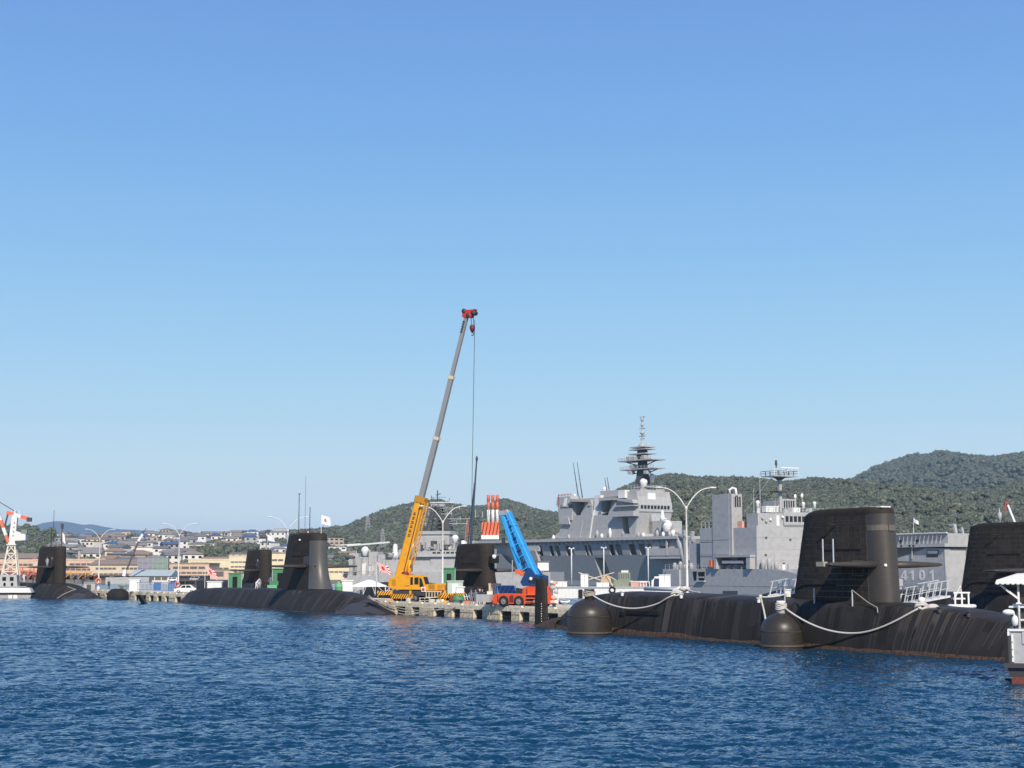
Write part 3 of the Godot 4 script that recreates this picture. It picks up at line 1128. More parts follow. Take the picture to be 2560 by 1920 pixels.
	var f := make_sub("submarine", "black submarine at the far left with crew in white on its bow", Transform3D(Basis(Vector3.UP, -0.8727), Vector3(-123.33, 0, -344.97)), fl)
	for q in [[47.8, 17.6, 0.06], [46.9, 14.0, 0.14], [52.0, 13.7, 0.1], [49.0, 12.4, 0.04], [49.7, 12.4, 0.04]]:
		st = begin()
		tube(st, [Vector3(q[0], 9.9, 0), Vector3(q[0], q[1], 0)], q[2], q[2] * 0.9, 6)
		if q[0] > 51:
			lathe(st, [Vector2(0.28, 0), Vector2(0.28, 1.0), Vector2(0.02, 1.05)], 8, Transform3D(Basis(), Vector3(q[0], q[1], 0)))
		obj("mast", st, M.dark_steel, f)
	st = begin(1)
	var bw := []
	for q in [[59.2, -0.3, 0.0], [61.5, 0.55, 0.0], [63.4, 1.15, 0.0], [66.0, 1.05, 0.0], [69.0, 0.45, 0], [71.2, -0.05, 0.0]]:
		var ring := PackedVector3Array()
		for k in 6:
			ring.append(side_point(fl, q[0], lerpf(-0.4, q[1], k / 5.0)) + Vector3(0, 0, 0.05))
		bw.append(ring)
	loft(st, bw, false, false, false)
	obj("sonar_window", st, M.hull_bow, f)
	for q in [[58.8, 0.02, 60.0, 0.8], [60.0, 0.8, 61.8, 1.65], [61.8, 1.65, 62.4, 1.75], [62.4, 1.75, 58.9, 2.3]]:
		st = begin()
		beam(st, side_point(fl, q[0], q[1]) + Vector3(0, 0.03, 0.08), side_point(fl, q[2], q[3]) + Vector3(0, 0.03, 0.08), 0.12)
		obj("mooring_line", st, M.rope_dirty, f)

	# ---- behind the middle one ----
	var fo: Dictionary = SUB.duplicate()
	fo.merge({"hull_mat": M.hull_far, "band": 0.0, "tail0": 38.2, "tail1": 40.9, "nose0": 51.0, "nose1": 50.4, "foot": 2.4, "top": 8.75, "width": 1.1, "plane_x": 49, "plane_y": 5.45, "plane_span": 5.4}, true)
	var q4 := make_sub("submarine", "black submarine whose sail shows behind the stern of the middle one", Transform3D(Basis(Vector3.UP, -1.0647), Vector3(-67.62, 0, -314.61)), fo)
	st = begin()
	lathe(st, [Vector2(0.8, 0), Vector2(0.78, 0.5), Vector2(0.5, 0.62), Vector2(0.02, 0.66)], 12, Transform3D(Basis(), Vector3(41.8, 8.75, 0)))
	obj("hatch_dome", st, M.hull_bow, q4)
	st = begin()
	tube(st, [Vector3(49.5, 9.0, 0), Vector3(49.5, 11.6, 0)], 0.06)
	obj("mast", st, M.dark_steel, q4)

	# ---- behind the blue crane ----
	var si: Dictionary = SUB.duplicate()
	si.merge({"hull_mat": M.hull_far, "band": 0.0, "tail0": 39.4, "tail1": 41.2, "nose0": 51.0, "nose1": 50.6, "foot": 2.8, "top": 8.95, "width": 1.1, "plane_x": 50.2, "plane_y": 5.5, "plane_span": 5.4, "fillet": 0.35}, true)
	var q6 := make_sub("submarine", "black submarine between the yellow crane and the blue crane with a tall raised mast", Transform3D(Basis(Vector3.UP, -1.0647), Vector3(-27.59, 0, -259.61)), si)
	st = begin()
	var top := fr_local(Transform3D(Basis(Vector3.UP, -1.0647), Vector3(-27.59, 0, -259.61)), Vector3(-5.13, 21.61, -221))
	tube(st, [Vector3(44.6, 9.0, 0.0), Vector3(44.6, 9.0, 0.0).lerp(top, 0.5), top], 0.19, 0.11, 8)
	tube(st, [Vector3(44.1, 9.0, 0.2), Vector3(44.1, 9.0, 0.2).lerp(top, 0.72)], 0.1, 0.06, 6)
	ball(st, top, 0.2, 8, Vector3(1, 2.2, 1))
	obj("raised_mast", st, paint(0.03, 0.05, 0.08, 0.5), q6)
	st = begin()
	box(st, Vector3(51.7, 7.0, 0), Vector3(0.9, 1.0, 1.1))
	obj("search_light", st, M.slot, q6)
	st = begin()
	ball(st, Vector3(52.1, 7.4, 0.2), 0.33, 8)
	obj("light_globe", st, M.white, q6)

func fr_local(f: Transform3D, p: Vector3) -> Vector3:
	return f.affine_inverse() * p

func plate_on(s: Dictionary, fa: float, fb: float, ya: float, yb: float, d: float) -> Array:
	return [sail_point(s, fa, ya, -0.05), sail_point(s, fb, ya, -0.05), sail_point(s, fa, yb, -0.05), sail_point(s, fb, yb, -0.05), sail_point(s, fa, ya, d), sail_point(s, fb, ya, d), sail_point(s, fa, yb, d), sail_point(s, fb, yb, d)]

func side_point(s: Dictionary, x: float, y: float) -> Vector3:
	# the point on the camera side of the hull at height y
	var r := hull_ring(s, x)
	for i in 8:
		if y <= r[i + 1].y:
			var k := clampf((y - r[i].y) / maxf(r[i + 1].y - r[i].y, 0.001), 0, 1)
			return r[i].lerp(r[i + 1], k)
	return r[8]

# ------------------------------------------------------------------ piers, lamps, buoys, ropes
func lbox(st: SurfaceTool, x0: float, x1: float, y0: float, y1: float, z0: float, z1: float) -> void:
	box(st, Vector3((x0 + x1) * 0.5, (y0 + y1) * 0.5, (z0 + z1) * 0.5), Vector3(absf(x1 - x0), absf(y1 - y0), absf(z1 - z0)))

func one_box(called: String, m: Material, parent: Node, x0: float, x1: float, y0: float, y1: float, z0: float, z1: float) -> MeshInstance3D:
	var st := begin()
	lbox(st, x0, x1, y0, y1, z0, z1)
	return obj(called, st, m, parent)

func prism_part(called: String, m: Material, parent: Node, poly: Array, z0: float, z1: float) -> MeshInstance3D:
	var st := begin()
	prism(st, poly, z0, z1)
	return obj(called, st, m, parent)

func build_piers() -> void:
	var pf: Transform3D = Transform3D(Basis(Vector3.UP, -1.0210), Vector3(-13.98, 0, -191.81))
	var p := thing("pier", "long low concrete pier with dark fenders that carries the two mobile cranes", "pier", pf)
	one_box("deck", M.concrete, p, -140, 38.5, 1.05, 1.5, -12.0, 0.0)
	var rn := RandomNumberGenerator.new()
	rn.seed = 9
	var x := -139.0
	var meshes := []
	for k in 3:
		var st := begin()
		lbox(st, -1.0, 1.0 - k * 0.15, -0.9, 1.05, -1.4, 0.02 + k * 0.01)
		lbox(st, -0.8, 0.7, 0.72, 1.05, 0.02, 0.10)
		st.generate_normals()
		meshes.append(st.commit())
	var fst := begin()
	lbox(fst, -1.1, 1.1, -0.6, 0.86, -0.9, -0.28)
	lbox(fst, -1.1, 1.1, 0.36, 0.46, -0.28, -0.2)
	fst.generate_normals()
	var fmesh := fst.commit()
	while x < 38.0:
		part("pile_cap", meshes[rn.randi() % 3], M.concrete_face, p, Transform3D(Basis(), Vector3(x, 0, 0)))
		if x + 2.2 < 38.0:
			part("fender", fmesh, M.rubber, p, Transform3D(Basis(), Vector3(x + 2.15, 0, 0)))
		if rn.randf() < 0.3:
			x += 1.1
			part("pile_cap", meshes[rn.randi() % 3], M.concrete_face, p, Transform3D(Basis(), Vector3(x + 2.6, 0, -0.03)))
		x += rn.randf_range(3.9, 4.6)
	x = -139.0
	var kst := begin()
	lbox(kst, 0, 2.6, 1.5, 1.68, -0.35, -0.05)
	kst.generate_normals()
	var kmesh := kst.commit()
	while x < 36.0:
		part("kerb", kmesh, M.concrete, p, Transform3D(Basis(), Vector3(x, 0, 0)))
		x += 3.3
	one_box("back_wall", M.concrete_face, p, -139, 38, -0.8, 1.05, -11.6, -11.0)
	# black round rubber drums at the water by the far end
	for q in [-113.0, -110.2]:
		var st := begin(1)
		lathe(st, [Vector2(1.5, -0.5), Vector2(1.6, 0.4), Vector2(1.45, 1.2), Vector2(0.9, 1.75), Vector2(0.1, 1.9)], 18, Transform3D(Basis(), Vector3(q, 0.2, 1.4)))
		obj("rubber_fender", st, M.rubber, p)
	for q in [-60.0, -24.0, 2.0, 14.0, 30.5, 34.0]:
		var b := thing("bollard", ["rusty mooring bollard on the pier edge at the far left", "mooring bollard on the pier edge behind the middle submarine", "mooring bollard on the pier edge left of the yellow crane", "mooring bollard on the pier edge below the orange life ring", "mooring bollard on the pier edge right of the black rudder", "last mooring bollard at the right end of the pier"][[-60.0, -24.0, 2.0, 14.0, 30.5, 34.0].find(q)], "bollard", pf * Transform3D(Basis(), Vector3(q, 1.5, -0.8)), "bollards on the pier")
		var st := begin(1)
		lathe(st, [Vector2(0.24, 0), Vector2(0.2, 0.08), Vector2(0.17, 0.38)], 12)
		obj("post", st, M.dark_steel, b)
		st = begin(1)
		lathe(st, [Vector2(0.17, 0.38), Vector2(0.3, 0.44), Vector2(0.3, 0.54), Vector2(0.02, 0.6)], 12)
		obj("head", st, M.dark_steel, b)

	var nf: Transform3D = Transform3D(Basis(Vector3.UP, -1.0873), Vector3(2.9, 0, -151.5))
	var p2 := thing("pier", "concrete pier behind the nearest submarine, mostly hidden by its hull", "pier", nf)
	one_box("deck", M.concrete, p2, 2, 78, 1.05, 1.5, -20, -8)
	for k in 12:
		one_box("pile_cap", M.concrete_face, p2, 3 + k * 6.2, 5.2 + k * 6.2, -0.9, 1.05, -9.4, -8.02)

	# ---- lamps ----
	var lamps := [
		[Vector3(-83.87, 1.57, -311), 0.12, "tall double-armed lamp post at the far left, behind the submarine with white-clad crew"],
		[Vector3(-59, 1.53, -271), 0.12, "tall double-armed lamp post above the small parked car on the pier"],
		[Vector3(-34.19, 1.38, -233), 0.12, "tall double-armed lamp post just behind the sail of the middle submarine"],
		[Vector3(-8.79, 1.44, -194), 0.1, "tall double-armed lamp post right beside the yellow crane"],
		[Vector3(17.37, 1.55, -152), 0.06, "tall double-armed lamp post in front of the grey tower ship"]]
	var lamp0: Node3D
	for i in lamps.size():
		var xf := Transform3D(Basis(Vector3.UP, lamps[i][1]), lamps[i][0])
		if i == 0:
			lamp0 = thing("street_lamp", lamps[i][2], "street lamp", xf, "double-armed lamp posts on the piers")
			var st := begin(1)
			lathe(st, [Vector2(0.28, 0), Vector2(0.28, 0.5), Vector2(0.14, 0.6), Vector2(0.115, 4.0), Vector2(0.09, 10.0), Vector2(0.14, 10.05), Vector2(0.14, 10.3), Vector2(0.02, 10.35)], 12)
			obj("pole", st, M.white_worn, lamp0)
			for sd in [-1.0, 1.0]:
				st = begin(1)
				var pts := []
				for k in 9:
					var t := k / 8.0
					pts.append(Vector3(sd * (0.05 + 2.35 * t), 10.2 + 1.95 * (1.0 - pow(1.0 - t, 2.2)), 0))
				tube(st, pts, 0.062, 0.045, 8)
				obj("arm", st, M.white_worn, lamp0)
				st = begin(1)
				ball(st, Vector3(sd * 2.72, 12.2, 0), 0.42, 10, Vector3(1, 0.2, 0.4))
				obj("lamp_head", st, M.white, lamp0)
		else:
			dup(lamp0, xf, lamps[i][2])
	# small quay lamps far behind
	var quay := [[Vector3(14.97, 1.81, -385), "thin T-shaped lamp post left of the two others before the carrier hull"], [Vector3(23.1, 2.01, -385), "thin T-shaped lamp post beside the dark hull opening of the carrier"], [Vector3(34.25, 2.01, -385), "thin T-shaped lamp post nearest the tall double-armed lamp, before the carrier hull"]]
	var ql: Node3D
	for i in quay.size():
		if i == 0:
			ql = thing("quay_lamp", quay[i][1], "street lamp", Transform3D(Basis(), quay[i][0]), "T-shaped lamps on the far quay")
			var st := begin(1)
			lathe(st, [Vector2(0.17, 0), Vector2(0.13, 9.1), Vector2(0.02, 9.15)], 8)
			obj("pole", st, M.white_worn, ql)
			st = begin()
			box(st, Vector3(0, 9.0, 0), Vector3(1.5, 0.12, 0.12))
			obj("crossarm", st, M.white_worn, ql)
			for sd in [-0.5, 0.5]:
				st = begin(1)
				ball(st, Vector3(sd, 9.15, 0), 0.28, 8, Vector3(1, 0.6, 0.8))
				obj("lamp_head", st, M.white, ql)
		else:
			dup(ql, Transform3D(Basis(), quay[i][0]), quay[i][1])

	# ---- buoys ----
	var b1 := thing("mooring_buoy", "larger black domed mooring buoy with a shiny top, beside the stern of the near submarine", "buoy", Transform3D(Basis(), Vector3(6.67, 0, -132.37) * Vector3(1, 0, 1)), "black domed mooring buoys")
	domed_buoy(b1, 1.93, 1.62, 3.1, 3.95, 0.42, M.dark_steel)
	var b2 := thing("mooring_buoy", "smaller black domed mooring buoy with a white post, before the sail of the near submarine", "buoy", Transform3D(Basis(), Vector3(19.18, 0, -109.49) * Vector3(1, 0, 1)), "black domed mooring buoys")
	domed_buoy(b2, 1.52, 1.25, 2.55, 3.4, 0.31, M.white_worn)
	# ---- mooring ropes ----
	var e1: Vector3 = Vector3(6.67, 0, -132.37) * Vector3(1, 0, 1) + Vector3(0.2, 3.45, 0.3)
	var e2: Vector3 = Vector3(19.18, 0, -109.49) * Vector3(1, 0, 1) + Vector3(0.2, 2.9, 0.3)
	var st := begin(1)
	tube(st, off_hull(nf, rope_points(e1, Vector3(13.42, 3.58, -126.19), 1.15, 30)), 0.062, -1, 8)
	tag(obj("mooring_rope", st, M.rope), "white rope sagging from the larger domed buoy to the submarine deck", "rope", "white mooring ropes")
	st = begin(1)
	tube(st, off_hull(nf, rope_points(e2, Vector3(26.99, 3.16, -101.31), 1.75, 30)), 0.068, -1, 8)
	tag(obj("mooring_rope", st, M.rope), "white rope sagging from the smaller domed buoy along the submarine hull", "rope", "white mooring ropes")
	st = begin(1)
	tube(st, rope_points(Vector3(18.82, 3.55, -116.24), Vector3(18.74, 1.9, -113.59), -0.12, 8), 0.07, -1, 8)
	tag(obj("mooring_rope", st, M.rope), "short white rope end hanging down the hull left of the smaller buoy", "rope", "white mooring ropes")
	st = begin(1)
	tube(st, rope_points(Vector3(18.82, 3.55, -116.24), Vector3(20.85, 3.8, -116.23), 0.1, 8), 0.06, -1, 8)
	ball(st, Vector3(18.82, 3.58, -116.24), 0.16, 8)
	tag(obj("mooring_rope", st, M.rope), "white rope lying from the deck edge to the gangway aft of the near sail", "rope", "white mooring ropes")
	st = begin(1)
	tube(st, rope_points(Vector3(9.68, 3.7, -136), Vector3(8.71, 2.53, -134.84), -0.1, 8), 0.06, -1, 8)
	tag(obj("mooring_rope", st, M.rope_dirty), "short grey rope down the hull just right of the larger buoy", "rope", "white mooring ropes")
	for q in [[Vector3(13.51, 3.64, -126.35), 0], [Vector3(27.03, 3.21, -101.45), 1]]:
		var bb: Vector3 = q[0]
		var c := thing("rope_coil", ["bundle of white rope on the hull where the first rope is made fast", "bundle of white rope and fender made fast ahead of the near sail"][q[1]], "rope", Transform3D(Basis(), bb), "bundles of rope on the near submarine")
		for k in 4:
			st = begin(1)
			var pts := []
			for i in 13:
				var a := TAU * i / 12.0
				pts.append(Vector3(cos(a) * (0.42 - k * 0.05), sin(a) * (0.2 + 0.06 * (k % 2)) + k * 0.06 - 0.1, sin(a + k) * 0.18))
			tube(st, pts, 0.085, -1, 6)
			obj("turn", st, M.rope, c)
		if q[1] == 1:
			st = begin(1)
			ball(st, Vector3(0.75, -0.05, 0), 0.42, 10, Vector3(1, 0.5, 0.5))
			obj("loose_end", st, M.rope, c)
			st = begin(1)
			ball(st, Vector3(0.05, 0.4, 0), 0.26, 10, Vector3(1, 0.8, 0.7))
			obj("cover", st, M.white, c)
	# ropes of the middle submarine to the pier
	for k in 3:
		st = begin(1)
		tube(st, rope_points(Vector3(-17.93, 2.16, -190) + Vector3(0.1 * k, 0.15 * k, 0), fr_pt(pf, 16.5 - k * 3.5, 1.75, -0.7), 1.2 + k * 0.35, 16), 0.06, -1, 6)
		tag(obj("mooring_rope", st, M.rope_dirty), ["longest pale rope from the bow of the middle submarine along the pier", "middle one of the pale ropes from the middle submarine bow", "shortest pale rope from the middle submarine bow to the pier"][k], "rope", "ropes of the middle submarine")
	st = begin(1)
	tube(st, rope_points(Vector3(-83.94, 1.9, -298), Vector3(-76.8, 1.46, -296), 0.5, 10), 0.08, -1, 6)
	tag(obj("mooring_rope", st, M.rope_dirty), "pale rope from the far-left submarine bow to the pier", "rope")

func off_hull(f: Transform3D, pts: Array) -> Array:
	# a rope that would sink into the near hull lies on its plating instead
	var inv := f.affine_inverse()
	for i in pts.size():
		var l: Vector3 = inv * (pts[i] as Vector3)
		if l.x > 8.0 and l.y < lut(SUB.deck, l.x):
			l.z = maxf(l.z, side_point(SUB, l.x, l.y).z + 0.12)
		pts[i] = f * l
	return pts

func fr_pt(f: Transform3D, x: float, y: float, z: float) -> Vector3:
	return f * Vector3(x, y, z)

func domed_buoy(b: Node3D, r: float, hc: float, ht: float, hp: float, pr: float, pm: Material) -> void:
	var st := begin(1)
	var prof := [Vector2(r * 0.98, -0.9), Vector2(r * 0.98, 0.02), Vector2(r * 0.985, 0.2)]
	prof.append(Vector2(r * 0.985, hc))
	for k in 9:
		var a := PI / 2 * (k + 1) / 9.0
		prof.append(Vector2(maxf(r * 0.985 * cos(a), 0.02), hc + (ht - hc) * sin(a)))
	lathe(st, prof, 40)
	obj("body", st, M.buoy, b)
	st = begin()
	var ring := []
	for q in [[0.985, 0.2], [1.02, 0.21], [1.02, 0.31], [0.985, 0.32]]:
		ring.append(Vector2(q[0] * r, q[1]))
	lathe(st, ring, 40)
	obj("flange", st, worn(0.11, 0.09, 0.07, 0.3, 2.0, 0.7, 71), b)
	st = begin()
	lathe(st, [Vector2(r * 0.988, hc - 0.05), Vector2(r * 0.995, hc - 0.03), Vector2(r * 0.995, hc + 0.02), Vector2(r * 0.985, hc + 0.04)], 40)
	obj("weld_seam", st, M.black_tile_b, b)
	st = begin(1)
	lathe(st, [Vector2(pr, ht - 0.1), Vector2(pr * 0.9, hp - 0.2), Vector2(pr * 1.05, hp - 0.15), Vector2(pr * 1.05, hp), Vector2(0.02, hp)], 14)
	obj("post", st, pm, b)
	for k in 4:
		st = begin(1)
		var pts := []
		for i in 15:
			var a := TAU * i / 14.0
			pts.append(Vector3(cos(a) * (pr + 0.06), ht + 0.28 + k * 0.11 + 0.05 * sin(a * 2 + k), sin(a) * (pr + 0.06)))
		tube(st, pts, 0.065, -1, 6)
		obj("rope_turn", st, M.rope_dirty if pm == M.dark_steel else M.rope, b)

# ------------------------------------------------------------------ grey ships
func rail(st: SurfaceTool, pts: Array, h := 1.0, gap := 2.0, w := 0.07) -> void:
	for i in pts.size() - 1:
		var a: Vector3 = pts[i]
		var b: Vector3 = pts[i + 1]
		beam(st, a + Vector3(0, h, 0), b + Vector3(0, h, 0), w)
		beam(st, a + Vector3(0, h * 0.5, 0), b + Vector3(0, h * 0.5, 0), w * 0.8)
		var n := maxi(1, int(a.distance_to(b) / gap))
		for k in n + 1:
			var p := a.lerp(b, float(k) / n)
			beam(st, p, p + Vector3(0, h, 0), w)

func radome(called: String, parent: Node, p: Vector3, r: float, h := 0.8) -> void:
	var st := begin(1)
	lathe(st, [Vector2(r * 0.62, -h - r * 0.6), Vector2(r * 0.8, -r * 0.55), Vector2(r * 0.98, -r * 0.2), Vector2(r, 0.1 * r), Vector2(r * 0.86, r * 0.5), Vector2(r * 0.5, r * 0.86), Vector2(0.02, r)], 16, Transform3D(Basis(), p))
	obj(called, st, M.radome, parent)

func windows_x(parent: Node, x: float, y0: float, y1: float, zs: float, ze: float, n: int, m: Material) -> void:
	# a row of panes on a face that looks along +x
	for i in n:
		var a := lerpf(zs, ze, (i + 0.14) / n)
		var b := lerpf(zs, ze, (i + 0.86) / n)
		one_box("window", m, parent, x - 0.1, x + 0.03, y0, y1, a, b)

func windows_z(parent: Node, z: float, y0: float, y1: float, xs: float, xe: float, n: int, m: Material) -> void:
	for i in n:
		var a := lerpf(xs, xe, (i + 0.14) / n)
		var b := lerpf(xs, xe, (i + 0.86) / n)
		one_box("window", m, parent, a, b, y0, y1, z - 0.1, z + 0.03)

func build_ships() -> void:
	carrier()
	tower_ship()
	number_ship()
	destroyer()
	pontoon()
	small_boats()

func carrier() -> void:
	var k := thing("carrier", "huge grey flat-decked carrier with a dark flared hull and a tall island", "warship", Transform3D(Basis(Vector3.UP, -0.9425), Vector3(53.68, 0, -500)))
	# hull, flaring outwards to the deck
	var st := begin()
	var rings := []
	# the upper side is notched for the openings under the deck, and once lower down for the open side door
	for q in [[-150.0, 0.4, 0, 0], [-110.0, 0.8, 0, 0], [-78.01, 1.0, 0, 0], [-78.0, 1.0, 3, 0], [-45.2, 1.0, 3, 0], [-45.19, 1.0, 3, 3.5], [-39.5, 1.0, 3, 3.5], [-39.49, 1.0, 3, 0], [-13.01, 1.0, 3, 0], [-13.0, 1.0, 0, 0], [4.0, 0.85, 0, 0], [40.0, 0.4, 0, 0], [70.0, 0.05, 0, 0]]:
		var f: float = q[1]
		var ring := PackedVector3Array()
		for w in [[-1.0, 0.0], [1.8, 0.0], [1.81, q[3]], [9.8, q[3]], [9.81, 0.0], [10.6, 0.0], [10.61, q[2]], [14.2, q[2]], [14.21, 0.0], [15.6, 0.0]]:
			ring.append(Vector3(q[0], w[0], -15 + hull_out(w[0]) * f - w[1]))
		for w in [15.6, 6.5, -1.0]:
			ring.append(Vector3(q[0], w, -15 - hull_out(w) * f))
		rings.append(ring)
	loft(st, rings)
	obj("hull", st, M.grey_hull, k)
	one_box("flight_deck", M.grey_ship_b, k, -150, 1.5, 15.6, 16.6, -34, 0.9)
	for i in 40:
		st = begin()
		var x := -106.0 + i * 2.7
		hexa(st, [Vector3(x, 14.3, -0.3), Vector3(x + 0.3, 14.3, -0.3), Vector3(x, 15.6, -0.3), Vector3(x + 0.3, 15.6, -0.3), Vector3(x, 15.3, 0.0), Vector3(x + 0.3, 15.3, 0.0), Vector3(x, 15.6, 0.85), Vector3(x + 0.3, 15.6, 0.85)])
		obj("deck_bracket", st, M.grey_hull, k)
	# plating between the openings along the hull side
	var gaps := [[-76.5, -74.0], [-69.6, -67.4], [-66.2, -63.6], [-60.0, -57.6], [-56.9, -55.6], [-49.0, -47.6], [-46.8, -45.4], [-35.6, -33.0], [-32.2, -29.0], [-25.0, -21.6], [-19.8, -16.6], [-15.5, -13.2]]
	var x0 := -78.0
	for q in gaps + [[-13.0, -13.0]]:
		st = begin()
		var x1: float = q[0]
		hexa(st, [Vector3(x0, 10.6, -2.3), Vector3(x1, 10.6, -2.3), Vector3(x0, 14.21, -1.2), Vector3(x1, 14.21, -1.2), Vector3(x0, 10.6, hull_out(10.6) - 14.98), Vector3(x1, 10.6, hull_out(10.6) - 14.98), Vector3(x0, 14.21, hull_out(14.21) - 14.98), Vector3(x1, 14.21, hull_out(14.21) - 14.98)])
		obj("side_plate", st, M.grey_hull, k)
		x0 = q[1]
	# half-raised door leaf and ladder inside the open side door
	st = begin()
	beam(st, Vector3(-44.0, 1.9, -6.0), Vector3(-44.0, 9.7, -4.2), 0.25)
	beam(st, Vector3(-41.5, 1.9, -6.0), Vector3(-41.5, 9.7, -4.2), 0.25)
	obj("door_frame", st, M.grey_hull, k)
	# long gallery with boats near the bow
	one_box("boat_gallery", M.grey_ship, k, -12.5, 2.0, 12.3, 15.4, -1.4, -0.6)
	one_box("gallery_bulwark", M.grey_ship_b, k, -14.6, 3.0, 10.2, 12.6, -1.0, 0.4)
	one_box("gallery_post", M.grey_light, k, -4.6, -4.0, 10.2, 15.5, 0.0, 0.5)
	one_box("gallery_floor", M.grey_ship, k, -13.0, 2.6, 9.2, 10.2, -1.4, 0.2)
	st = begin(1)
	ball(st, Vector3(-6.0, 13.4, -0.1), 1.0, 10, Vector3(2.6, 0.6, 0.7))
	obj("service_boat", st, M.grey_dark, k)
	# stern plates that catch the sun at the left
	st = begin()
	prism(st, [Vector2(-84.28, 14.76), Vector2(-74.41, 14.63), Vector2(-74.42, 12.29), Vector2(-84.29, 12.39)], -0.6, 0.1)
	obj("stern_sponson", st, M.grey_ship_b, k)
	st = begin()
	hexa(st, [Vector3(-86, 0.5, -4.2), Vector3(-74.5, 0.5, -3.9), Vector3(-86, 12.6, -0.6), Vector3(-76, 12.6, -0.5), Vector3(-86, 0.5, -3.2), Vector3(-74.5, 0.5, -2.8), Vector3(-86, 12.6, 0.4), Vector3(-76, 12.6, 0.6)])
	obj("hull_bulge", st, M.grey_ship_b, k)
	st = begin()
	hexa(st, [Vector3(-106, 3.6, -3.2), Vector3(-90, 3.6, -3.2), Vector3(-106, 11.5, -0.9), Vector3(-100, 11.5, -0.9), Vector3(-106, 3.6, -2.6), Vector3(-88, 3.6, -2.6), Vector3(-106, 11.5, 0.2), Vector3(-99, 11.5, 0.2)])
	obj("stern_ramp", st, M.grey_ship_b, k)
	# ---- island ----
	var z0 := -1.0
	prism_part("island_base", M.grey_ship, k, [Vector2(-68.43, 16.87), Vector2(-63.66, 19.1), Vector2(-62.71, 20.8), Vector2(-57.54, 24.98), Vector2(-30.57, 24.2), Vector2(-28.22, 24.41), Vector2(-28.33, 16.35)], z0, -9.5)
	prism_part("island_alcove", M.grey_ship, k, [Vector2(-29.61, 16.37), Vector2(-29.49, 24.72), Vector2(-19, 24.41), Vector2(-17.89, 16.18)], -6.0, -10.0)
	prism_part("alcove_sill", M.grey_ship, k, [Vector2(-28.97, 16.36), Vector2(-28.95, 17.86), Vector2(-18.28, 17.66), Vector2(-17.89, 16.18)], z0, -6.5)
	# aft control block, angled towards the stern
	st = begin()
	prism(st, [Vector2(-63.17, 23.41), Vector2(-63.61, 28.04), Vector2(-64.55, 28.94), Vector2(-64.06, 31.68), Vector2(-56.56, 31.82), Vector2(-55.19, 28.62), Vector2(-55.7, 23.21)], -0.4, -7.0)
	obj("aft_control", st, M.grey_light, k)
	prism_part("aft_panel", M.grey_ship, k, [Vector2(-62.17, 21.93), Vector2(-62.62, 24.25), Vector2(-57.24, 24.24), Vector2(-56.34, 21.65)], -0.6, 0.0)
	prism_part("aft_panel", M.grey_ship_b, k, [Vector2(-61.42, 27.95), Vector2(-60.46, 31.38), Vector2(-56.73, 31.52), Vector2(-57.45, 27.82)], -0.6, -0.2)
	st = begin()
	prism(st, [Vector2(-60.25, 28.35), Vector2(-59.29, 31.05), Vector2(-57.89, 31.14), Vector2(-58.61, 28.15)], -0.4, -0.05)
	obj("array_face", st, M.white, k)
	windows_z(k, -0.3, 27.6, 28.7, -62.0, -55.0, 6, M.glass_dark)
	# two funnels, each with a deep hooded recess
	prism_part("funnel_aft", M.grey_ship, k, [Vector2(-56.78, 24.68), Vector2(-57.2, 31), Vector2(-46.68, 31.03), Vector2(-45.36, 28.3), Vector2(-45.85, 24.37)], -5.2, -9.0)
	prism_part("funnel_cheek", M.grey_ship, k, [Vector2(-56.87, 24.68), Vector2(-56.82, 30.4), Vector2(-54.74, 30.04), Vector2(-54.79, 24.62)], -1.2, -5.3)
	prism_part("funnel_cheek", M.grey_ship, k, [Vector2(-51.81, 24.53), Vector2(-48.58, 29.53), Vector2(-45.87, 30), Vector2(-44.99, 28.28), Vector2(-45.48, 24.36)], -1.2, -5.3)
	prism_part("funnel_hood", M.grey_ship, k, [Vector2(-55.34, 30.75), Vector2(-46.23, 30.13), Vector2(-46.69, 29.3), Vector2(-54.43, 29.72)], -7.5, 1.0)
	prism_part("funnel_fore", M.grey_ship, k, [Vector2(-42.29, 23.99), Vector2(-40.89, 30.1), Vector2(-32.16, 30.61), Vector2(-31.12, 27.81), Vector2(-31.17, 23.96)], -5.2, -9.0)
	prism_part("funnel_cheek", M.grey_ship, k, [Vector2(-41.92, 24.25), Vector2(-40.97, 29.82), Vector2(-39.65, 29.77), Vector2(-39.93, 24.2)], -1.2, -5.3)
	prism_part("funnel_cheek", M.grey_ship, k, [Vector2(-36.43, 24.1), Vector2(-33.32, 29.54), Vector2(-31.6, 29.48), Vector2(-31.24, 23.95)], -1.2, -5.3)
	prism_part("funnel_hood", M.grey_ship, k, [Vector2(-39.1, 30.43), Vector2(-30.63, 30.38), Vector2(-31.07, 29.43), Vector2(-38.46, 29.43)], -7.5, 1.0)
	prism_part("lift_trunk", M.white_worn, k, [Vector2(-44.34, 24.32), Vector2(-43.37, 31.59), Vector2(-40.27, 31.47), Vector2(-40.33, 25.88), Vector2(-38.58, 25.27), Vector2(-42.12, 24.26)], -1.2, -6.0)
	one_box("trunk_rail", M.grey_ship, k, -47.0, -45.6, 28.0, 28.3, -3.0, -0.8)
	st = begin()
	beam(st, Vector3(-50.08, 23.06, -0.9), Vector3(-51.73, 16.88, -0.9), 0.35)
	obj("vertical_pipe", st, M.grey_light, k)
	st = begin()
	beam(st, Vector3(-43.75, 26.26, -0.9), Vector3(-46.08, 16.5, -0.9), 0.5)
	obj("vertical_pipe", st, M.white_worn, k)
	prism_part("forward_shoulder", M.grey_ship, k, [Vector2(-31.19, 23.94), Vector2(-31.11, 30), Vector2(-28.73, 32.38), Vector2(-20.31, 32.03), Vector2(-20.44, 23.64)], -1.0, -14.0)
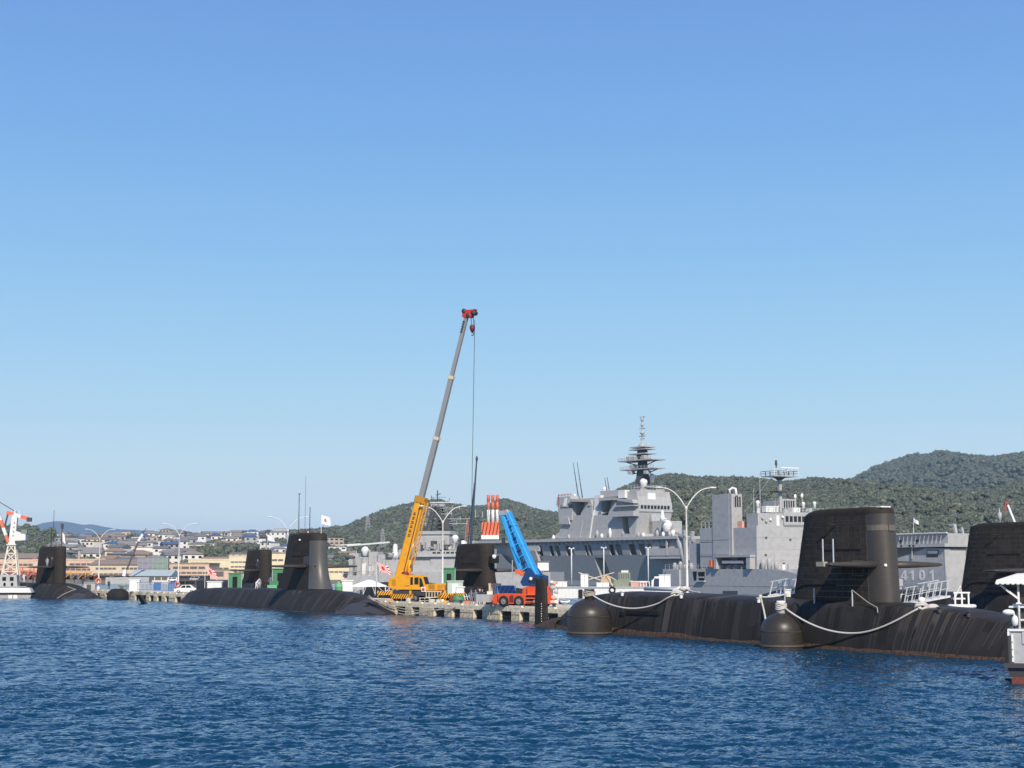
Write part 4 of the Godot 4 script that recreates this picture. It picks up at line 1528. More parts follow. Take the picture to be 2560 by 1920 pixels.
	prism_part("sponson_roof", M.grey_light, k, [Vector2(-28.85, 29.89), Vector2(-20.43, 29.16), Vector2(-19.62, 27.92), Vector2(-28.01, 29.03)], -6.0, 1.4)
	# bridge: its sunlit face looks forward
	var xf := -19.5
	prism_part("bridge_block", M.grey_light, k, [Vector2(-24, 15.8), Vector2(xf - 2.5, 15.8), Vector2(xf - 0.6, 23.5), Vector2(xf, 26.0), Vector2(xf, 27.6), Vector2(xf - 0.4, 29.0), Vector2(xf - 1.4, 32.2), Vector2(-27, 32.2)], -16.0, -0.9)
	one_box("bridge_band", M.grey_ship_b, k, xf - 0.6, xf + 0.12, 25.2, 25.9, -16.3, 0.2)
	for i in 9:
		one_box("bridge_window", M.glass_dark, k, xf - 0.3, xf + 0.05, 26.15, 27.35, -1.8 - i * 1.5, -2.85 - i * 1.5)
	one_box("bridge_wing", M.grey_light, k, -31.0, xf + 0.1, 23.6, 25.4, -1.0, 1.6)
	one_box("wing_roof", M.grey_ship_b, k, -30, xf, 27.0, 27.4, -1.0, 1.2)
	st = begin()
	lbox(st, xf - 1.0, xf - 0.55, 28.8, 31.6, -9.0, -5.6)
	obj("flat_radar_face", st, M.white, k)
	one_box("lower_front", M.grey_light, k, -20, -13.0, 16.6, 22.0, -14.5, -6.0)
	one_box("front_door", M.slot, k, -13.1, -12.97, 17.0, 20.4, -8.0, -7.2)
	one_box("upper_deckhouse", M.grey_light, k, -27, -21, 32.2, 33.1, -14, -3)
	one_box("machinery_house", M.grey_light, k, -42, -28, 30.8, 33.0, -8, -2.5)
	one_box("deck_locker", M.white_worn, k, -29.0, -25.5, 30.0, 32.6, -2.0, 0.2)
	radome("radome", k, Vector3(-22.74, 35.44, -6), 1.35, 1.6)
	radome("radome", k, Vector3(-21.77, 37.43, -9), 1.0, 1.4)
	radome("radome", k, Vector3(-41.46, 33.85, -4), 0.75, 1.0)
	radome("radome", k, Vector3(-58.27, 32.26, -4), 0.5, 0.6)
	radome("radome", k, Vector3(-10, 20.49, -5), 1.75, 1.2)
	radome("radome", k, Vector3(-8, 17.93, -6.02), 0.9, 0.7)
	# close-in gun on the deck ahead of the island
	st = begin(1)
	lathe(st, [Vector2(0.9, 0), Vector2(0.8, 1.6), Vector2(0.55, 1.8), Vector2(0.55, 3.0), Vector2(0.3, 3.5), Vector2(0.02, 3.6)], 12, Transform3D(Basis(), Vector3(-9, 21.75, -2.17)))
	tube(st, [Vector3(-9, 22.55, -2.18), Vector3(-8, 22.41, -3.24)], 0.25)
	obj("close_in_gun", st, M.white_worn, k)
	one_box("gun_tower", M.grey_ship, k, -14, -8, 16.6, 20.6, -9.0, -6.0)
	# mast
	var mx := Vector3(-24.92, 33.53, -7.5)
	st = begin()
	frustum(st, Vector3(mx.x, 33.0, -7.5), Vector2(4.2, 3.6), Vector2(2.2, 2.0), 14.5)
	obj("mast_trunk", st, M.grey_dark, k)
	for q in [[33.9, 3.6, 3.0, 0.5, 1.2], [42.3, 8.8, 4.0, 0.45, 0.0], [46.3, 8.6, 5.0, 0.5, -0.4], [49.3, 4.6, 3.6, 0.5, 0.0], [51.4, 4.4, 3.6, 0.4, 0.0], [52.4, 4.0, 3.4, 0.5, 0.0]]:
		one_box("mast_platform", M.grey_light, k, mx.x + q[4] - q[1], mx.x + q[4] + q[1], q[0] - 0.2, q[0] + q[3] - 0.2, -7.5 - q[2] * 0.7, -7.5 + q[2] * 0.7)
		if q[1] > 5.0:
			for sd in [-1.0, 1.0]:
				st = begin()
				beam(st, Vector3(mx.x + q[4] + sd * (q[1] - 0.8), q[0] - 0.3, -7.5), Vector3(mx.x + sd * 1.2, q[0] - 2.4, -7.5), 0.35)
				obj("platform_strut", st, M.grey_dark, k)
			st = begin()
			rail(st, [Vector3(mx.x + q[4] - q[1], q[0] + 0.2, -7.5 + q[2] * 0.7), Vector3(mx.x + q[4] + q[1], q[0] + 0.2, -7.5 + q[2] * 0.7)], 1.2, 1.6, 0.12)
			obj("platform_rail", st, M.grey_light, k)
	for q in [[-4.5, 47.6], [3.4, 47.6], [-1.8, 47.4], [-3.8, 41.0], [4.6, 40.6], [-2.8, 43.6]]:
		one_box("mast_box", M.grey_light, k, mx.x + q[0] - 0.8, mx.x + q[0] + 0.8, q[1] - 0.8, q[1] + 0.8, -6.6, -4.6)
	st = begin()
	frustum(st, Vector3(mx.x, 47.5, -7.5), Vector2(3.0, 3.0), Vector2(2.2, 2.2), 5.0)
	obj("mast_upper", st, M.grey_dark, k)
	st = begin(1)
	lathe(st, [Vector2(1.7, 52.6), Vector2(1.5, 53.4), Vector2(0.8, 54.4), Vector2(0.35, 55.0), Vector2(0.32, 58.4), Vector2(0.8, 58.6), Vector2(0.85, 59.5), Vector2(0.3, 59.8), Vector2(0.3, 62.2), Vector2(0.6, 62.4), Vector2(0.55, 63.2), Vector2(0.2, 63.6), Vector2(0.2, 64.4), Vector2(0.55, 64.6), Vector2(0.5, 66.4), Vector2(0.02, 66.6)], 10, Transform3D(Basis(), Vector3(mx.x, 0, -7.5)))
	obj("pole_mast", st, M.grey_ship_b, k)
	for q in [[66.4, 1.3], [61.0, 1.4], [57.5, 1.6], [56.2, 1.1]]:
		one_box("yard", M.grey_dark, k, mx.x - q[1], mx.x + q[1], q[0], q[0] + 0.22, -7.7, -7.4)
	for q in [[Vector3(-60.37, 44.13, -5), Vector3(-57.44, 31.39, -5)], [Vector3(-55.52, 43.91, -3), Vector3(-52.64, 31.15, -3)], [Vector3(-42.41, 37.88, -5), Vector3(-40.94, 31.33, -5)], [Vector3(-38.66, 37.76, -3), Vector3(-37.21, 31.12, -3)]]:
		st = begin()
		tube(st, [q[1], q[0]], 0.22, 0.1, 6)
		obj("whip_aerial", st, M.grey_dark, k)
	st = begin()
	rail(st, [Vector3(-27, 33.1, -2.6), Vector3(-20.4, 33.1, -2.6), Vector3(-20.4, 33.1, -14)], 1.2, 1.4, 0.12)
	obj("roof_rail", st, M.grey_light, k)
	st = begin()
	rail(st, [Vector3(-63.54, 31.79, -0.6), Vector3(-56.05, 31.93, -0.6)], 0.7, 1.5, 0.14)
	obj("red_scaffold", st, M.red, k)
	st = begin()
	rail(st, [Vector3(-62.81, 28.86, -0.2), Vector3(-62.79, 31.6, -0.2)], 1.0, 1.0, 0.16)
	obj("red_scaffold", st, M.red, k)
	# things standing on the deck edge
	for q in [[-66.0, 1.4], [-57.0, 1.5], [-41.0, 2.6], [-38.5, 1.4], [-34.0, 3.2], [-19.0, 1.5], [-16.5, 1.3], [-9.5, 2.0], [-6.5, 1.4], [-3.4, 1.6]]:
		st = begin(1)
		lathe(st, [Vector2(0.55, 0), Vector2(0.6, q[1] * 0.6), Vector2(0.3, q[1]), Vector2(0.02, q[1] + 0.1)], 10, Transform3D(Basis(), Vector3(q[0], 16.6, -0.2)))
		obj("deck_canister", st, M.radome if int(q[0]) % 2 == 0 else M.grey_light, k)
	# folded davit arms at the deck's right end
	for q in [[Vector3(0.78, 15.85, 0), Vector3(4.45, 7.15, 0)], [Vector3(4.3, 18.39, 0), Vector3(4.83, 7.14, 0)], [Vector3(8.1, 17.92, 0), Vector3(5.63, 8.69, 0)], [Vector3(0.04, 17.56, 0), Vector3(8.79, 14.82, 0)]]:
		st = begin()
		beam(st, q[0], q[1], 1.1, 0.8)
		obj("davit_arm", st, M.grey_light, k)
	for ch in k.get_children():
		var nm := String(ch.name)
		if nm.begins_with("mast_") or nm.begins_with("pole_") or nm.begins_with("yard") or nm.begins_with("platform_"):
			lower(ch, 33.0, 0.75)

func hull_out(y: float) -> float:
	# half breadth of the flared carrier hull at height y
	var t := [[-1.0, 8.6], [1.5, 9.2], [6.5, 11.4], [11.0, 13.4], [15.6, 14.8]]
	for i in 4:
		if y <= t[i + 1][0]:
			return lerpf(t[i][1], t[i + 1][1], (y - t[i][0]) / (t[i + 1][0] - t[i][0]))
	return 14.8

func tower_ship() -> void:
	var o := thing("transport_ship", "grey transport ship with two tall square funnels and a lattice-topped mast, behind the near sail", "warship", Transform3D(Basis(Vector3.UP, -1.0873), Vector3(61.2, 0, -330)))
	# hull: camera side at z = 0
	prism_part("hull", M.grey_side, o, [Vector2(-52, -1), Vector2(11, -1), Vector2(11, 3.6), Vector2(2, 4.4), Vector2(-3.5, 5.3), Vector2(-9.5, 5.75), Vector2(-52, 5.75)], -20, 0)
	prism_part("bow_sponson", M.grey_light, o, [Vector2(-51.98, 2.87), Vector2(-49.51, 2.5), Vector2(-50.32, 5.6), Vector2(-44.23, 5.6), Vector2(-44.17, 0.73), Vector2(-48.84, 1.16)], -3.0, 0.45)
	one_box("hull_strake", M.grey_side, o, -52, 10, 1.9, 2.02, -0.2, 0.05)
	prism_part("hawse_opening", M.slot, o, [Vector2(-39.09, 5.13), Vector2(-37.42, 5.22), Vector2(-37.65, 2.96), Vector2(-38.64, 3.05)], -1.0, 0.04)
	prism_part("hawse_opening", M.slot, o, [Vector2(-36.93, 5.04), Vector2(-34.13, 5.13), Vector2(-34.35, 2.89), Vector2(-36.48, 3.07)], -1.0, 0.04)
	st_box(o, "hawse_sill", M.grey_light, Vector3(-35.52, 2.89, 0.2), Vector3(3.4, 0.3, 0.8))
	st_box(o, "hawse_inner", M.grey_light, Vector3(-35.53, 3.82, 0.06), Vector3(2.2, 0.3, 0.2))
	prism_part("side_port", M.grey_dark, o, [Vector2(-27.04, 0.74), Vector2(-21.3, 0.81), Vector2(-21.32, 0), Vector2(-27.06, 0.01)], -0.6, 0.04)
	# aft dark block and the first square funnel
	one_box("aft_house", M.grey_side, o, -36.5, -31.0, 5.75, 15.3, -12, -0.4)
	one_box("aft_house_lit", M.grey_light, o, -42.5, -39.5, 2.0, 11.8, -9, -1.5)
	one_box("funnel", M.grey_side, o, -31.0, -24.6, 8.9, 23.0, -4.0, -0.2)
	one_box("funnel_base", M.grey_side, o, -31.0, -29.4, 5.75, 8.9, -4.0, -0.2)
	one_box("funnel_face", M.grey_light, o, -24.6, -24.45, 8.9, 23.0, -4.0, -0.2)
	for i in 4:
		one_box("funnel_slot", M.glass_dark, o, -24.5, -24.38, 20.0, 22.4, -1.35 - i * 0.62, -1.72 - i * 0.62)
	var st := begin(1)
	tube(st, [Vector3(-25.6, 23.0, -1.4), Vector3(-25.6, 24.0, -1.4), Vector3(-25.2, 24.4, -1.9), Vector3(-24.6, 24.2, -2.3), Vector3(-24.3, 22.6, -2.4)], 0.32)
	obj("exhaust_pipe", st, M.white, o)
	one_box("funnel_edge", M.grey_light, o, -24.6, -23.4, 8.9, 23.0, -0.9, -0.25)
	one_box("mid_house", M.grey_side, o, -23.4, -15.2, 8.9, 15.1, -14, -0.6)
	# the great sunlit wall and the bridge above it
	one_box("front_wall", M.grey_light, o, -15.2, -14.6, 5.0, 15.4, -19.5, -0.6)
	one_box("bridge_wing", M.grey_ship_b, o, -19.0, -14.8, 15.1, 18.3, -9.5, -1.2)
	one_box("bridge", M.grey_light, o, -22.0, -14.4, 15.4, 18.6, -20.0, -8.2)
	windows_x(o, -14.4, 16.4, 17.7, -8.5, -16.8, 7, M.glass_dark)
	one_box("bridge_sill", M.grey_ship, o, -14.6, -14.2, 15.7, 15.9, -19.5, -8.2)
	one_box("wing_door", M.white, o, -15.4, -14.75, 15.5, 17.8, -7.2, -6.4)
	for q in [[-3.4, 16.2], [-4.6, 16.6], [-2.4, 16.9], [-8.0, 17.2]]:
		st = begin(1)
		lathe(st, [Vector2(0.28, 0), Vector2(0.28, 0.5), Vector2(0.02, 0.6)], 10, Transform3D(Basis(), Vector3(-14.6, q[1], q[0])))
		obj("lamp", st, M.grey_light if q[0] > -4 else M.white, o)
	for q in [[-3.2, 12.8], [-10.0, 12.4], [-13.4, 12.5], [-3.0, 8.9], [-8.0, 7.0]]:
		st_box(o, "wall_fitting", M.white if q[0] < -4.0 and q[1] > 12.45 else M.grey_dark, Vector3(-14.5, q[1], q[0]), Vector3(0.3, 0.35, 0.45))
	# boat deck recess with roof
	one_box("recess_roof", M.grey_ship_b, o, -29.5, -15.2, 8.4, 8.9, -6, 0.9)
	one_box("recess_back_wall", M.grey_side, o, -29.4, -15.2, 5.75, 8.4, -6.6, -6.0)
	one_box("recess_boat", M.grey_light, o, -26.5, -18.5, 7.0, 7.7, -0.6, 0.5)
	one_box("recess_post", M.grey_light, o, -29.4, -28.4, 5.75, 8.4, -1.0, 0.8)
	one_box("recess_post", M.grey_ship_b, o, -16.8, -15.4, 5.75, 8.4, -1.0, 0.8)
	st = begin()
	rail(st, [Vector3(-51, 5.75, -0.1), Vector3(-44, 5.75, -0.1), Vector3(-30, 5.75, -0.1)], 1.1, 1.6, 0.08)
	obj("deck_rail", st, M.grey_light, o)
	st = begin()
	rail(st, [Vector3(-28, 5.75, 0.0), Vector3(-17, 5.75, 0.0)], 0.7, 2.5, 0.12)
	obj("recess_rail", st, M.grey_light, o)
	for q in [[-48.5, 1.5], [-46.0, 1.8], [-44.0, 1.2], [-41.5, 1.4], [-36.5, 1.8], [-33.0, 1.5], [-13.2, 2.2], [-11.0, 2.4], [-8.5, 1.7]]:
		st = begin(1)
		lathe(st, [Vector2(0.5, 0), Vector2(0.55, q[1] * 0.7), Vector2(0.35, q[1]), Vector2(0.02, q[1] + 0.1)], 10, Transform3D(Basis(), Vector3(q[0], 5.7, -1.2)))
		obj("deck_machinery", st, M.white_worn if int(q[0] * 2) % 3 == 0 else M.grey_ship, o)
	one_box("foredeck_hatch", M.grey_light, o, -6.0, 1.5, 4.6, 5.2, -4, -1)
	one_box("life_raft_rack", M.orange, o, -31.2, -30.2, 6.2, 7.8, 0.0, 0.9)
	one_box("deck_winch", M.orange_pale, o, -22.6, -20.8, 15.1, 16.6, -3.2, -1.2)
	# second funnel
	var f2 := Vector3(-24, 19.44, -16.69)
	one_box("funnel", M.grey_side, o, -34.0, -26.6, 15.0, 22.0, f2.z - 3.6, f2.z - 0.5)
	one_box("funnel_face", M.grey_light, o, -26.6, -26.4, 18.6, 22.3, f2.z - 4.6, f2.z - 0.4)
	for i in 5:
		one_box("funnel_slot", M.glass_dark, o, -26.5, -26.34, 19.8, 21.9, f2.z - 0.9 - i * 0.68, f2.z - 1.25 - i * 0.68)
	# mast with lattice platform
	var mz := -10.0
	st = begin()
	frustum(st, Vector3(-18, 18.6, mz), Vector2(0.6, 0.6), Vector2(0.75, 0.75), 12.0)
	obj("mast", st, M.grey_ship_b, o)
	for sd in [-1.0, 1.0]:
		st = begin()
		beam(st, Vector3(-18, 18.6, mz + sd * 1.6), Vector3(-18, 20.8, mz + sd * 0.3), 0.3)
		obj("mast_foot", st, M.grey_ship_b, o)
	one_box("mast_platform", M.grey_dark, o, -19.6, -16.4, 24.4, 24.8, mz - 1.9, mz + 1.6)
	st = begin()
	frustum(st, Vector3(-18, 27.8, mz), Vector2(0.7, 0.7), Vector2(2.4, 2.4), 1.0)
	obj("mast_collar", st, M.grey_dark, o)
	one_box("top_platform", M.grey_ship_b, o, -20.5, -15.5, 28.7, 29.0, mz - 3.4, mz + 3.4)
	st = begin()
	rail(st, [Vector3(-15.5, 29.0, mz - 3.4), Vector3(-15.5, 29.0, mz + 3.4), Vector3(-20.5, 29.0, mz + 3.4), Vector3(-20.5, 29.0, mz - 3.4), Vector3(-15.5, 29.0, mz - 3.4)], 1.3, 1.3, 0.09)
	obj("platform_rail", st, M.grey_dark, o)
	st = begin()
	for c in [[-15.5, -3.4], [-15.5, 3.4]]:
		beam(st, Vector3(c[0], 29.0, mz + c[1]), Vector3(c[0], 31.4, mz + c[1]), 0.11)
	beam(st, Vector3(-15.5, 31.2, mz - 3.4), Vector3(-15.5, 31.2, mz + 1.6), 0.3)
	obj("radar_bar", st, M.white, o)
	radome("radome", o, Vector3(-16, 28.2, mz - 0.7), 0.35, 0.8)
	st = begin(1)
	lathe(st, [Vector2(0.15, 31.3), Vector2(0.15, 32.0), Vector2(0.3, 32.2), Vector2(0.25, 33.4), Vector2(0.02, 33.6)], 8, Transform3D(Basis(), Vector3(-18, 0, mz + 0.9)))
	obj("top_aerial", st, M.grey_dark, o)
	st = begin()
	tube(st, [Vector3(-17, 27.6, mz + 3.8), Vector3(-21, 18.8, -2.2)], 0.06, -1, 5)
	obj("stay", st, M.steel, o)
	st = begin()
	tube(st, [Vector3(-17, 27.6, mz - 3.8), Vector3(-24, 23.0, mz - 6.4)], 0.05, -1, 5)
	obj("stay", st, M.steel, o)
	for q in [[-3.6, 27.4], [-7.8, 22.0], [-1.8, 24.0], [-13.6, 22.0], [-15.6, 23.4]]:
		st = begin()
		tube(st, [Vector3(-17, 18.4, q[0]), Vector3(-17, q[1], q[0])], 0.09, 0.05, 6)
		obj("whip_aerial", st, M.grey_ship, o)
	radome("radome", o, Vector3(-17, 20.77, -2.89), 0.5, 0.9)
	radome("radome", o, Vector3(-17, 20.76, -15.9), 0.42, 0.9)
	radome("radome", o, Vector3(-17, 20.92, -19.17), 0.42, 0.9)
	for q in [Vector3(-17, 22.6, -15.6), Vector3(-17, 22.37, -13.63)]:
		st = begin(1)
		ball(st, q, 0.55, 10, Vector3(0.35, 1, 0.7))
		tube(st, [q, q + Vector3(0, -4.0, 0)], 0.06, -1, 5)
		obj("dish", st, M.white, o)
	one_box("roof_locker", M.white_worn, o, -18.0, -16.5, 18.6, 20.0, -8.4, -4.8)
	one_box("roof_locker", M.white_worn, o, -18.0, -16.5, 18.6, 19.8, -14.6, -12.4)
	st = begin()
	rail(st, [Vector3(-14.9, 18.6, -1.4), Vector3(-14.9, 18.6, -20)], 1.0, 1.4, 0.07)
	obj("roof_rail", st, M.grey_light, o)
	st = begin()
	rail(st, [Vector3(-36.0, 15.3, -0.6), Vector3(-31.4, 15.3, -0.6)], 1.6, 1.4, 0.16)
	obj("aft_rail", st, M.grey_light, o)
	for ch in o.get_children():
		var nm := String(ch.name)
		if nm.begins_with("mast") or nm.begins_with("top_") or nm.begins_with("platform_") or nm.begins_with("radar_bar") or nm.begins_with("stay"):
			lower(ch, 18.6, 0.81)
	# small fittings on the decks and walls
	var rn := RandomNumberGenerator.new()
	rn.seed = 61
	for i in 26:
		var q := rn.randf_range(-50, -4)
		if q < -42 or q > -30:
			st_box(o, "deck_fitting", [M.grey_light, M.grey_ship_b, M.white_worn][i % 3], Vector3(q, 5.75 + 0.4, rn.randf_range(-5, -0.6)), Vector3(rn.randf_range(0.3, 1.2), rn.randf_range(0.6, 1.6), rn.randf_range(0.3, 1.0)))
	for i in 10:
		st_box(o, "roof_fitting", [M.grey_light, M.white_worn][i % 2], Vector3(-16.0 - rn.randf() * 3.0, 19.0, rn.randf_range(-19.5, -2.0)), Vector3(0.4, rn.randf_range(0.6, 1.8), rn.randf_range(0.3, 0.9)))
	for i in 3:
		one_box("wall_strake", M.grey_ship, o, -14.62, -14.55, 7.6 + i * 2.6, 7.66 + i * 2.6, -19.4, -0.7)
	for i in 2:
		one_box("side_strake", M.roof_dark, o, -36.4, -24.7, 9.0 + i * 3.4, 9.05 + i * 3.4, -0.25, -0.17)

func st_box(parent: Node, called: String, m: Material, c: Vector3, s: Vector3) -> void:
	var st := begin()
	box(st, c, s)
	obj(called, st, m, parent)

func number_ship() -> void:
	var c := thing("landing_ship", "grey ship with the white number 4101 on its side and an overhanging flight deck", "warship", Transform3D(Basis(Vector3.UP, -1.0873), Vector3(93.27, 0, -330)))
	prism_part("hull", M.grey_side2, c, [Vector2(-27.73, -1.37), Vector2(-27.45, 5.23), Vector2(-15.73, 7.92), Vector2(-5.91, 10.21), Vector2(-0.02, 10.14), Vector2(0.42, 4.23), Vector2(0.33, -2.58), Vector2(-27.8, -3.2)], -14, 0)
	var st := begin()
	var poly := [Vector2(0.1, 10.14), Vector2(-1.62, 10.15), Vector2(-2.27, 4.23), Vector2(-2.87, -2.62), Vector2(-0.01, -2.59)]
	prism(st, poly, 0.0, 0.2, Transform3D(Basis(Vector3(0, 0, 1), Vector3(0, 1, 0), Vector3(-1, 0, 0)), Vector3(0.2, 0, 0)))
	obj("end_face", st, M.beige_grey, c)
	one_box("inner_wall", M.grey_ship, c, -22, -3, 6.5, 10.5, -12.0, -6.0)
	# overhanging deck with its safety-net frames
	one_box("flight_deck", M.grey_light, c, -30, 1.0, 10.5, 11.2, -14, 0.8)
	one_box("deck_coaming", M.grey_ship, c, -30, 1.0, 11.2, 13.4, -13, -0.2)
	for i in 22:
		st = begin()
		var x := -28.0 + i * 1.3
		beam(st, Vector3(x, 11.2, 0.5), Vector3(x + 0.35, 13.5, 0.2), 0.12)
		obj("net_frame", st, M.grey_light, c)
	one_box("net_rail", M.white_worn, c, -30, 1.2, 13.4, 13.65, -0.1, 0.5)
	for q in [-13.6, -8.0]:
		st_box(c, "deck_light", M.slot, Vector3(q, 11.9, 0.2), Vector3(0.5, 0.5, 0.5))
	for q in [-12.5, -9.8, -8.6]:
		st_box(c, "scupper", M.slot, Vector3(q, 10.85, 0.8), Vector3(0.5, 0.4, 0.1))
	st = begin()
	beam(st, Vector3(-9.4, 10.6, 0.4), Vector3(-9.9, 8.0, 0.2), 0.25)
	obj("deck_strut", st, M.grey_light, c)
	# window with an open flap high on the side
	prism_part("side_window", M.glass_dark, c, [Vector2(-5.25, 9.95), Vector2(-1.56, 9.9), Vector2(-2, 8.27), Vector2(-5.57, 8.29)], -0.5, 0.03)
	prism_part("window_gear", M.white_worn, c, [Vector2(-4.96, 9.68), Vector2(-1.88, 9.65), Vector2(-2.03, 9.05), Vector2(-4.99, 9.07)], -0.3, 0.15)
	# number
	var digits := [["4", 2260.0], ["1", 2280.0], ["0", 2305.0], ["1", 2330.0]]
	var pos := [Vector3(-12.81, 3.12, 0.02), Vector3(-10.24, 3.14, 0.02), Vector3(-7.09, 3.16, 0.02), Vector3(-3.99, 3.18, 0.02)]
	for i in 4:
		var tm := TextMesh.new()
		var f := SystemFont.new()
		f.font_names = PackedStringArray(["Droid Sans"])
		f.font_weight = 700
		tm.font = f
		tm.text = digits[i][0]
		tm.font_size = 100
		tm.pixel_size = 0.031
		tm.depth = 0.05
		tm.horizontal_alignment = HORIZONTAL_ALIGNMENT_CENTER
		tm.vertical_alignment = VERTICAL_ALIGNMENT_BOTTOM
		part("hull_number", tm, M.white_worn, c, Transform3D(Basis().scaled(Vector3(1.25, 1.0, 1.0)), pos[i] + Vector3(0, -0.65, 0.03)))
	# flag at the deck edge
	st = begin()
	tube(st, [Vector3(-12.57, 13.44, -3), Vector3(-12.39, 17.37, -3)], 0.07, 0.05, 6)
	obj("flag_staff", st, M.white_worn, c)
	st = begin(1)
	flag_mesh(st, Vector3(-12.41, 17.01, -3), Vector3(1.1, -0.55, -0.2), Vector3(0.25, -0.9, 0.1))
	obj("pennant", st, M.white, c)
	# tall grey gate house and its dark gap
	var g := thing("gate_tower", "tall plain grey steel tower between the numbered ship and the right-hand submarine sail", "warship", Transform3D(Basis(Vector3.UP, -1.0873), Vector3(93.27, 0, -330)))
	prism_part("tower_wall", M.grey_ship_b, g, [Vector2(-4.49, 12.95), Vector2(3.46, 13.14), Vector2(2, 2.86), Vector2(-3.53, 2.64)], -14, -6)
	one_box("tower_foot", M.grey_ship_b, g, 2.6, 7, -1, 3.0, -12, -7)
	prism_part("tower_edge", M.grey_ship, g, [Vector2(-4.15, 11.37), Vector2(-3.29, 11.44), Vector2(-2.81, 6.3), Vector2(-3.43, 6.12)], -6.2, -5.4)
	for q in [Vector3(-4.35, 14.54, -7), Vector3(3.1, 14.37, -7)]:
		st = begin()
		box(st, q + Vector3(-0.2, 0.9, 0), Vector3(1.5, 0.35, 0.8))
		beam(st, q + Vector3(0.3, 0.9, 0), q + Vector3(0.9, -1.7, 0), 0.6)
		obj("roller_bracket", st, M.grey_light, g)
	st = begin()
	beam(st, Vector3(-1.79, 14.75, -7), Vector3(-1.38, 13.08, -7), 0.4)
	beam(st, Vector3(-2.53, 14.33, -7), Vector3(-1.59, 13.78, -7), 0.3)
	obj("winch_stand", st, M.grey_light, g)

func flag_mesh(st: SurfaceTool, p: Vector3, along: Vector3, down: Vector3, n := 6) -> void:
	# cloth hanging off a staff: waved sheet with a little thickness
	var side := along.cross(down).normalized()
	var rows := []
	for j in 5:
		var row := PackedVector3Array()
		for i in n + 1:
			var t := float(i) / n
			row.append(p + along * t + down * (j / 4.0) + side * (0.16 * along.length() * sin(t * 7.0 + j * 0.5) * t))
		rows.append(row)
	for j in 4:
		for i in n:
			quad(st, rows[j][i], rows[j][i + 1], rows[j + 1][i + 1], rows[j + 1][i], Vector2(float(i) / n, j / 4.0), Vector2(float(i + 1) / n, (j + 1) / 4.0))

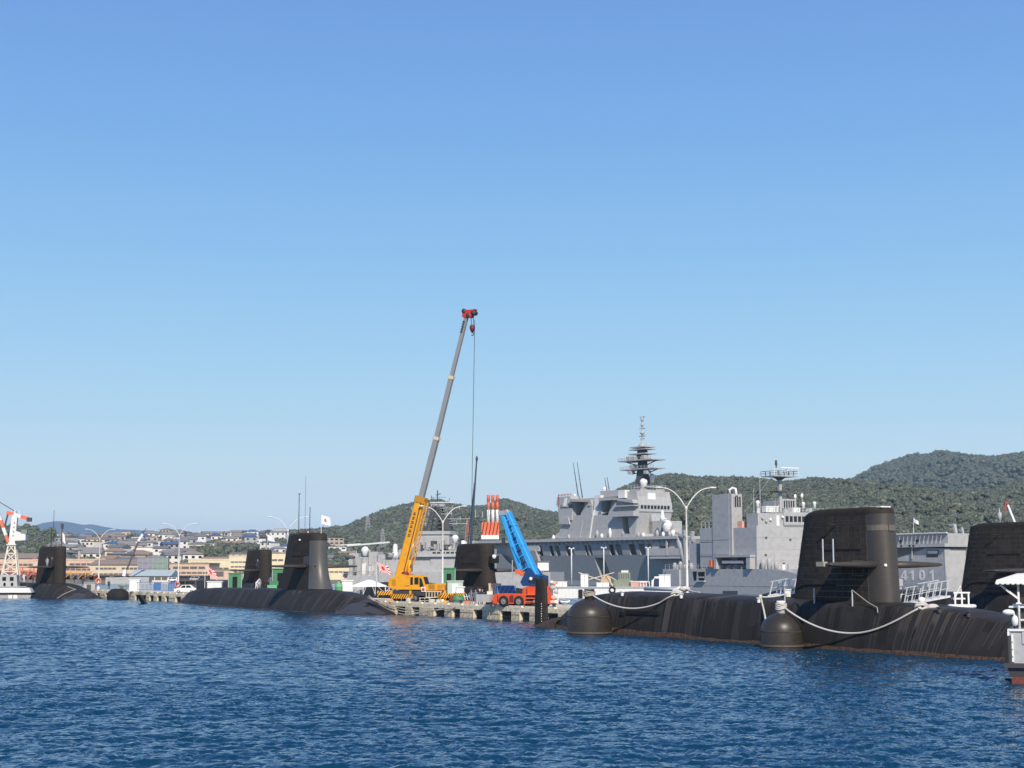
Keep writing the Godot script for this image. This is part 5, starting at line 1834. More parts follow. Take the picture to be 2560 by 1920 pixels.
func destroyer() -> void:
	var d := 420.0
	var t := thing("destroyer", "grey warship with a crowded lattice mast behind the yellow crane", "warship", Transform3D(Basis(Vector3.UP, -0.35), Vector3(-20.81, 0.05, -420) * Vector3(1, 0, 1)))
	# local: x to the right, z towards the camera; one pixel of the photograph is about 0.11 m here
	one_box("hull", M.grey_side2, t, -16, 34, -1, 5.0, -9, 3)
	one_box("hull_aft", M.grey_hull, t, -26, -13, -1, 4.0, -10, 2)
	one_box("main_house", M.grey_ship, t, -7.0, 14, 5.0, 13.5, -10, 0)
	one_box("bridge_front", M.grey_light, t, -5.0, 13.0, 9.6, 12.6, -8, 0.6)
	windows_z(t, 0.6, 10.9, 11.8, -1.0, 12.4, 10, M.glass_dark)
	one_box("bridge_ledge", M.grey_light, t, -6.4, 13.6, 9.2, 9.6, -8, 1.2)
	one_box("lower_wall", M.grey_ship, t, -1.5, 13.4, 5.0, 9.2, -7, 0.4)
	one_box("side_bay", M.grey_ship, t, -12, -1.7, 5.0, 9.0, -6, -3.6)
	one_box("mast_house", M.grey_ship_b, t, -7.0, 3.0, 13.5, 21.6, -8, -2)
	one_box("mast_house_front", M.grey_ship, t, -4.2, 2.2, 13.5, 20.2, -3, -1.4)
	one_box("house_crown", M.grey_light, t, -8.0, 3.4, 21.6, 23.4, -8, -1.6)
	radome("radome", t, Vector3(5.2, 14.2, -1), 0.95, 0.8)
	radome("radome", t, Vector3(7.6, 12.6, -1), 1.0, 0.9)
	radome("radome", t, Vector3(-22.5, 11.0, -2), 1.1, 0.9)
	radome("radome", t, Vector3(-7.6, 15.6, -1.5), 0.6, 0.5)
	# close-in gun mounts
	var st := begin(1)
	lathe(st, [Vector2(0.95, 8.6), Vector2(0.95, 11.6), Vector2(0.7, 12.0), Vector2(0.7, 15.0), Vector2(0.5, 16.2), Vector2(0.02, 16.6)], 14, Transform3D(Basis(), Vector3(-13.0, 0, -1.5)))
	obj("close_in_gun", st, M.white_worn, t)
	one_box("gun_base", M.grey_ship, t, -15.0, -11.0, 4.4, 9.2, -4, 0)
	for q in [[-17.0, 6.5], [-19.5, 8.2], [-22.5, 5.2], [-25.5, 7.4]]:
		one_box("aft_house", M.grey_ship_b if int(q[0]) % 2 == 0 else M.grey_light, t, q[0] - 1.4, q[0] + 1.4, 4.0, 4.0 + q[1], -5, -1)
	st = begin()
	beam(st, Vector3(-28, 15.6, -2), Vector3(-15, 17.4, -2), 0.8)
	beam(st, Vector3(-30, 16.0, -2), Vector3(-24, 16.6, -2), 0.5)
	obj("crane_jib", st, M.white_worn, t)
	st = begin(1)
	ball(st, Vector3(-26.6, 9.2, -1.0), 1.3, 10, Vector3(1.3, 0.8, 1))
	obj("covered_gun", st, M.grey_dark, t)
	# crowded fittings along the decks
	var rn := RandomNumberGenerator.new()
	rn.seed = 71
	for i in 60:
		var x := rn.randf_range(-27, 14)
		var y0: float = 4.0 if x < -15 else (9.0 if x < -6 else [9.6, 13.0, 13.5][rn.randi() % 3])
		one_box("deck_fitting", [M.grey_light, M.grey_ship, M.grey_dark, M.grey_ship_b, M.white_worn][rn.randi() % 5], t, x, x + rn.randf_range(0.3, 1.3), y0, y0 + rn.randf_range(0.8, 5.0), -2.0, rn.randf_range(-0.4, 1.2))
	for q in [[-28, 4.0, -15], [-14, 9.0, -7], [-6, 13.5, 13]]:
		st = begin()
		rail(st, [Vector3(q[0], q[1], 1.0), Vector3(q[2], q[1], 1.0)], 1.1, 1.8, 0.1)
		obj("deck_rail", st, M.grey_light, t)
	# lattice mast
	st = begin()
	for sd in [[-1.0, -1.0], [1.0, -1.0], [-1.0, 1.0], [1.0, 1.0]]:
		beam(st, Vector3(-1.5 + sd[0] * 2.6, 23.4, -4 + sd[1] * 2.0), Vector3(-1.5 + sd[0] * 0.9, 38.0, -4 + sd[1] * 0.8), 0.34)
	for j in 7:
		var y0 := 23.4 + j * 2.1
		var w0 := lerpf(2.6, 0.9, j / 7.0)
		var w1 := lerpf(2.6, 0.9, (j + 1) / 7.0)
		for zz in [-5.6 + j * 0.1, -2.4 - j * 0.1]:
			beam(st, Vector3(-1.5 - w0, y0, zz), Vector3(-1.5 + w1, y0 + 2.1, zz), 0.2)
			beam(st, Vector3(-1.5 + w0, y0, zz), Vector3(-1.5 - w1, y0 + 2.1, zz), 0.2)
			beam(st, Vector3(-1.5 - w0, y0, zz), Vector3(-1.5 + w0, y0, zz), 0.2)
	obj("lattice_mast", st, M.grey_dark, t)
	st = begin()
	frustum(st, Vector3(0.6, 24, -4.5), Vector2(4.4, 3), Vector2(2.0, 2.0), 8.0)
	obj("mast_core", st, M.grey_dark, t)
	for q in [[36.2, -9.0, 5.4], [30.2, -8.6, 9.4], [27.6, -8.0, 7.6], [33.0, -4.0, 3.0]]:
		st = begin()
		beam(st, Vector3(q[1], q[0], -3.6), Vector3(q[2], q[0] - 0.1, -3.6), 0.34)
		for e in [q[1], q[2], q[1] * 0.6, q[2] * 0.6]:
			beam(st, Vector3(e, q[0] - 1.0, -3.6), Vector3(e, q[0] + 1.2, -3.6), 0.16)
		beam(st, Vector3(q[1] * 0.7, q[0], -3.6), Vector3(-1.5, q[0] - 2.6, -3.6), 0.16)
		beam(st, Vector3(q[2] * 0.7, q[0], -3.6), Vector3(-0.5, q[0] - 2.6, -3.6), 0.16)
		obj("yard", st, M.grey_light, t)
	one_box("radar_panel", M.white_worn, t, -3.4, 3.8, 39.0, 39.5, -4, -3.4)
	one_box("mast_cap", M.grey_ship, t, -3.0, 1.0, 37.0, 38.4, -5, -3)
	st = begin()
	beam(st, Vector3(-1.4, 38.4, -4), Vector3(-1.4, 46.0, -4), 0.24)
	beam(st, Vector3(-1.9, 43.4, -4), Vector3(-0.5, 44.2, -4), 0.35)
	beam(st, Vector3(-3.4, 42.2, -4), Vector3(1.2, 42.2, -4), 0.16)
	beam(st, Vector3(-3.2, 40.8, -4), Vector3(-3.2, 43.2, -4), 0.16)
	beam(st, Vector3(2.2, 40.4, -4), Vector3(2.2, 41.6, -4), 0.14)
	obj("pole_mast", st, M.grey_dark, t)
	for q in [10.4, 12.4, 14.2]:
		st = begin()
		tube(st, [Vector3(q, 30.6, -3), Vector3(q, 33.6 + fmod(q, 3.0), -3)], 0.12, -1, 5)
		obj("whip_aerial", st, M.grey_light, t)
	for c in t.get_children():
		if not String(c.name).begins_with("radome"):
			lower(c)

func lower(c: MeshInstance3D, base := 9.0, f := 0.5) -> void:
	# presses what stands above a level down to its real height
	var a: Array = c.mesh.surface_get_arrays(0)
	var v: PackedVector3Array = a[Mesh.ARRAY_VERTEX]
	for i in v.size():
		if v[i].y > base:
			v[i].y = base + (v[i].y - base) * f
	a[Mesh.ARRAY_VERTEX] = v
	var m := ArrayMesh.new()
	m.add_surface_from_arrays(Mesh.PRIMITIVE_TRIANGLES, a)
	c.mesh = m

func pontoon() -> void:
	var fx := Transform3D(Basis(Vector3.UP, -0.12), Vector3(14.26, 0, -300.65))
	var p := thing("pontoon", "white concrete pontoon loaded with gear below the carrier hull", "barge", fx)
	one_box("float", M.white_worn, p, -6.2, 19, -1, 2.25, -9, 0)
	one_box("rubbing_edge", M.steel, p, -6.3, 19, 2.0, 2.3, -0.1, 0.12)
	one_box("fender", M.rubber, p, -1.2, -0.4, 0.2, 1.75, 0.0, 0.4)
	for q in [5.4]:
		var st := begin(1)
		var pts := []
		for i in 13:
			pts.append(Vector3(q + cos(TAU * i / 12.0) * 0.55, 1.7 + sin(TAU * i / 12.0) * 0.55, 0.15))
		tube(st, pts, 0.17, -1, 6)
		obj("tyre_fender", st, M.rubber, p)
	var gear := [
		["equipment_box", "white equipment cabinet on the pontoon, left of the beige winch", -0.2, 1.4, 2.4, M.white, 1.9],
		["equipment_box", "tall white cabinet at the foot of the right T-shaped lamp", 15.6, 2.2, 2.3, M.white, 2.4],
		["equipment_box", "low pink crate on the pontoon right of the green machine", 10.5, 3.2, 1.0, paint(0.5, 0.3, 0.25), 1.0],
		["equipment_box", "low white crate at the left end of the pontoon", -4.6, 1.8, 0.9, M.white_worn, 1.0],
		["equipment_box", "flat white crate on the pontoon in front of the winch", 3.4, 2.4, 0.7, M.white_worn, 1.0]]
	for g in gear:
		var b := thing(g[0], g[1], "cabinet", fx * Transform3D(Basis(), Vector3(g[2], 2.25, -2.6)), "gear on the white pontoon")
		one_box("body", g[5], b, -g[3] * 0.5, g[3] * 0.5, 0, g[4], -g[6] * 0.5, g[6] * 0.5)
		one_box("lid", M.white_worn, b, -g[3] * 0.55, g[3] * 0.55, g[4], g[4] + 0.12, -g[6] * 0.55, g[6] * 0.55)
		one_box("door_seam", M.grey_dark, b, -0.03, 0.03, 0.1, g[4] - 0.1, g[6] * 0.5 - 0.02, g[6] * 0.5 + 0.02)
	var w := thing("winch", "beige winch drum in its frame on the white pontoon", "winch", fx * Transform3D(Basis(), Vector3(4.0, 2.25, -4.0)))
	var st := begin()
	lathe(st, [Vector2(1.0, -0.7), Vector2(1.0, -0.6), Vector2(0.6, -0.58), Vector2(0.6, 0.58), Vector2(1.0, 0.6), Vector2(1.0, 0.7)], 16, Transform3D(Basis(Vector3.RIGHT, PI / 2), Vector3(0, 1.2, 0)))
	obj("drum", st, paint(0.5, 0.36, 0.22), w)
	st = begin()
	for e in [-0.9, 0.9]:
		beam(st, Vector3(-1.4, 0, e), Vector3(0, 2.4, e), 0.2)
		beam(st, Vector3(1.4, 0, e), Vector3(0, 2.4, e), 0.2)
	obj("frame", st, paint(0.55, 0.42, 0.3), w)
	st = begin()
	for q in [[-5.5, 2.8, 1.5, 0.4], [-3.5, 1.4, 1.6, 2.8], [0.0, 2.4, 3.0, 0.7]]:
		beam(st, Vector3(q[0], q[1], 0), Vector3(q[2], q[3], 0.4), 0.16)
	obj("derrick_bar", st, paint(0.6, 0.52, 0.4), w)
	var gm := thing("green_machine", "grey green engine block on the white pontoon by the middle T-shaped lamp", "machine", fx * Transform3D(Basis(), Vector3(7.4, 2.25, -4.0)))
	one_box("base", M.green_grey, gm, -1.8, 1.8, 0, 1.3, -1, 1)
	one_box("engine", M.green_grey, gm, -1.0, 1.4, 1.3, 2.8, -0.8, 0.8)
	one_box("guard", M.white_worn, gm, -0.4, 1.0, 2.8, 3.2, -0.5, 0.5)
	st = begin()
	for q in 5:
		beam(st, Vector3(-0.8 + q * 0.45, 1.6, 0.82), Vector3(-0.8 + q * 0.45, 2.5, 0.82), 0.08)
	obj("grille", st, M.slot, gm)
	var br := thing("railing", "white steel frame standing on the right end of the pontoon", "frame", fx * Transform3D(Basis(), Vector3(13.4, 2.25, -1.6)))
	st = begin()
	for q in 4:
		beam(st, Vector3(-2.6 + q * 0.6, 0, 0), Vector3(-2.6 + q * 0.6, 1.0, 0), 0.1)
	beam(st, Vector3(-2.7, 1.0, 0), Vector3(-0.7, 1.0, 0), 0.1)
	obj("rail", st, M.white, br)
	st = begin(1)
	tube(st, [Vector3(-0.2, 0, 0), Vector3(-0.2, 1.2, 0), Vector3(0.3, 1.8, 0), Vector3(1.2, 1.8, 0), Vector3(1.5, 1.2, 0), Vector3(1.5, 0.7, 0)], 0.25)
	obj("vent_pipe", st, M.white, br)

func small_boats() -> void:
	# patrol tug cut by the right edge of the frame
	var fx := Transform3D(Basis(Vector3.UP, -0.36), Vector3(24.23, 0, -75.41))
	var b := thing("work_boat", "grey work boat with a rust red bottom at the right edge of the frame", "boat", fx)
	# local: x to the right along its transom, z towards the camera
	var st := begin()
	loft(st, [PackedVector3Array([Vector3(0.2, -0.6, 0), Vector3(5, -0.6, 0), Vector3(5, -0.6, -9), Vector3(0.4, -0.6, -9)]), PackedVector3Array([Vector3(0.15, 0.42, 0.05), Vector3(5, 0.42, 0.05), Vector3(5, 0.42, -9), Vector3(0.3, 0.42, -9)])])
	obj("red_bottom", st, M.rust_red, b)
	st = begin()
	loft(st, [PackedVector3Array([Vector3(0.1, 0.42, 0.06), Vector3(5, 0.42, 0.06), Vector3(5, 0.42, -9), Vector3(0.25, 0.42, -9)]), PackedVector3Array([Vector3(-0.05, 0.9, 0.12), Vector3(5, 0.9, 0.12), Vector3(5, 0.9, -9), Vector3(0.1, 0.9, -9)])])
	obj("boot_topping", st, M.dark_steel, b)
	one_box("rubbing_strake", M.dark_steel, b, -0.18, 5, 0.86, 1.08, -9, 0.3)
	one_box("hull_plate", M.boat_grey, b, 0.12, 5, 1.06, 2.62, -9, 0.1)
	one_box("stern_fender", M.rubber, b, -0.14, 0.06, 1.06, 2.4, -1.2, 0.22)
	one_box("fender_bracket", M.dark_steel, b, 0.02, 0.16, 1.06, 2.5, -1.0, 0.16)
	one_box("white_guide", M.white, b, 0.22, 0.31, 1.14, 2.46, 0.1, 0.2)
	for q in [1.4, 1.75, 2.1]:
		st_box(b, "guide_bolt", M.steel, Vector3(0.265, q, 0.21), Vector3(0.05, 0.05, 0.05))
	one_box("hull_hatch", M.boat_grey2, b, 0.72, 1.5, 2.0, 2.64, 0.1, 0.16)
	one_box("deck_edge", M.white_worn, b, 0.05, 5, 2.62, 2.72, -9, 0.2)
	one_box("stern_post", M.white, b, 0.04, 0.14, 2.4, 2.66, 0.0, 0.18)
	one_box("cabin", M.dark_steel, b, 0.32, 5, 2.72, 3.75, -5, -0.5)
	one_box("cabin_window", M.cabin_glass, b, 0.42, 0.62, 2.9, 3.5, -0.52, -0.46)
	one_box("cabin_window", M.cabin_glass, b, 0.78, 1.7, 2.95, 3.55, -0.52, -0.46)
	one_box("cabin_roof", M.white_worn, b, 0.14, 5, 3.74, 3.82, -5.2, -0.2)
	st = begin(1)
	ball(st, Vector3(0.42, 3.12, -0.1), 0.22, 12, Vector3(0.8, 1.2, 0.8))
	obj("white_fender_ball", st, M.white, b)
	st = begin(1)
	ball(st, Vector3(0.12, 3.52, -0.1), 0.2, 12, Vector3(1.5, 0.75, 0.9))
	obj("search_light", st, M.white, b)
	st = begin()
	beam(st, Vector3(0.42, 3.3, -0.1), Vector3(0.36, 3.5, -0.1), 0.08)
	obj("lamp_neck", st, M.white_worn, b)
	one_box("chart_shelf", M.white_worn, b, 0.62, 1.6, 3.12, 3.2, -0.3, -0.1)
	st = begin(1)
	tube(st, [Vector3(0.62, 2.7, 0.02), Vector3(0.62, 5.0, 0.02)], 0.055)
	obj("canopy_post", st, M.white_worn, b)
	st = begin()
	beam(st, Vector3(-0.22, 4.86, 0.1), Vector3(0.6, 4.2, 0.04), 0.1)
	obj("canopy_brace", st, M.white_worn, b)
	one_box("post_collar", M.white, b, 0.5, 0.74, 3.93, 4.0, -0.1, 0.14)
	st = begin()
	hexa(st, [Vector3(-0.42, 4.93, -3), Vector3(5, 4.93, -3), Vector3(-0.3, 5.15, -3), Vector3(5, 5.2, -3), Vector3(-0.42, 4.93, 0.5), Vector3(5, 4.93, 0.5), Vector3(-0.36, 5.1, 0.4), Vector3(5, 5.2, 0.4)])
	obj("canopy_edge", st, M.canvas, b)
	st = begin()
	hexa(st, [Vector3(-0.36, 5.1, -3), Vector3(5, 5.2, -3), Vector3(0.5, 5.42, -2.2), Vector3(5, 5.6, -2.2), Vector3(-0.36, 5.1, 0.4), Vector3(5, 5.2, 0.4), Vector3(0.5, 5.36, -0.3), Vector3(5, 5.56, -0.3)])
	obj("canopy", st, M.canvas, b)
	for i in 22:
		st = begin(1)
		ball(st, Vector3(-0.32 + i * 0.24, 4.92, 0.46), 0.115, 8, Vector3(1, 0.6, 0.4))
		obj("scallop", st, M.canvas, b)

	# small grey launch at the left edge
	var lx := Transform3D(Basis(Vector3.UP, 0.15), Vector3(-95.83, 0, -296.54))
	var l := thing("launch", "light grey launch with square windows at the left edge of the frame", "boat", lx)
	st = begin()
	loft(st, [PackedVector3Array([Vector3(-9, -0.5, 0), Vector3(2.4, -0.5, 0), Vector3(2.4, -0.5, -3.4), Vector3(-9, -0.5, -3.4)]), PackedVector3Array([Vector3(-9, 0.85, 0.25), Vector3(2.9, 0.85, 0.25), Vector3(2.9, 0.85, -3.6), Vector3(-9, 0.85, -3.6)])])
	obj("hull", st, M.grey_light, l)
	one_box("rubbing_strake", M.rubber, l, -9, 3.05, 0.85, 1.2, -3.7, 0.38)
	st = begin()
	loft(st, [PackedVector3Array([Vector3(-9, 1.2, 0.25), Vector3(2.9, 1.2, 0.25), Vector3(2.9, 1.2, -3.6), Vector3(-9, 1.2, -3.6)]), PackedVector3Array([Vector3(-9, 2.1, 0.1), Vector3(2.4, 2.1, 0.1), Vector3(2.4, 2.1, -3.4), Vector3(-9, 2.1, -3.4)])])
	obj("bulwark", st, M.white_worn, l)
	for q in [[-1.0, 0.42], [-0.05, 0.42]]:
		st_box(l, "fender_pad", M.white, Vector3(q[0], q[1], 0.3), Vector3(0.75, 0.6, 0.2))
	st_box(l, "deck_rail", M.grey_light, Vector3(-0.6, 2.35, 0.0), Vector3(5.0, 0.12, 0.12))
	st = begin()
	frustum(st, Vector3(-4.6, 2.1, -1.6), Vector2(9.6, 3.0), Vector2(9.0, 2.6), 2.5)
	obj("cabin", st, M.grey_ship_b, l)
	for q in [-2.35, -0.95]:
		one_box("window", M.glass_dark, l, q - 0.35, q + 0.35, 3.5, 4.2, -0.3, -0.08)
		st = begin(1)
		ball(st, Vector3(q + 0.1, 2.75, -0.15), 0.32, 10, Vector3(0.8, 1.2, 0.4))
		obj("door_port", st, M.slot, l)

# ------------------------------------------------------------------ cranes
func wheel(parent: Node, p: Vector3, r: float, w: float) -> void:
	# axle along local z
	var st := begin(1)
	var xf := Transform3D(Basis(Vector3.RIGHT, PI / 2), p)
	lathe(st, [Vector2(r * 0.55, -w * 0.5), Vector2(r * 0.93, -w * 0.5), Vector2(r, -w * 0.36), Vector2(r, w * 0.36), Vector2(r * 0.93, w * 0.5), Vector2(r * 0.55, w * 0.5)], 20, xf, false)
	var o := obj("tyre", st, M.rubber, parent)
	st = begin(1)
	lathe(st, [Vector2(0.02, -w * 0.3), Vector2(r * 0.56, -w * 0.46), Vector2(r * 0.56, w * 0.46), Vector2(r * 0.4, w * 0.4), Vector2(0.12, w * 0.3), Vector2(0.1, w * 0.42), Vector2(0.02, w * 0.42)], 16, xf)
	obj("rim", st, M.rim, o)

func boom_box(st: SurfaceTool, a: Vector3, b: Vector3, w: float, h: float, t := 1.0) -> void:
	# tapering square box along a-b with chamfered corners
	var d := (b - a).normalized()
	var x := Vector3(0, 0, 1)
	x = (x - d * x.dot(d)).normalized()
	var y := d.cross(x)
	var rings := []
	for q in [[a, 1.0], [b, t]]:
		var r := PackedVector3Array()
		for c in [[-1, -0.8], [-0.8, -1], [0.8, -1], [1, -0.8], [1, 0.8], [0.8, 1], [-0.8, 1], [-1, 0.8]]:
			r.append((q[0] as Vector3) + x * c[0] * w * 0.5 * q[1] + y * c[1] * h * 0.5 * q[1])
		rings.append(r)
	loft(st, rings)

func striped(called: String, parent: Node, a: Vector3, b: Vector3, h: float, d: float, n := 8) -> void:
	# a yellow beam with slanting black bars painted on it
	var st := begin()
	var e := (b - a)
	beam_flat(st, a, b, h, d)
	var o := obj(called, st, M.yellow, parent)
	st = begin()
	var dir := e.normalized()
	var out := dir.cross(Vector3.UP).normalized()
	if out.z < 0:
		out = -out
	for i in n:
		var p := a + e * ((i + 0.35) / n)
		var w := e.length() / n * 0.42
		var k := Vector3.UP * h * 0.5
		var sh := dir * h * 0.35
		var f := out * (d * 0.5 + 0.006)
		quad(st, p + k + sh + f, p + k + sh + dir * w + f, p - k - sh + dir * w + f, p - k - sh + f)
	obj("hazard_stripes", st, M.slot, o)

func beam_flat(st: SurfaceTool, a: Vector3, b: Vector3, h: float, d: float) -> void:
	var x := (b - a).normalized()
	var z := x.cross(Vector3.UP).normalized()
	box(st, (a + b) * 0.5, Vector3((b - a).length(), h, d), Basis(x, z.cross(x), z))

func build_cranes() -> void:
	yellow_crane()
	blue_crane()
	shipyard_cranes()
	pylons()

func yellow_crane() -> void:
	var f: Transform3D = Transform3D(Basis(Vector3.UP, -0.4887), Vector3(-12.45, 1.5, -195))
	var c := thing("mobile_crane", "yellow mobile crane with its long grey telescopic boom raised high over the harbour", "crane", f)
	# carrier on four wheels
	one_box("chassis", M.dark_steel, c, -2.6, 3.9, 0.85, 1.45, -1.2, 1.2)
	one_box("chassis_skirt", M.grey_dark, c, -2.2, 0.8, 0.6, 1.1, 1.0, 1.28)
	one_box("engine_bay", M.dark_steel, c, -2.4, -1.4, 0.5, 1.5, -1.1, 1.25)
	for q in [[0.9, 1.05], [2.9, 1.05], [0.9, -1.05], [2.9, -1.05], [-1.9, 1.0], [-1.9, -1.0]]:
		wheel(c, Vector3(q[0], 0.55, q[1]), 0.55, 0.42)
	one_box("slewing_ring", M.dark_steel, c, -1.4, 0.6, 1.45, 1.7, -1.0, 1.0)
	# upper works
	prism_part("body", M.yellow, c, [Vector2(-2.75, 1.75), Vector2(-2.95, 2.5), Vector2(-2.9, 3.0), Vector2(-2.2, 3.15), Vector2(-2.0, 3.5), Vector2(-1.2, 3.6), Vector2(-0.3, 3.35), Vector2(0.1, 3.35), Vector2(0.1, 1.6), Vector2(-1.8, 1.6)], -1.25, 1.25)
	prism_part("cab", M.yellow, c, [Vector2(0.1, 1.6), Vector2(0.1, 3.35), Vector2(1.5, 3.45), Vector2(2.05, 3.25), Vector2(2.45, 2.2), Vector2(2.45, 1.6)], 0.15, 1.3)
	prism_part("cab_window", M.glass_dark, c, [Vector2(0.25, 2.2), Vector2(0.25, 3.15), Vector2(0.62, 3.15), Vector2(0.62, 2.2)], 1.2, 1.33)
	prism_part("cab_window", M.glass_dark, c, [Vector2(0.85, 2.25), Vector2(0.85, 3.1), Vector2(1.45, 3.15), Vector2(1.45, 2.25)], 1.2, 1.33)
	prism_part("cab_window", M.glass_dark, c, [Vector2(1.6, 1.95), Vector2(1.6, 3.1), Vector2(1.9, 3.0), Vector2(2.25, 1.95)], 1.2, 1.33)
	var st := begin()
	hexa(st, [Vector3(2.42, 2.25, 0.25), Vector3(2.47, 2.25, 0.25), Vector3(2.04, 3.2, 0.25), Vector3(2.1, 3.2, 0.25), Vector3(2.42, 2.25, 1.22), Vector3(2.47, 2.25, 1.22), Vector3(2.04, 3.2, 1.22), Vector3(2.1, 3.2, 1.22)])
	obj("windscreen", st, M.glass_dark, c)
	prism_part("bonnet", M.yellow, c, [Vector2(2.35, 1.5), Vector2(2.4, 2.25), Vector2(3.9, 2.4), Vector2(4.05, 2.2), Vector2(4.05, 1.5)], -1.2, 1.1)
	for i in 5:
		one_box("grille_bar", M.dark_steel, c, 2.8, 3.75, 1.66 + i * 0.13, 1.71 + i * 0.13, 1.09, 1.12)
	one_box("fender_plate", M.white_worn, c, 1.9, 2.5, 1.35, 1.95, 1.25, 1.34)
	st = begin(1)
	lathe(st, [Vector2(0.2, 0), Vector2(0.2, 0.03), Vector2(0.02, 0.04)], 14, Transform3D(Basis(Vector3.RIGHT, PI / 2), Vector3(2.2, 1.63, 1.34)))
	obj("round_badge", st, M.red, c)
	one_box("counterweight", M.yellow, c, -3.1, -2.75, 1.85, 2.95, -1.2, 1.2)
	one_box("service_hatch", M.yellow_dark, c, -2.55, -1.95, 2.1, 2.85, 1.24, 1.28)
	one_box("side_lettering", M.roof_dark, c, -0.55, 0.05, 2.02, 2.1, 1.24, 1.262)
	# front ladder deck
	st = begin()
	for i in 6:
		beam(st, Vector3(2.6 + i * 0.42, 0.62, 1.3), Vector3(2.6 + i * 0.42, 1.36, 1.3), 0.07)
	beam(st, Vector3(2.5, 1.38, 1.3), Vector3(4.9, 1.38, 1.3), 0.1)
	beam(st, Vector3(2.5, 0.6, 1.3), Vector3(4.9, 0.75, 1.3), 0.1)
	obj("front_step", st, M.cream, c)
	# outriggers
	striped("outrigger", c, Vector3(-2.2, 0.75, 1.9), Vector3(0.9, 0.75, 1.9), 0.55, 0.4, 9)
	striped("outrigger", c, Vector3(4.6, 0.75, 1.6), Vector3(5.9, 0.7, 2.2), 0.5, 0.4, 5)
	for q in [Vector3(-2.1, 0, 2.0), Vector3(0.7, 0, 2.0), Vector3(5.8, 0, 2.1)]:
		st = begin()
		beam(st, q + Vector3(0, 0.1, 0), q + Vector3(0, 1.5, 0), 0.2)
		lathe(st, [Vector2(0.3, 0), Vector2(0.3, 0.1), Vector2(0.1, 0.16)], 12, Transform3D(Basis(), q))
		obj("outrigger_jack", st, M.yellow, c)
	# boom, leaning to the right
	var p0 := Vector3(-1.95, 3.24, 0)
	var p1 := Vector3(0.96, 13.08, 0)
	var p2 := Vector3(3.22, 20.83, 0)
	var p3 := Vector3(5.37, 28.53, 0)
	var p4 := Vector3(7.62, 36.42, 0)
	st = begin()
	boom_box(st, p0, p1, 0.95, 1.45, 0.86)
	var base := obj("boom_base", st, M.yellow, c)
	st = begin()
	boom_box(st, p1 - (p1 - p0).normalized() * 0.5, p1 + (p1 - p0).normalized() * 0.25, 1.0, 1.5)
	obj("boom_collar", st, M.yellow_dark, base)
	# dark lettering up the boom side, too small to read in the picture
	for i in 6:
		st = begin()
		var q := p0.lerp(p1, 0.52 + i * 0.055) + Vector3(-0.12, 0.0, 0.46)
		box(st, q, Vector3(0.42, 0.09, 0.03))
		box(st, q + Vector3(0.06, 0.22, 0), Vector3(0.36, 0.08, 0.03))
		box(st, q + Vector3(0.0, 0.11, 0), Vector3(0.09, 0.34, 0.03))
		obj("boom_mark", st, M.roof_dark, base)
	var secs := [[p1, p2, 0.6, 0.7], [p2, p3, 0.5, 0.6], [p3, p4, 0.42, 0.48]]
	for i in 3:
		st = begin()
		boom_box(st, secs[i][0], secs[i][1], secs[i][2], secs[i][3])
		var s := obj("boom_section", st, M.chrome, c)
		st = begin()
		var dd: Vector3 = (secs[i][1] - secs[i][0]).normalized()
		boom_box(st, secs[i][1] - dd * 0.3, secs[i][1] + dd * 0.12, secs[i][2] + 0.12, secs[i][3] + 0.14)
		obj("boom_collar", st, M.beige, s)
	st = begin()
	for i in 5:
		box(st, p3.lerp(p4, 0.72 + i * 0.04) + Vector3(-0.08, 0, 0.27), Vector3(0.3, 0.22, 0.03))
	obj("tip_lettering", st, M.roof_dark, c)
	# red boom head with sheaves
	st = begin()
	hexa(st, [p4 + Vector3(-0.55, -0.35, -0.35), p4 + Vector3(0.7, -0.5, -0.35), p4 + Vector3(-0.5, 0.5, -0.35), p4 + Vector3(1.3, 0.55, -0.35), p4 + Vector3(-0.55, -0.35, 0.35), p4 + Vector3(0.7, -0.5, 0.35), p4 + Vector3(-0.5, 0.5, 0.35), p4 + Vector3(1.3, 0.55, 0.35)])
	var head := obj("boom_head", st, M.red, c)
	for q in [Vector3(1.05, 0.1, 0), Vector3(0.35, -0.2, 0), Vector3(-0.3, 0.42, 0)]:
		st = begin(1)
		lathe(st, [Vector2(0.05, -0.4), Vector2(0.3, -0.4), Vector2(0.24, 0), Vector2(0.3, 0.4), Vector2(0.05, 0.4)], 12, Transform3D(Basis(Vector3.RIGHT, PI / 2), p4 + q))
		obj("sheave", st, M.dark_steel, head)
	# hook block on its ropes
	var hk := Vector3(8.39, 34.5, 0)
	st = begin()
	for e in [-0.16, 0.16]:
		beam(st, hk + Vector3(e, 0.4, 0), Vector3(hk.x + e, p4.y - 0.3, 0), 0.06)
	obj("hoist_rope", st, M.dark_steel, c)
	st = begin(1)
	lathe(st, [Vector2(0.05, -0.45), Vector2(0.22, -0.35), Vector2(0.34, 0.0), Vector2(0.34, 0.35), Vector2(0.2, 0.5), Vector2(0.02, 0.52)], 10, Transform3D(Basis(), hk))
	obj("hook_block", st, M.red_dark, c)
	st = begin(1)
	var hp := []
	for i in 8:
		var a := -0.5 + i * 0.6
		hp.append(hk + Vector3(sin(a) * 0.2, -0.75 - cos(a) * 0.2 + 0.1, 0))
	tube(st, hp, 0.07, -1, 6)
	obj("hook", st, M.dark_steel, c)
	var w0 := Vector3(8.85, 35.57, 0.2)
	var w1 := Vector3(8.43, 8.02, 0.2)
	st = begin()
	tube(st, [w0, w0.lerp(w1, 0.5), w1], 0.035, -1, 5)
	obj("whip_line", st, M.dark_steel, c)
	# lifting ram, jib stowed along the boom, hose and pins
	st = begin(1)
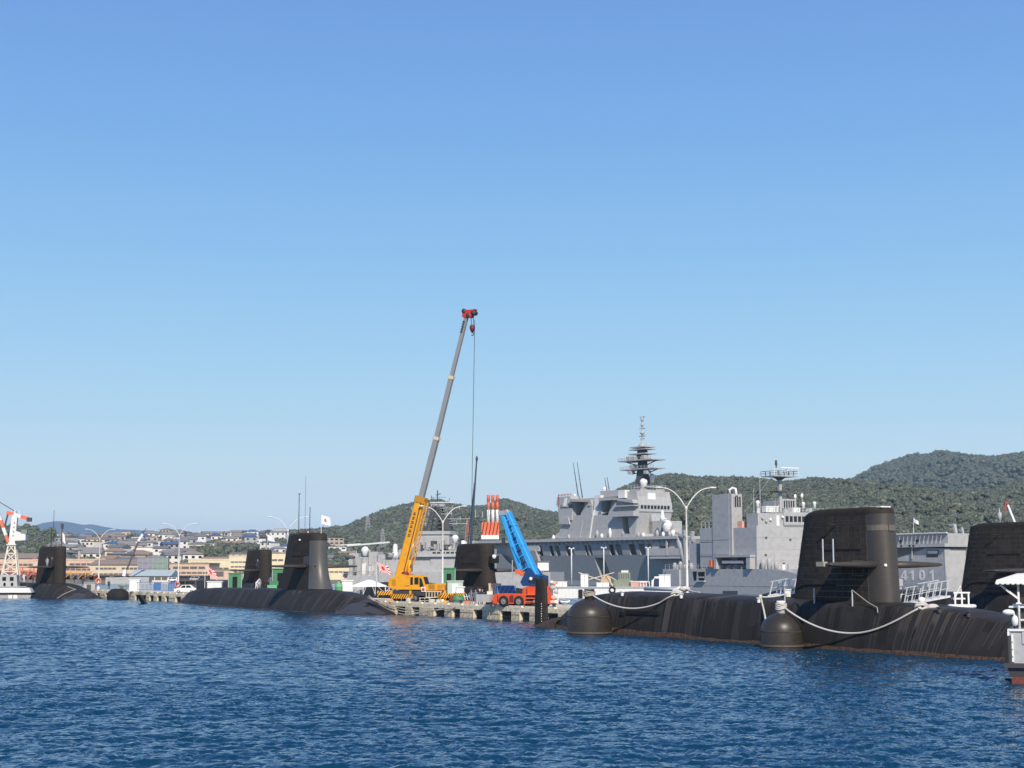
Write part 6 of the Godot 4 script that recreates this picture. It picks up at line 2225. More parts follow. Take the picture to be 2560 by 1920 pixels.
	tube(st, [Vector3(-0.74, 3.19, 0.2), Vector3(-0.46, 5.31, 0.2)], 0.26)
	obj("lifting_ram", st, M.yellow, c)
	st = begin(1)
	tube(st, [Vector3(-0.46, 5.21, 0.2), Vector3(-0.01, 7.85, 0.1)], 0.15)
	obj("ram_rod", st, M.chrome, c)
	st = begin()
	var j0 := Vector3(0.12, 4.7, 0.75)
	var j1 := Vector3(2.25, 12.56, 0.75)
	for e in [-0.22, 0.22]:
		beam(st, j0 + Vector3(e, 0, 0), j1 + Vector3(e, 0, 0), 0.12)
	for i in 11:
		var a := j0.lerp(j1, i / 11.0)
		var b := j0.lerp(j1, (i + 1) / 11.0)
		beam(st, a + Vector3(-0.22, 0, 0), b + Vector3(0.22, 0, 0), 0.07)
	obj("stowed_jib", st, M.orange_yellow, c)
	for q in [[0.2, -0.75], [0.34, -0.72], [0.72, -0.7], [0.9, -0.66]]:
		st = begin(1)
		ball(st, p0.lerp(p1, q[0]) + Vector3(q[1], 0, 0.1), 0.22, 8)
		obj("boom_light", st, M.white if q[0] < 0.3 else M.yellow_dark, base)
	st = begin(1)
	lathe(st, [Vector2(0.4, -0.4), Vector2(0.4, 0.4), Vector2(0.02, 0.4)], 12, Transform3D(Basis(Vector3.RIGHT, PI / 2), Vector3(-0.9, 3.45, 0.7)))
	obj("winch_drum", st, M.red_dark, c)
	st = begin()
	beam(st, p0.lerp(p1, 0.06) + Vector3(0.55, 0, 0.5), p0.lerp(p1, 0.95) + Vector3(0.42, 0, 0.45), 0.1)
	obj("hydraulic_hose", st, M.dark_steel, base)

func blue_crane() -> void:
	var f: Transform3D = Transform3D(Basis(Vector3.UP, -0.4887), Vector3(0.45, 1.5, -171))
	var c := thing("mobile_crane", "mobile crane with a retracted bright blue boom on an orange red carrier", "crane", f)
	prism_part("carrier", M.orange_red, c, [Vector2(-2.3, 0.35), Vector2(-2.35, 1.0), Vector2(-1.9, 1.45), Vector2(1.4, 1.45), Vector2(1.5, 2.1), Vector2(2.1, 2.3), Vector2(3.6, 2.3), Vector2(3.8, 1.6), Vector2(3.8, 0.35)], -1.25, 1.2)
	for q in [[-0.9, 1.1], [1.0, 1.1], [-0.9, -1.1], [1.0, -1.1], [3.1, 1.1], [3.1, -1.1]]:
		wheel(c, Vector3(q[0], 0.62, q[1]), 0.62, 0.5)
	for q in [[-0.2, 0.3], [1.9, 2.6], [2.7, 3.3]]:
		one_box("side_recess", M.red_dark, c, q[0], q[1], 0.5, 1.25, 1.18, 1.22)
	for q in [1.35, 0.95, 0.55]:
		one_box("step", M.orange, c, 2.0, 3.2, q, q + 0.08, 1.2, 1.5)
	for q in [[-1.7, 0.85], [0.1, 0.95], [1.95, 1.6]]:
		one_box("grab_handle", M.dark_steel, c, q[0], q[0] + 0.08, 0.6, q[1] + 0.4, 1.2, 1.26)
	one_box("side_tool_box", M.grey_ship_b, c, -4.3, -2.6, 0.5, 1.35, 0.4, 1.4)
	prism_part("superstructure", M.blue_dark, c, [Vector2(1.4, 2.3), Vector2(1.1, 2.7), Vector2(1.7, 3.8), Vector2(2.2, 4.3), Vector2(2.8, 3.6), Vector2(3.5, 3.4), Vector2(3.5, 2.3)], -1.1, 1.1)
	one_box("operator_cab", M.blue_dark, c, 2.4, 3.5, 2.3, 3.4, 0.2, 1.25)
	one_box("cab_window", M.glass_dark, c, 2.6, 3.3, 2.6, 3.2, 1.2, 1.28)
	var st := begin(1)
	ball(st, Vector3(2.55, 3.1, 1.35), 0.2, 10)
	obj("work_lamp", st, M.white, c)
	# boom: three nested box sections, all drawn in
	var q0 := Vector3(2.66, 3.05, 0.2)
	var q1 := Vector3(-1.01, 10.35, 0.2)
	var dn := (q1 - q0).normalized()
	st = begin()
	boom_box(st, q0, q1, 1.0, 0.92, 0.92)
	var b := obj("boom_base", st, M.blue, c)
	st = begin()
	boom_box(st, q1, q1 + dn * 0.35, 0.7, 0.62)
	obj("boom_tip", st, M.steel, b)
	for k in [0.2, 0.5, 0.8]:
		st = begin()
		boom_box(st, q0.lerp(q1, k) - dn * 0.08, q0.lerp(q1, k) + dn * 0.08, 1.05, 0.98)
		obj("stiffener", st, M.blue, b)
	st = begin()
	beam(st, q0.lerp(q1, 0.05) + Vector3(-0.12, 0, 0.53), q0.lerp(q1, 0.97) + Vector3(-0.12, 0, 0.5), 0.09, 0.05)
	obj("side_rib", st, M.blue_dark, b)
	st = begin()
	hexa(st, [q1 + Vector3(-0.35, -0.1, -0.3), q1 + Vector3(0.3, -0.1, -0.3), q1 + Vector3(-0.35, 0.4, -0.3), q1 + Vector3(0.1, 0.4, -0.3), q1 + Vector3(-0.35, -0.1, 0.3), q1 + Vector3(0.3, -0.1, 0.3), q1 + Vector3(-0.35, 0.4, 0.3), q1 + Vector3(0.1, 0.4, 0.3)])
	obj("boom_head", st, M.red, c)
	# stowed jib on the left a dark blue block stands in for the dark gap of hoses
	var j0 := Vector3(1.03, 4.1, 0.9)
	var j1 := Vector3(-1.24, 10.15, 0.9)
	st = begin()
	boom_box(st, j0, j1, 0.5, 0.46, 0.95)
	var j := obj("stowed_jib", st, M.blue, c)
	st = begin()
	beam(st, j0 + Vector3(0.02, 0.8, 0.26), j0.lerp(j1, 0.42) + Vector3(0.02, 0, 0.26), 0.1, 0.04)
	obj("jib_slot", st, M.blue_dark, j)
	st = begin()
	box(st, j1 + Vector3(0, 0.25, 0), Vector3(0.8, 0.5, 0.6))
	obj("jib_head", st, M.steel, j)
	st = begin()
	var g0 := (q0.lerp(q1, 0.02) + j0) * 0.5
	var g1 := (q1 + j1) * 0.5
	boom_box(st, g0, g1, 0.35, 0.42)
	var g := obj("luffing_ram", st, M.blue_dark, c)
	for i in 9:
		st = begin()
		var a := g0.lerp(g1, 0.08 + i * 0.1)
		beam(st, a + Vector3(-0.3, -0.16, 0.25), a + Vector3(0.32, 0.2, 0.3), 0.13)
		obj("hose_clamp", st, M.blue if i % 2 == 0 else M.blue_dark, g)
	st = begin()
	box(st, j0 + Vector3(-0.12, -0.25, 0.05), Vector3(0.75, 0.55, 0.6))
	box(st, j0 + Vector3(0.3, -0.5, 0.05), Vector3(0.45, 0.4, 0.5))
	obj("jib_bracket", st, M.orange, c)
	st = begin()
	beam(st, Vector3(-1.25, 7.61, 0.6), Vector3(-1.3, 6.86, 0.6), 0.3)
	beam(st, Vector3(-1.1, 8.73, 0.6), Vector3(-1.25, 7.57, 0.6), 0.06)
	obj("hook_block", st, M.dark_steel, c)
	st = begin()
	beam(st, Vector3(0.08, 5.16, 1), Vector3(0.08, 3.13, 1), 0.09)
	beam(st, Vector3(-1.84, 3.52, 1), Vector3(0.08, 3.09, 1), 0.09)
	obj("signal_rod", st, M.grey_light, c)

func shipyard_cranes() -> void:
	# white tower crane at the left edge; one pixel is about 0.15 m at 570 m
	var d := 570.0
	var fx := Transform3D(Basis(Vector3.UP, 0.1), Vector3(-186.4, 1.47, -570))
	var c := thing("tower_crane", "white harbour crane with an orange and white jib at the left edge", "crane", fx)
	var st := begin()
	for q in [[-3.2, 0.0, -1.0, 14.0, 2.0], [3.2, 0.0, 1.0, 14.0, 2.0], [-3.2, 0.0, -1.0, 14.0, -2.0], [3.2, 0.0, 1.0, 14.0, -2.0]]:
		beam(st, Vector3(q[0], q[1], q[4]), Vector3(q[2], q[3], q[4] * 0.4), 0.55)
	obj("leg_frame", st, M.cream_white, c)
	for j in 4:
		st = begin()
		var y0 := j * 3.4
		var w0 := lerpf(3.2, 1.0, y0 / 14.0)
		var w1 := lerpf(3.2, 1.0, (y0 + 3.4) / 14.0)
		var z0 := lerpf(2.0, 0.8, y0 / 14.0)
		beam(st, Vector3(-w0, y0, z0), Vector3(w1, y0 + 3.4, z0), 0.35)
		beam(st, Vector3(w0, y0, z0), Vector3(-w1, y0 + 3.4, z0), 0.35)
		beam(st, Vector3(-w0, y0, z0), Vector3(w0, y0, z0), 0.35)
		obj("brace", st, M.cream_white, c)
	st = begin()
	frustum(st, Vector3(0, 13.4, 0), Vector2(2.3, 2.3), Vector2(2.0, 2.0), 11.0, Vector2(0.7, 0))
	obj("tower", st, M.white_worn, c)
	for q in 4:
		st_box(c, "tower_port", M.roof_dark, Vector3(0.45 + q * 0.1, 16.6 + q * 1.6, 1.1), Vector3(0.35, 0.5, 0.1))
	st_box(c, "ring_platform", M.white_worn, Vector3(0, 13.4, 0), Vector3(3.6, 0.35, 3.2))
	st = begin()
	hexa(st, [Vector3(0.8, 14.8, -1.2), Vector3(5.0, 15.0, -1.2), Vector3(0.8, 18.6, -1.2), Vector3(5.0, 17.2, -1.2), Vector3(0.8, 14.8, 1.2), Vector3(5.0, 15.0, 1.2), Vector3(0.8, 18.6, 1.2), Vector3(5.0, 17.2, 1.2)])
	obj("cab", st, M.white_worn, c)
	st_box(c, "cab_window", M.green_grey, Vector3(4.4, 18.2, 0.2), Vector3(2.2, 1.6, 2.0))
	st_box(c, "cab_floor", M.grey_dark, Vector3(2.6, 14.6, 0), Vector3(3.0, 0.4, 2.2))
	for i in 3:
		st = begin()
		beam(st, Vector3(-2.4 + i * 2.6, 25.3 - i * 0.75, 0), Vector3(0.2 + i * 2.6, 24.55 - i * 0.75, 0), 1.3)
		obj("counter_arm", st, [M.orange, M.white_worn, M.orange][i], c)
	st_box(c, "counter_block", M.roof_dark, Vector3(5.9, 22.7, 0), Vector3(1.7, 1.5, 1.5))
	for i in 4:
		st = begin()
		var a := Vector3(-1.2, 14.2, 0.6).lerp(Vector3(-9.5, 36.0, 0.6), i / 8.0)
		var b := Vector3(-1.2, 14.2, 0.6).lerp(Vector3(-9.5, 36.0, 0.6), (i + 1) / 8.0)
		beam(st, a, b, 1.1)
		obj("jib_section", st, M.orange if i % 2 == 0 else M.white_worn, c)
	for q in [[Vector3(-2.0, 25.4, 0), Vector3(-3.4, 18.4, 0.4)], [Vector3(-1.6, 25.2, 0.4), Vector3(-3.0, 18.6, 0.6)], [Vector3(1.2, 25.4, 0), Vector3(-9.0, 31.5, 0)]]:
		st = begin()
		beam(st, q[0], q[1], 0.28)
		obj("jib_stay", st, M.dark_steel, c)
	st = begin()
	beam(st, Vector3(0.6, 24.3, 0), Vector3(0.6, 26.4, 0), 0.4)
	beam(st, Vector3(2.2, 24.0, 0), Vector3(2.2, 26.2, 0), 0.25)
	obj("top_post", st, M.white_worn, c)
	# three red and white columns of a work platform far behind the blue crane
	var px := Transform3D(Basis(), Vector3(-9.76, 18.51, -690))
	var g := thing("column_rig", "work rig with three red and white columns on a red base behind the blue crane", "crane", px)
	var yy := [8.3, 14.0, 17.3, 17.9]
	var hh := [5.7, 3.3, 0.6, 2.8]
	for i in 3:
		for k in 4:
			st = begin(1)
			lathe(st, [Vector2(0.72, yy[k]), Vector2(0.72, yy[k] + hh[k] - 0.05), Vector2(0.68, yy[k] + hh[k])], 12, Transform3D(Basis(), Vector3(-0.9 + i * 2.0, 0, 0)))
			obj("column_band", st, [M.white, M.orange, M.red_pale, M.orange][k], g)
		st_box(g, "column_cap", M.red_pale, Vector3(-0.9 + i * 2.0, 20.5, 0), Vector3(1.2, 0.5, 1.2))
	st_box(g, "base_tower", M.orange, Vector3(0, 5.4, -1.0), Vector3(7.9, 5.8, 4.0))
	for i in 5:
		st = begin()
		beam(st, Vector3(-3.8 + i * 1.6, 2.6, 1.2), Vector3(-2.8 + i * 1.6, 8.2, 1.2), 0.5)
		obj("brace", st, M.red_dark, g)
	st_box(g, "white_deck", M.white, Vector3(-0.1, 1.6, 0), Vector3(8.0, 1.8, 5.0))
	for q in [-3.2, 0.2, 3.2]:
		st_box(g, "white_leg", M.white, Vector3(q, -2.0, 0.5), Vector3(1.1, 6.0, 2.0))
	# white inclined boom with a red tip behind the right-hand sail
	var bx := thing("tower_crane", "white sloping boom with a red tip above the right-hand submarine sail", "crane", Transform3D(Basis(), Vector3(140.36, 3.86, -420) * Vector3(1, 0, 1)))
	st = begin()
	beam(st, fr_local(bx.transform, Vector3(136.63, 23.33, -420)), fr_local(bx.transform, Vector3(141.68, 9.31, -420)), 0.5)
	obj("boom", st, M.white, bx)
	st = begin()
	beam(st, fr_local(bx.transform, Vector3(135.88, 23.77, -420)), fr_local(bx.transform, Vector3(136.77, 24.1, -420)), 0.45)
	beam(st, fr_local(bx.transform, Vector3(135.99, 23.77, -420)), fr_local(bx.transform, Vector3(136, 21.35, -420)), 0.3)
	obj("boom_tip", st, M.red, bx)
	st = begin()
	frustum(st, Vector3(1.5, 0, 0), Vector2(5, 5), Vector2(3, 3), 9.5)
	obj("pedestal", st, M.white_worn, bx)
	# thin mast beside it
	var mp: Vector3 = Vector3(127.88, 8.09, -400)
	var m := thing("ship_mast", "slender grey ship mast with a round platform above the right-hand submarine sail", "mast", Transform3D(Basis(), mp * Vector3(1, 0, 1)))
	st = begin(1)
	lathe(st, [Vector2(1.2, 0), Vector2(0.55, 10.5), Vector2(0.55, 13.2), Vector2(0.4, 13.4), Vector2(0.3, 18.5), Vector2(0.5, 18.6), Vector2(0.6, 20.2), Vector2(0.2, 20.6), Vector2(0.1, 21.6), Vector2(0.02, 21.7)], 10)
	obj("pole", st, M.grey_ship, m)
	st = begin()
	lathe(st, [Vector2(0.5, 12.2), Vector2(1.4, 13.4), Vector2(1.6, 13.5), Vector2(1.6, 13.8), Vector2(0.4, 13.8)], 12)
	obj("platform", st, M.grey_dark, m)
	st = begin()
	rail(st, [Vector3(-1.7, 13.8, 0.8), Vector3(1.7, 13.8, 0.8)], 1.0, 0.8, 0.08)
	obj("platform_rail", st, M.grey_light, m)
	radome("radome", m, Vector3(1.0, 14.6, 0), 0.45, 0.4)
	one_box("deckhouse", M.grey_ship, m, -6, 6, 0, 9.0, -3, 3)

func pylons() -> void:
	var spots := [[Vector3(-141.8, 36.4, -1500), 22.0, "left one of the two steel power pylons on the hill slope"], [Vector3(-110.21, 23.83, -1300), 16.5, "right one of the two steel power pylons, lower on the slope"]]
	for s in spots:
		var p := thing("power_pylon", s[2], "pylon", Transform3D(Basis(Vector3.UP, 0.4), s[0]), "steel power pylons")
		lattice(p, s[1], s[1] * 0.13, s[1] * 0.03, M.pylon, "lattice_tower")
		for k in 3:
			var st := begin()
			var y: float = s[1] * (0.62 + k * 0.13)
			beam(st, Vector3(-s[1] * 0.13, y, 0), Vector3(s[1] * 0.13, y, 0), 0.35)
			obj("crossarm", st, M.pylon, p)
	var r := thing("radio_mast", "red and white lattice radio mast between the lamp arm and the sail", "mast", Transform3D(Basis(), Vector3(-32.26, 26.18, -1100)))
	lattice(r, 15.5, 1.6, 0.3, M.red_pale, "lattice_tower")

func lattice(p: Node3D, h: float, w: float, t: float, m: Material, called: String) -> void:
	var st := begin()
	for sx in [-1.0, 1.0]:
		for sz in [-1.0, 1.0]:
			beam(st, Vector3(sx * w, 0, sz * w), Vector3(sx * t, h, sz * t), 0.28)
	for j in 7:
		var a := lerpf(w, t, j / 7.0)
		var b := lerpf(w, t, (j + 1) / 7.0)
		for sz in [-1.0, 1.0]:
			beam(st, Vector3(-a, h * j / 7.0, sz * a), Vector3(b, h * (j + 1) / 7.0, sz * b), 0.2)
			beam(st, Vector3(a, h * j / 7.0, sz * a), Vector3(-b, h * (j + 1) / 7.0, sz * b), 0.2)
	obj(called, st, m, p)

# ------------------------------------------------------------------ town and shipyard across the water
func pane_mesh(w: float, h: float) -> Mesh:
	var st := begin()
	lbox(st, -w * 0.5, w * 0.5, -h * 0.5, h * 0.5, -0.15, 0.06)
	st.generate_normals()
	return st.commit()

func building(b: Node3D, w: float, h: float, dep: float, roof: String, wm: Material, rm: Material, storeys: int, cols: int, pane: Mesh) -> void:
	var st := begin()
	lbox(st, -w * 0.5, w * 0.5, -6.0, h, -dep, 0)
	obj("wall", st, wm, b)
	st = begin()
	if roof == "flat":
		lbox(st, -w * 0.5 - 0.2, w * 0.5 + 0.2, h, h + 0.5, -dep - 0.2, 0.2)
	elif roof == "gabled":
		var g := w * 0.5 + 0.5
		var r := minf(dep * 0.2, 2.4)
		hexa(st, [Vector3(-g, h, -dep - 0.5), Vector3(g, h, -dep - 0.5), Vector3(-g, h + r, -dep * 0.5 - 0.1), Vector3(g, h + r, -dep * 0.5 - 0.1), Vector3(-g, h, 0.6), Vector3(g, h, 0.6), Vector3(-g, h + r, -dep * 0.5 + 0.1), Vector3(g, h + r, -dep * 0.5 + 0.1)])
	else:
		frustum(st, Vector3(0, h, -dep * 0.5), Vector2(w + 1.2, dep + 1.2), Vector2(w * 0.35, 0.4), minf(w, dep) * 0.2)
	obj("roof", st, rm, b)
	for s in storeys:
		for i in cols:
			var x := lerpf(-w * 0.5, w * 0.5, (i + 0.5) / cols)
			part("window", pane, M.glass_dark, b, Transform3D(Basis(), Vector3(x, h * (s + 0.58) / storeys, 0)))

var house_labels := {}

func build_town() -> void:
	M.stucco = [worn(0.74, 0.70, 0.62, 0.1, 9.0, 0.85, 101), worn(0.66, 0.57, 0.45, 0.1, 9.0, 0.85, 102), worn(0.72, 0.71, 0.69, 0.08, 9.0, 0.85, 103), worn(0.42, 0.36, 0.30, 0.15, 9.0, 0.85, 104), worn(0.38, 0.38, 0.38, 0.15, 9.0, 0.85, 105)]
	M.tiles_roof = [worn(0.20, 0.20, 0.21, 0.2, 9.0, 0.8, 107), M.roof_grey, worn(0.30, 0.22, 0.16, 0.2, 9.0, 0.85, 108), M.roof_blue, worn(0.26, 0.25, 0.24, 0.2, 9.0, 0.85, 106)]
	var names_w := ["cream", "sandy", "white", "brown", "grey"]
	var names_r := ["slate grey", "dark", "brown", "blue", "pale grey"]
	var kinds := ["gabled", "hipped", "flat"]
	var pane := pane_mesh(1.5, 1.2)
	var rn := RandomNumberGenerator.new()
	rn.seed = 404
	var placed := []
	# single larger blocks
	var blocks := [
		[Vector3(-277, 15.4, -960), 8.3, 6.8, 2, 2, 3, "tall white apartment block right of the far-left submarine sail"],
		[Vector3(-261, 13.9, -925), 10.1, 2.9, 2, 1, 4, "low white block at the foot of the white apartment block"],
		[Vector3(-289, 22.4, -1110), 14.5, 3.2, 1, 1, 5, "long sandy school block above the first lamp arm"],
		[Vector3(-261, 17.6, -1000), 6.3, 3.9, 2, 1, 2, "white cube house under the sandy school block"],
		[Vector3(-260, 22.0, -1090), 22.5, 2.8, 0, 1, 8, "long cream terrace high behind the thin floating crane"],
		[Vector3(-214, 13.1, -900), 16.2, 5.4, 0, 2, 6, "two storey cream block with long window bands left of the second lamp"],
		[Vector3(-231, 35.3, -1395), 6.6, 4.0, 2, 1, 3, "white house alone on the ridge left of the middle sail"],
		[Vector3(-190, 29.7, -1220), 12.4, 5.4, 2, 2, 4, "big white house with dark roof beside the third lamp arm"],
		[Vector3(-129, 17.2, -1130), 13.3, 5.0, 2, 2, 3, "white stepped building right of the middle sail"],
		[Vector3(-119, 15.1, -1140), 6.6, 4.2, 2, 1, 2, "small white building lowest right of the middle sail"],
		[Vector3(-118, 17.3, -1240), 6.5, 4.2, 1, 1, 2, "sandy house among the dark trees below the pylons"],
		[Vector3(-139, 21.8, -1195), 15.0, 8.4, 3, 2, 4, "brown apartment block just right of the middle sail top"],
		[Vector3(-204, 15.5, -945), 7.4, 3.0, 0, 1, 2, "cream house just right of the second lamp pole"],
		[Vector3(-205, 20.2, -1035), 10.8, 2.7, 2, 1, 4, "long white house over the green bank"],
		[Vector3(-193, 23.2, -1090), 10.5, 2.8, 0, 1, 3, "cream row house right of the green bank"]]
	for q in blocks:
		var b := thing("town_building", q[6], "building", Transform3D(Basis(Vector3.UP, 0.25), q[0]), "larger buildings on the hillside")
		var pw := pane_mesh(q[1] / q[5] * 0.6, minf(1.2, q[2] / q[3] * 0.4))
		building(b, q[1], q[2], 9.0, "gabled" if q[2] > 4.5 and q[3] == 2 and q[5] == 4 else "flat", M.stucco[[2, 2, 1, 2, 0, 0, 2, 2, 2, 2, 1, 3, 0, 2, 0][blocks.find(q)]], M.roof_dark if q[5] == 4 and q[2] > 5.0 else M.tiles_roof[4], q[3] if q[3] < 3 else 3, q[5], pw)
		placed.append(Vector2(q[0].x, -q[0].z))
	# rows of houses that follow the slope
	var d := 735.0
	var row := 0
	while d < 1370.0:
		var x := -0.285 * d - 8.0
		var x1 := -0.152 * d
		while x < x1:
			var hx := x + rn.randf_range(-4, 4)
			var hd := d + rn.randf_range(-12, 12)
			var green := lumps.get_noise_2d(hx * 5.0 + 300.0, hd * 5.0) > 0.26 or (hx / hd > -0.213 and hx / hd < -0.165 and hd > 820 and hd < 985)
			var near := false
			for p in placed:
				if p.distance_to(Vector2(hx, hd)) < 13.0:
					near = true
			if not green and not near:
				placed.append(Vector2(hx, hd))
				house(rn, hx, hd, row, pane, names_w, names_r, kinds)
			x += rn.randf_range(12.0, 17.0)
		d += 26.0 + d * 0.01
		row += 1
	# a few right of the middle sail, among trees, and under the hill by the carrier
	for q in [[-150, 1010], [-137, 1040], [-126, 985], [-116, 1075], [-103, 1010], [-140, 925], [-128, 890], [-113, 930], [-100, 1150], [-92, 905]]:
		placed.append(Vector2(q[0], q[1]))
		house(rn, q[0], q[1], 20, pane, names_w, names_r, kinds)
	for q in [[6, 1160], [14, 1150], [21, 1168], [29, 1155], [10, 1185], [18, 1192], [26, 1188], [-2, 1178], [2, 1135], [24, 1132], [-8, 1150], [-42, 1150], [-52, 1165]]:
		var xf := Transform3D(Basis(Vector3.UP, rn.randf_range(-0.5, 0.5)), Vector3(q[0], 8.0 + (q[1] - 1130) * 0.22, -q[1]))
		var wi: int = [0, 1, 2, 0, 2, 3, 1, 2, 4, 1, 0, 2, 1][rn.randi() % 13]
		var b := thing("house", unique_label("small %s house below the wooded hill, %s" % [names_w[wi], "left of the blue crane" if q[0] < -20 else "right of the blue crane, front row" if q[1] < 1160 else "right of the blue crane, back row"], q[0], q[1]), "house", xf, "houses below the wooded hill")
		building(b, rn.randf_range(6, 9), rn.randf_range(3.2, 5.0), 7.0, kinds[rn.randi() % 2], M.stucco[wi], M.tiles_roof[rn.randi() % 3], 1, 2, pane)
	# trees between the houses
	var crowns := []
	for k in 6000:
		var tx := rn.randf_range(-520, -60)
		var td := rn.randf_range(690, 1420)
		var ok := lumps.get_noise_2d(tx * 5.0 + 300.0, td * 5.0) > 0.12 and rn.randf() < 0.8
		if tx / td < -0.285 or tx / td > -0.14:
			ok = rn.randf() < 0.95
		if tx / td > -0.213 and tx / td < -0.165 and td > 820 and td < 985:
			ok = true
		if td < 730 and tx / td < -0.19:
			ok = false
		if td < 760 and tx / td < -0.285:
			ok = false
		for p in placed:
			if ok and p.distance_squared_to(Vector2(tx, td)) < 70.0 or (ok and absf(p.x - tx) < 7.0 and p.y - td > 0.0 and p.y - td < 16.0):
				ok = false
		if ok:
			var r := rn.randf_range(2.4, 4.6)
			crowns.append([Vector3(tx, hill_height("A", tx, td) + r * 0.4, -td), r, leaf_tint(tx, td)])
	forest("trees between the houses and over the low hills at the left", crowns, M.leaf)
	shipyard()

func unique_label(l: String, x: float, d: float) -> String:
	if not house_labels.has(l):
		house_labels[l] = 1
		return l
	var alt := [", farther back", ", farther right", ", upper one", ", topmost one"]
	for a in alt:
		if not house_labels.has(l + a):
			house_labels[l + a] = 1
			return l + a
	return l

func house(rn: RandomNumberGenerator, x: float, d: float, row: int, pane: Mesh, nw: Array, nr: Array, kinds: Array) -> void:
	var wi: int = [0, 0, 1, 1, 2, 2, 2, 3, 4][rn.randi() % 9]
	var ri: int = [0, 0, 0, 1, 1, 2, 2, 4, 4, 4, 4, 3][rn.randi() % 12]
	var ki: int = [0, 0, 1, 1, 2][rn.randi() % 5]
	var w := rn.randf_range(7.5, 13.0)
	var h := rn.randf_range(4.0, 7.0)
	var px := 1280.0 + 3828.0 * x / d
	var where := "left of the first lamp" if px < 245 else "right of the first lamp" if px < 345 else "left of the second lamp" if px < 445 else "right of the second lamp" if px < 530 else "left of the middle sail" if px < 620 else "behind the middle sail" if px < 760 else "right of the middle sail"
	var up: String = "in the lowest street" if row < 2 else "low on the slope" if row < 4 else "half way up" if row < 7 else "high on the slope" if row < 10 else "on the crest" if row < 19 else "among the trees"
	var b := thing("house", unique_label("%s %s house, %s roof, %s, %s" % [nw[wi], kinds[ki], nr[ri], up, where], x, d), "house", Transform3D(Basis(Vector3.UP, rn.randf_range(-0.6, 0.7)), Vector3(x, hill_height("A", x, d), -d)), "houses on the hillside")
	building(b, w, h, rn.randf_range(7, 10), kinds[ki], M.stucco[wi], M.tiles_roof[ri], 2 if h > 4.8 else 1, 2 if w < 10 else 3, pane)

func shed(called: String, label: String, p: Vector3, w: float, h: float, dep: float, roof: String, wm: Material, rm: Material, bands: Array, turn := 0.0) -> Node3D:
	# long industrial building; bands are [y, height, first x share, last x share, panes]
	var b := thing(called, label, "building", Transform3D(Basis(Vector3.UP, turn), p), "shipyard buildings on the far shore")
	building(b, w, h, dep, roof, wm, rm, 0, 0, null)
	for q in bands:
		var n: int = q[4]
		var pw: float = (q[3] - q[2]) * w / n * 0.86
		var pm := pane_mesh(pw, q[1])
		for i in n:
			part("window", pm, M.window_grey, b, Transform3D(Basis(), Vector3(-w * 0.5 + w * lerpf(q[2], q[3], (i + 0.5) / n), q[0], 0)))
	return b

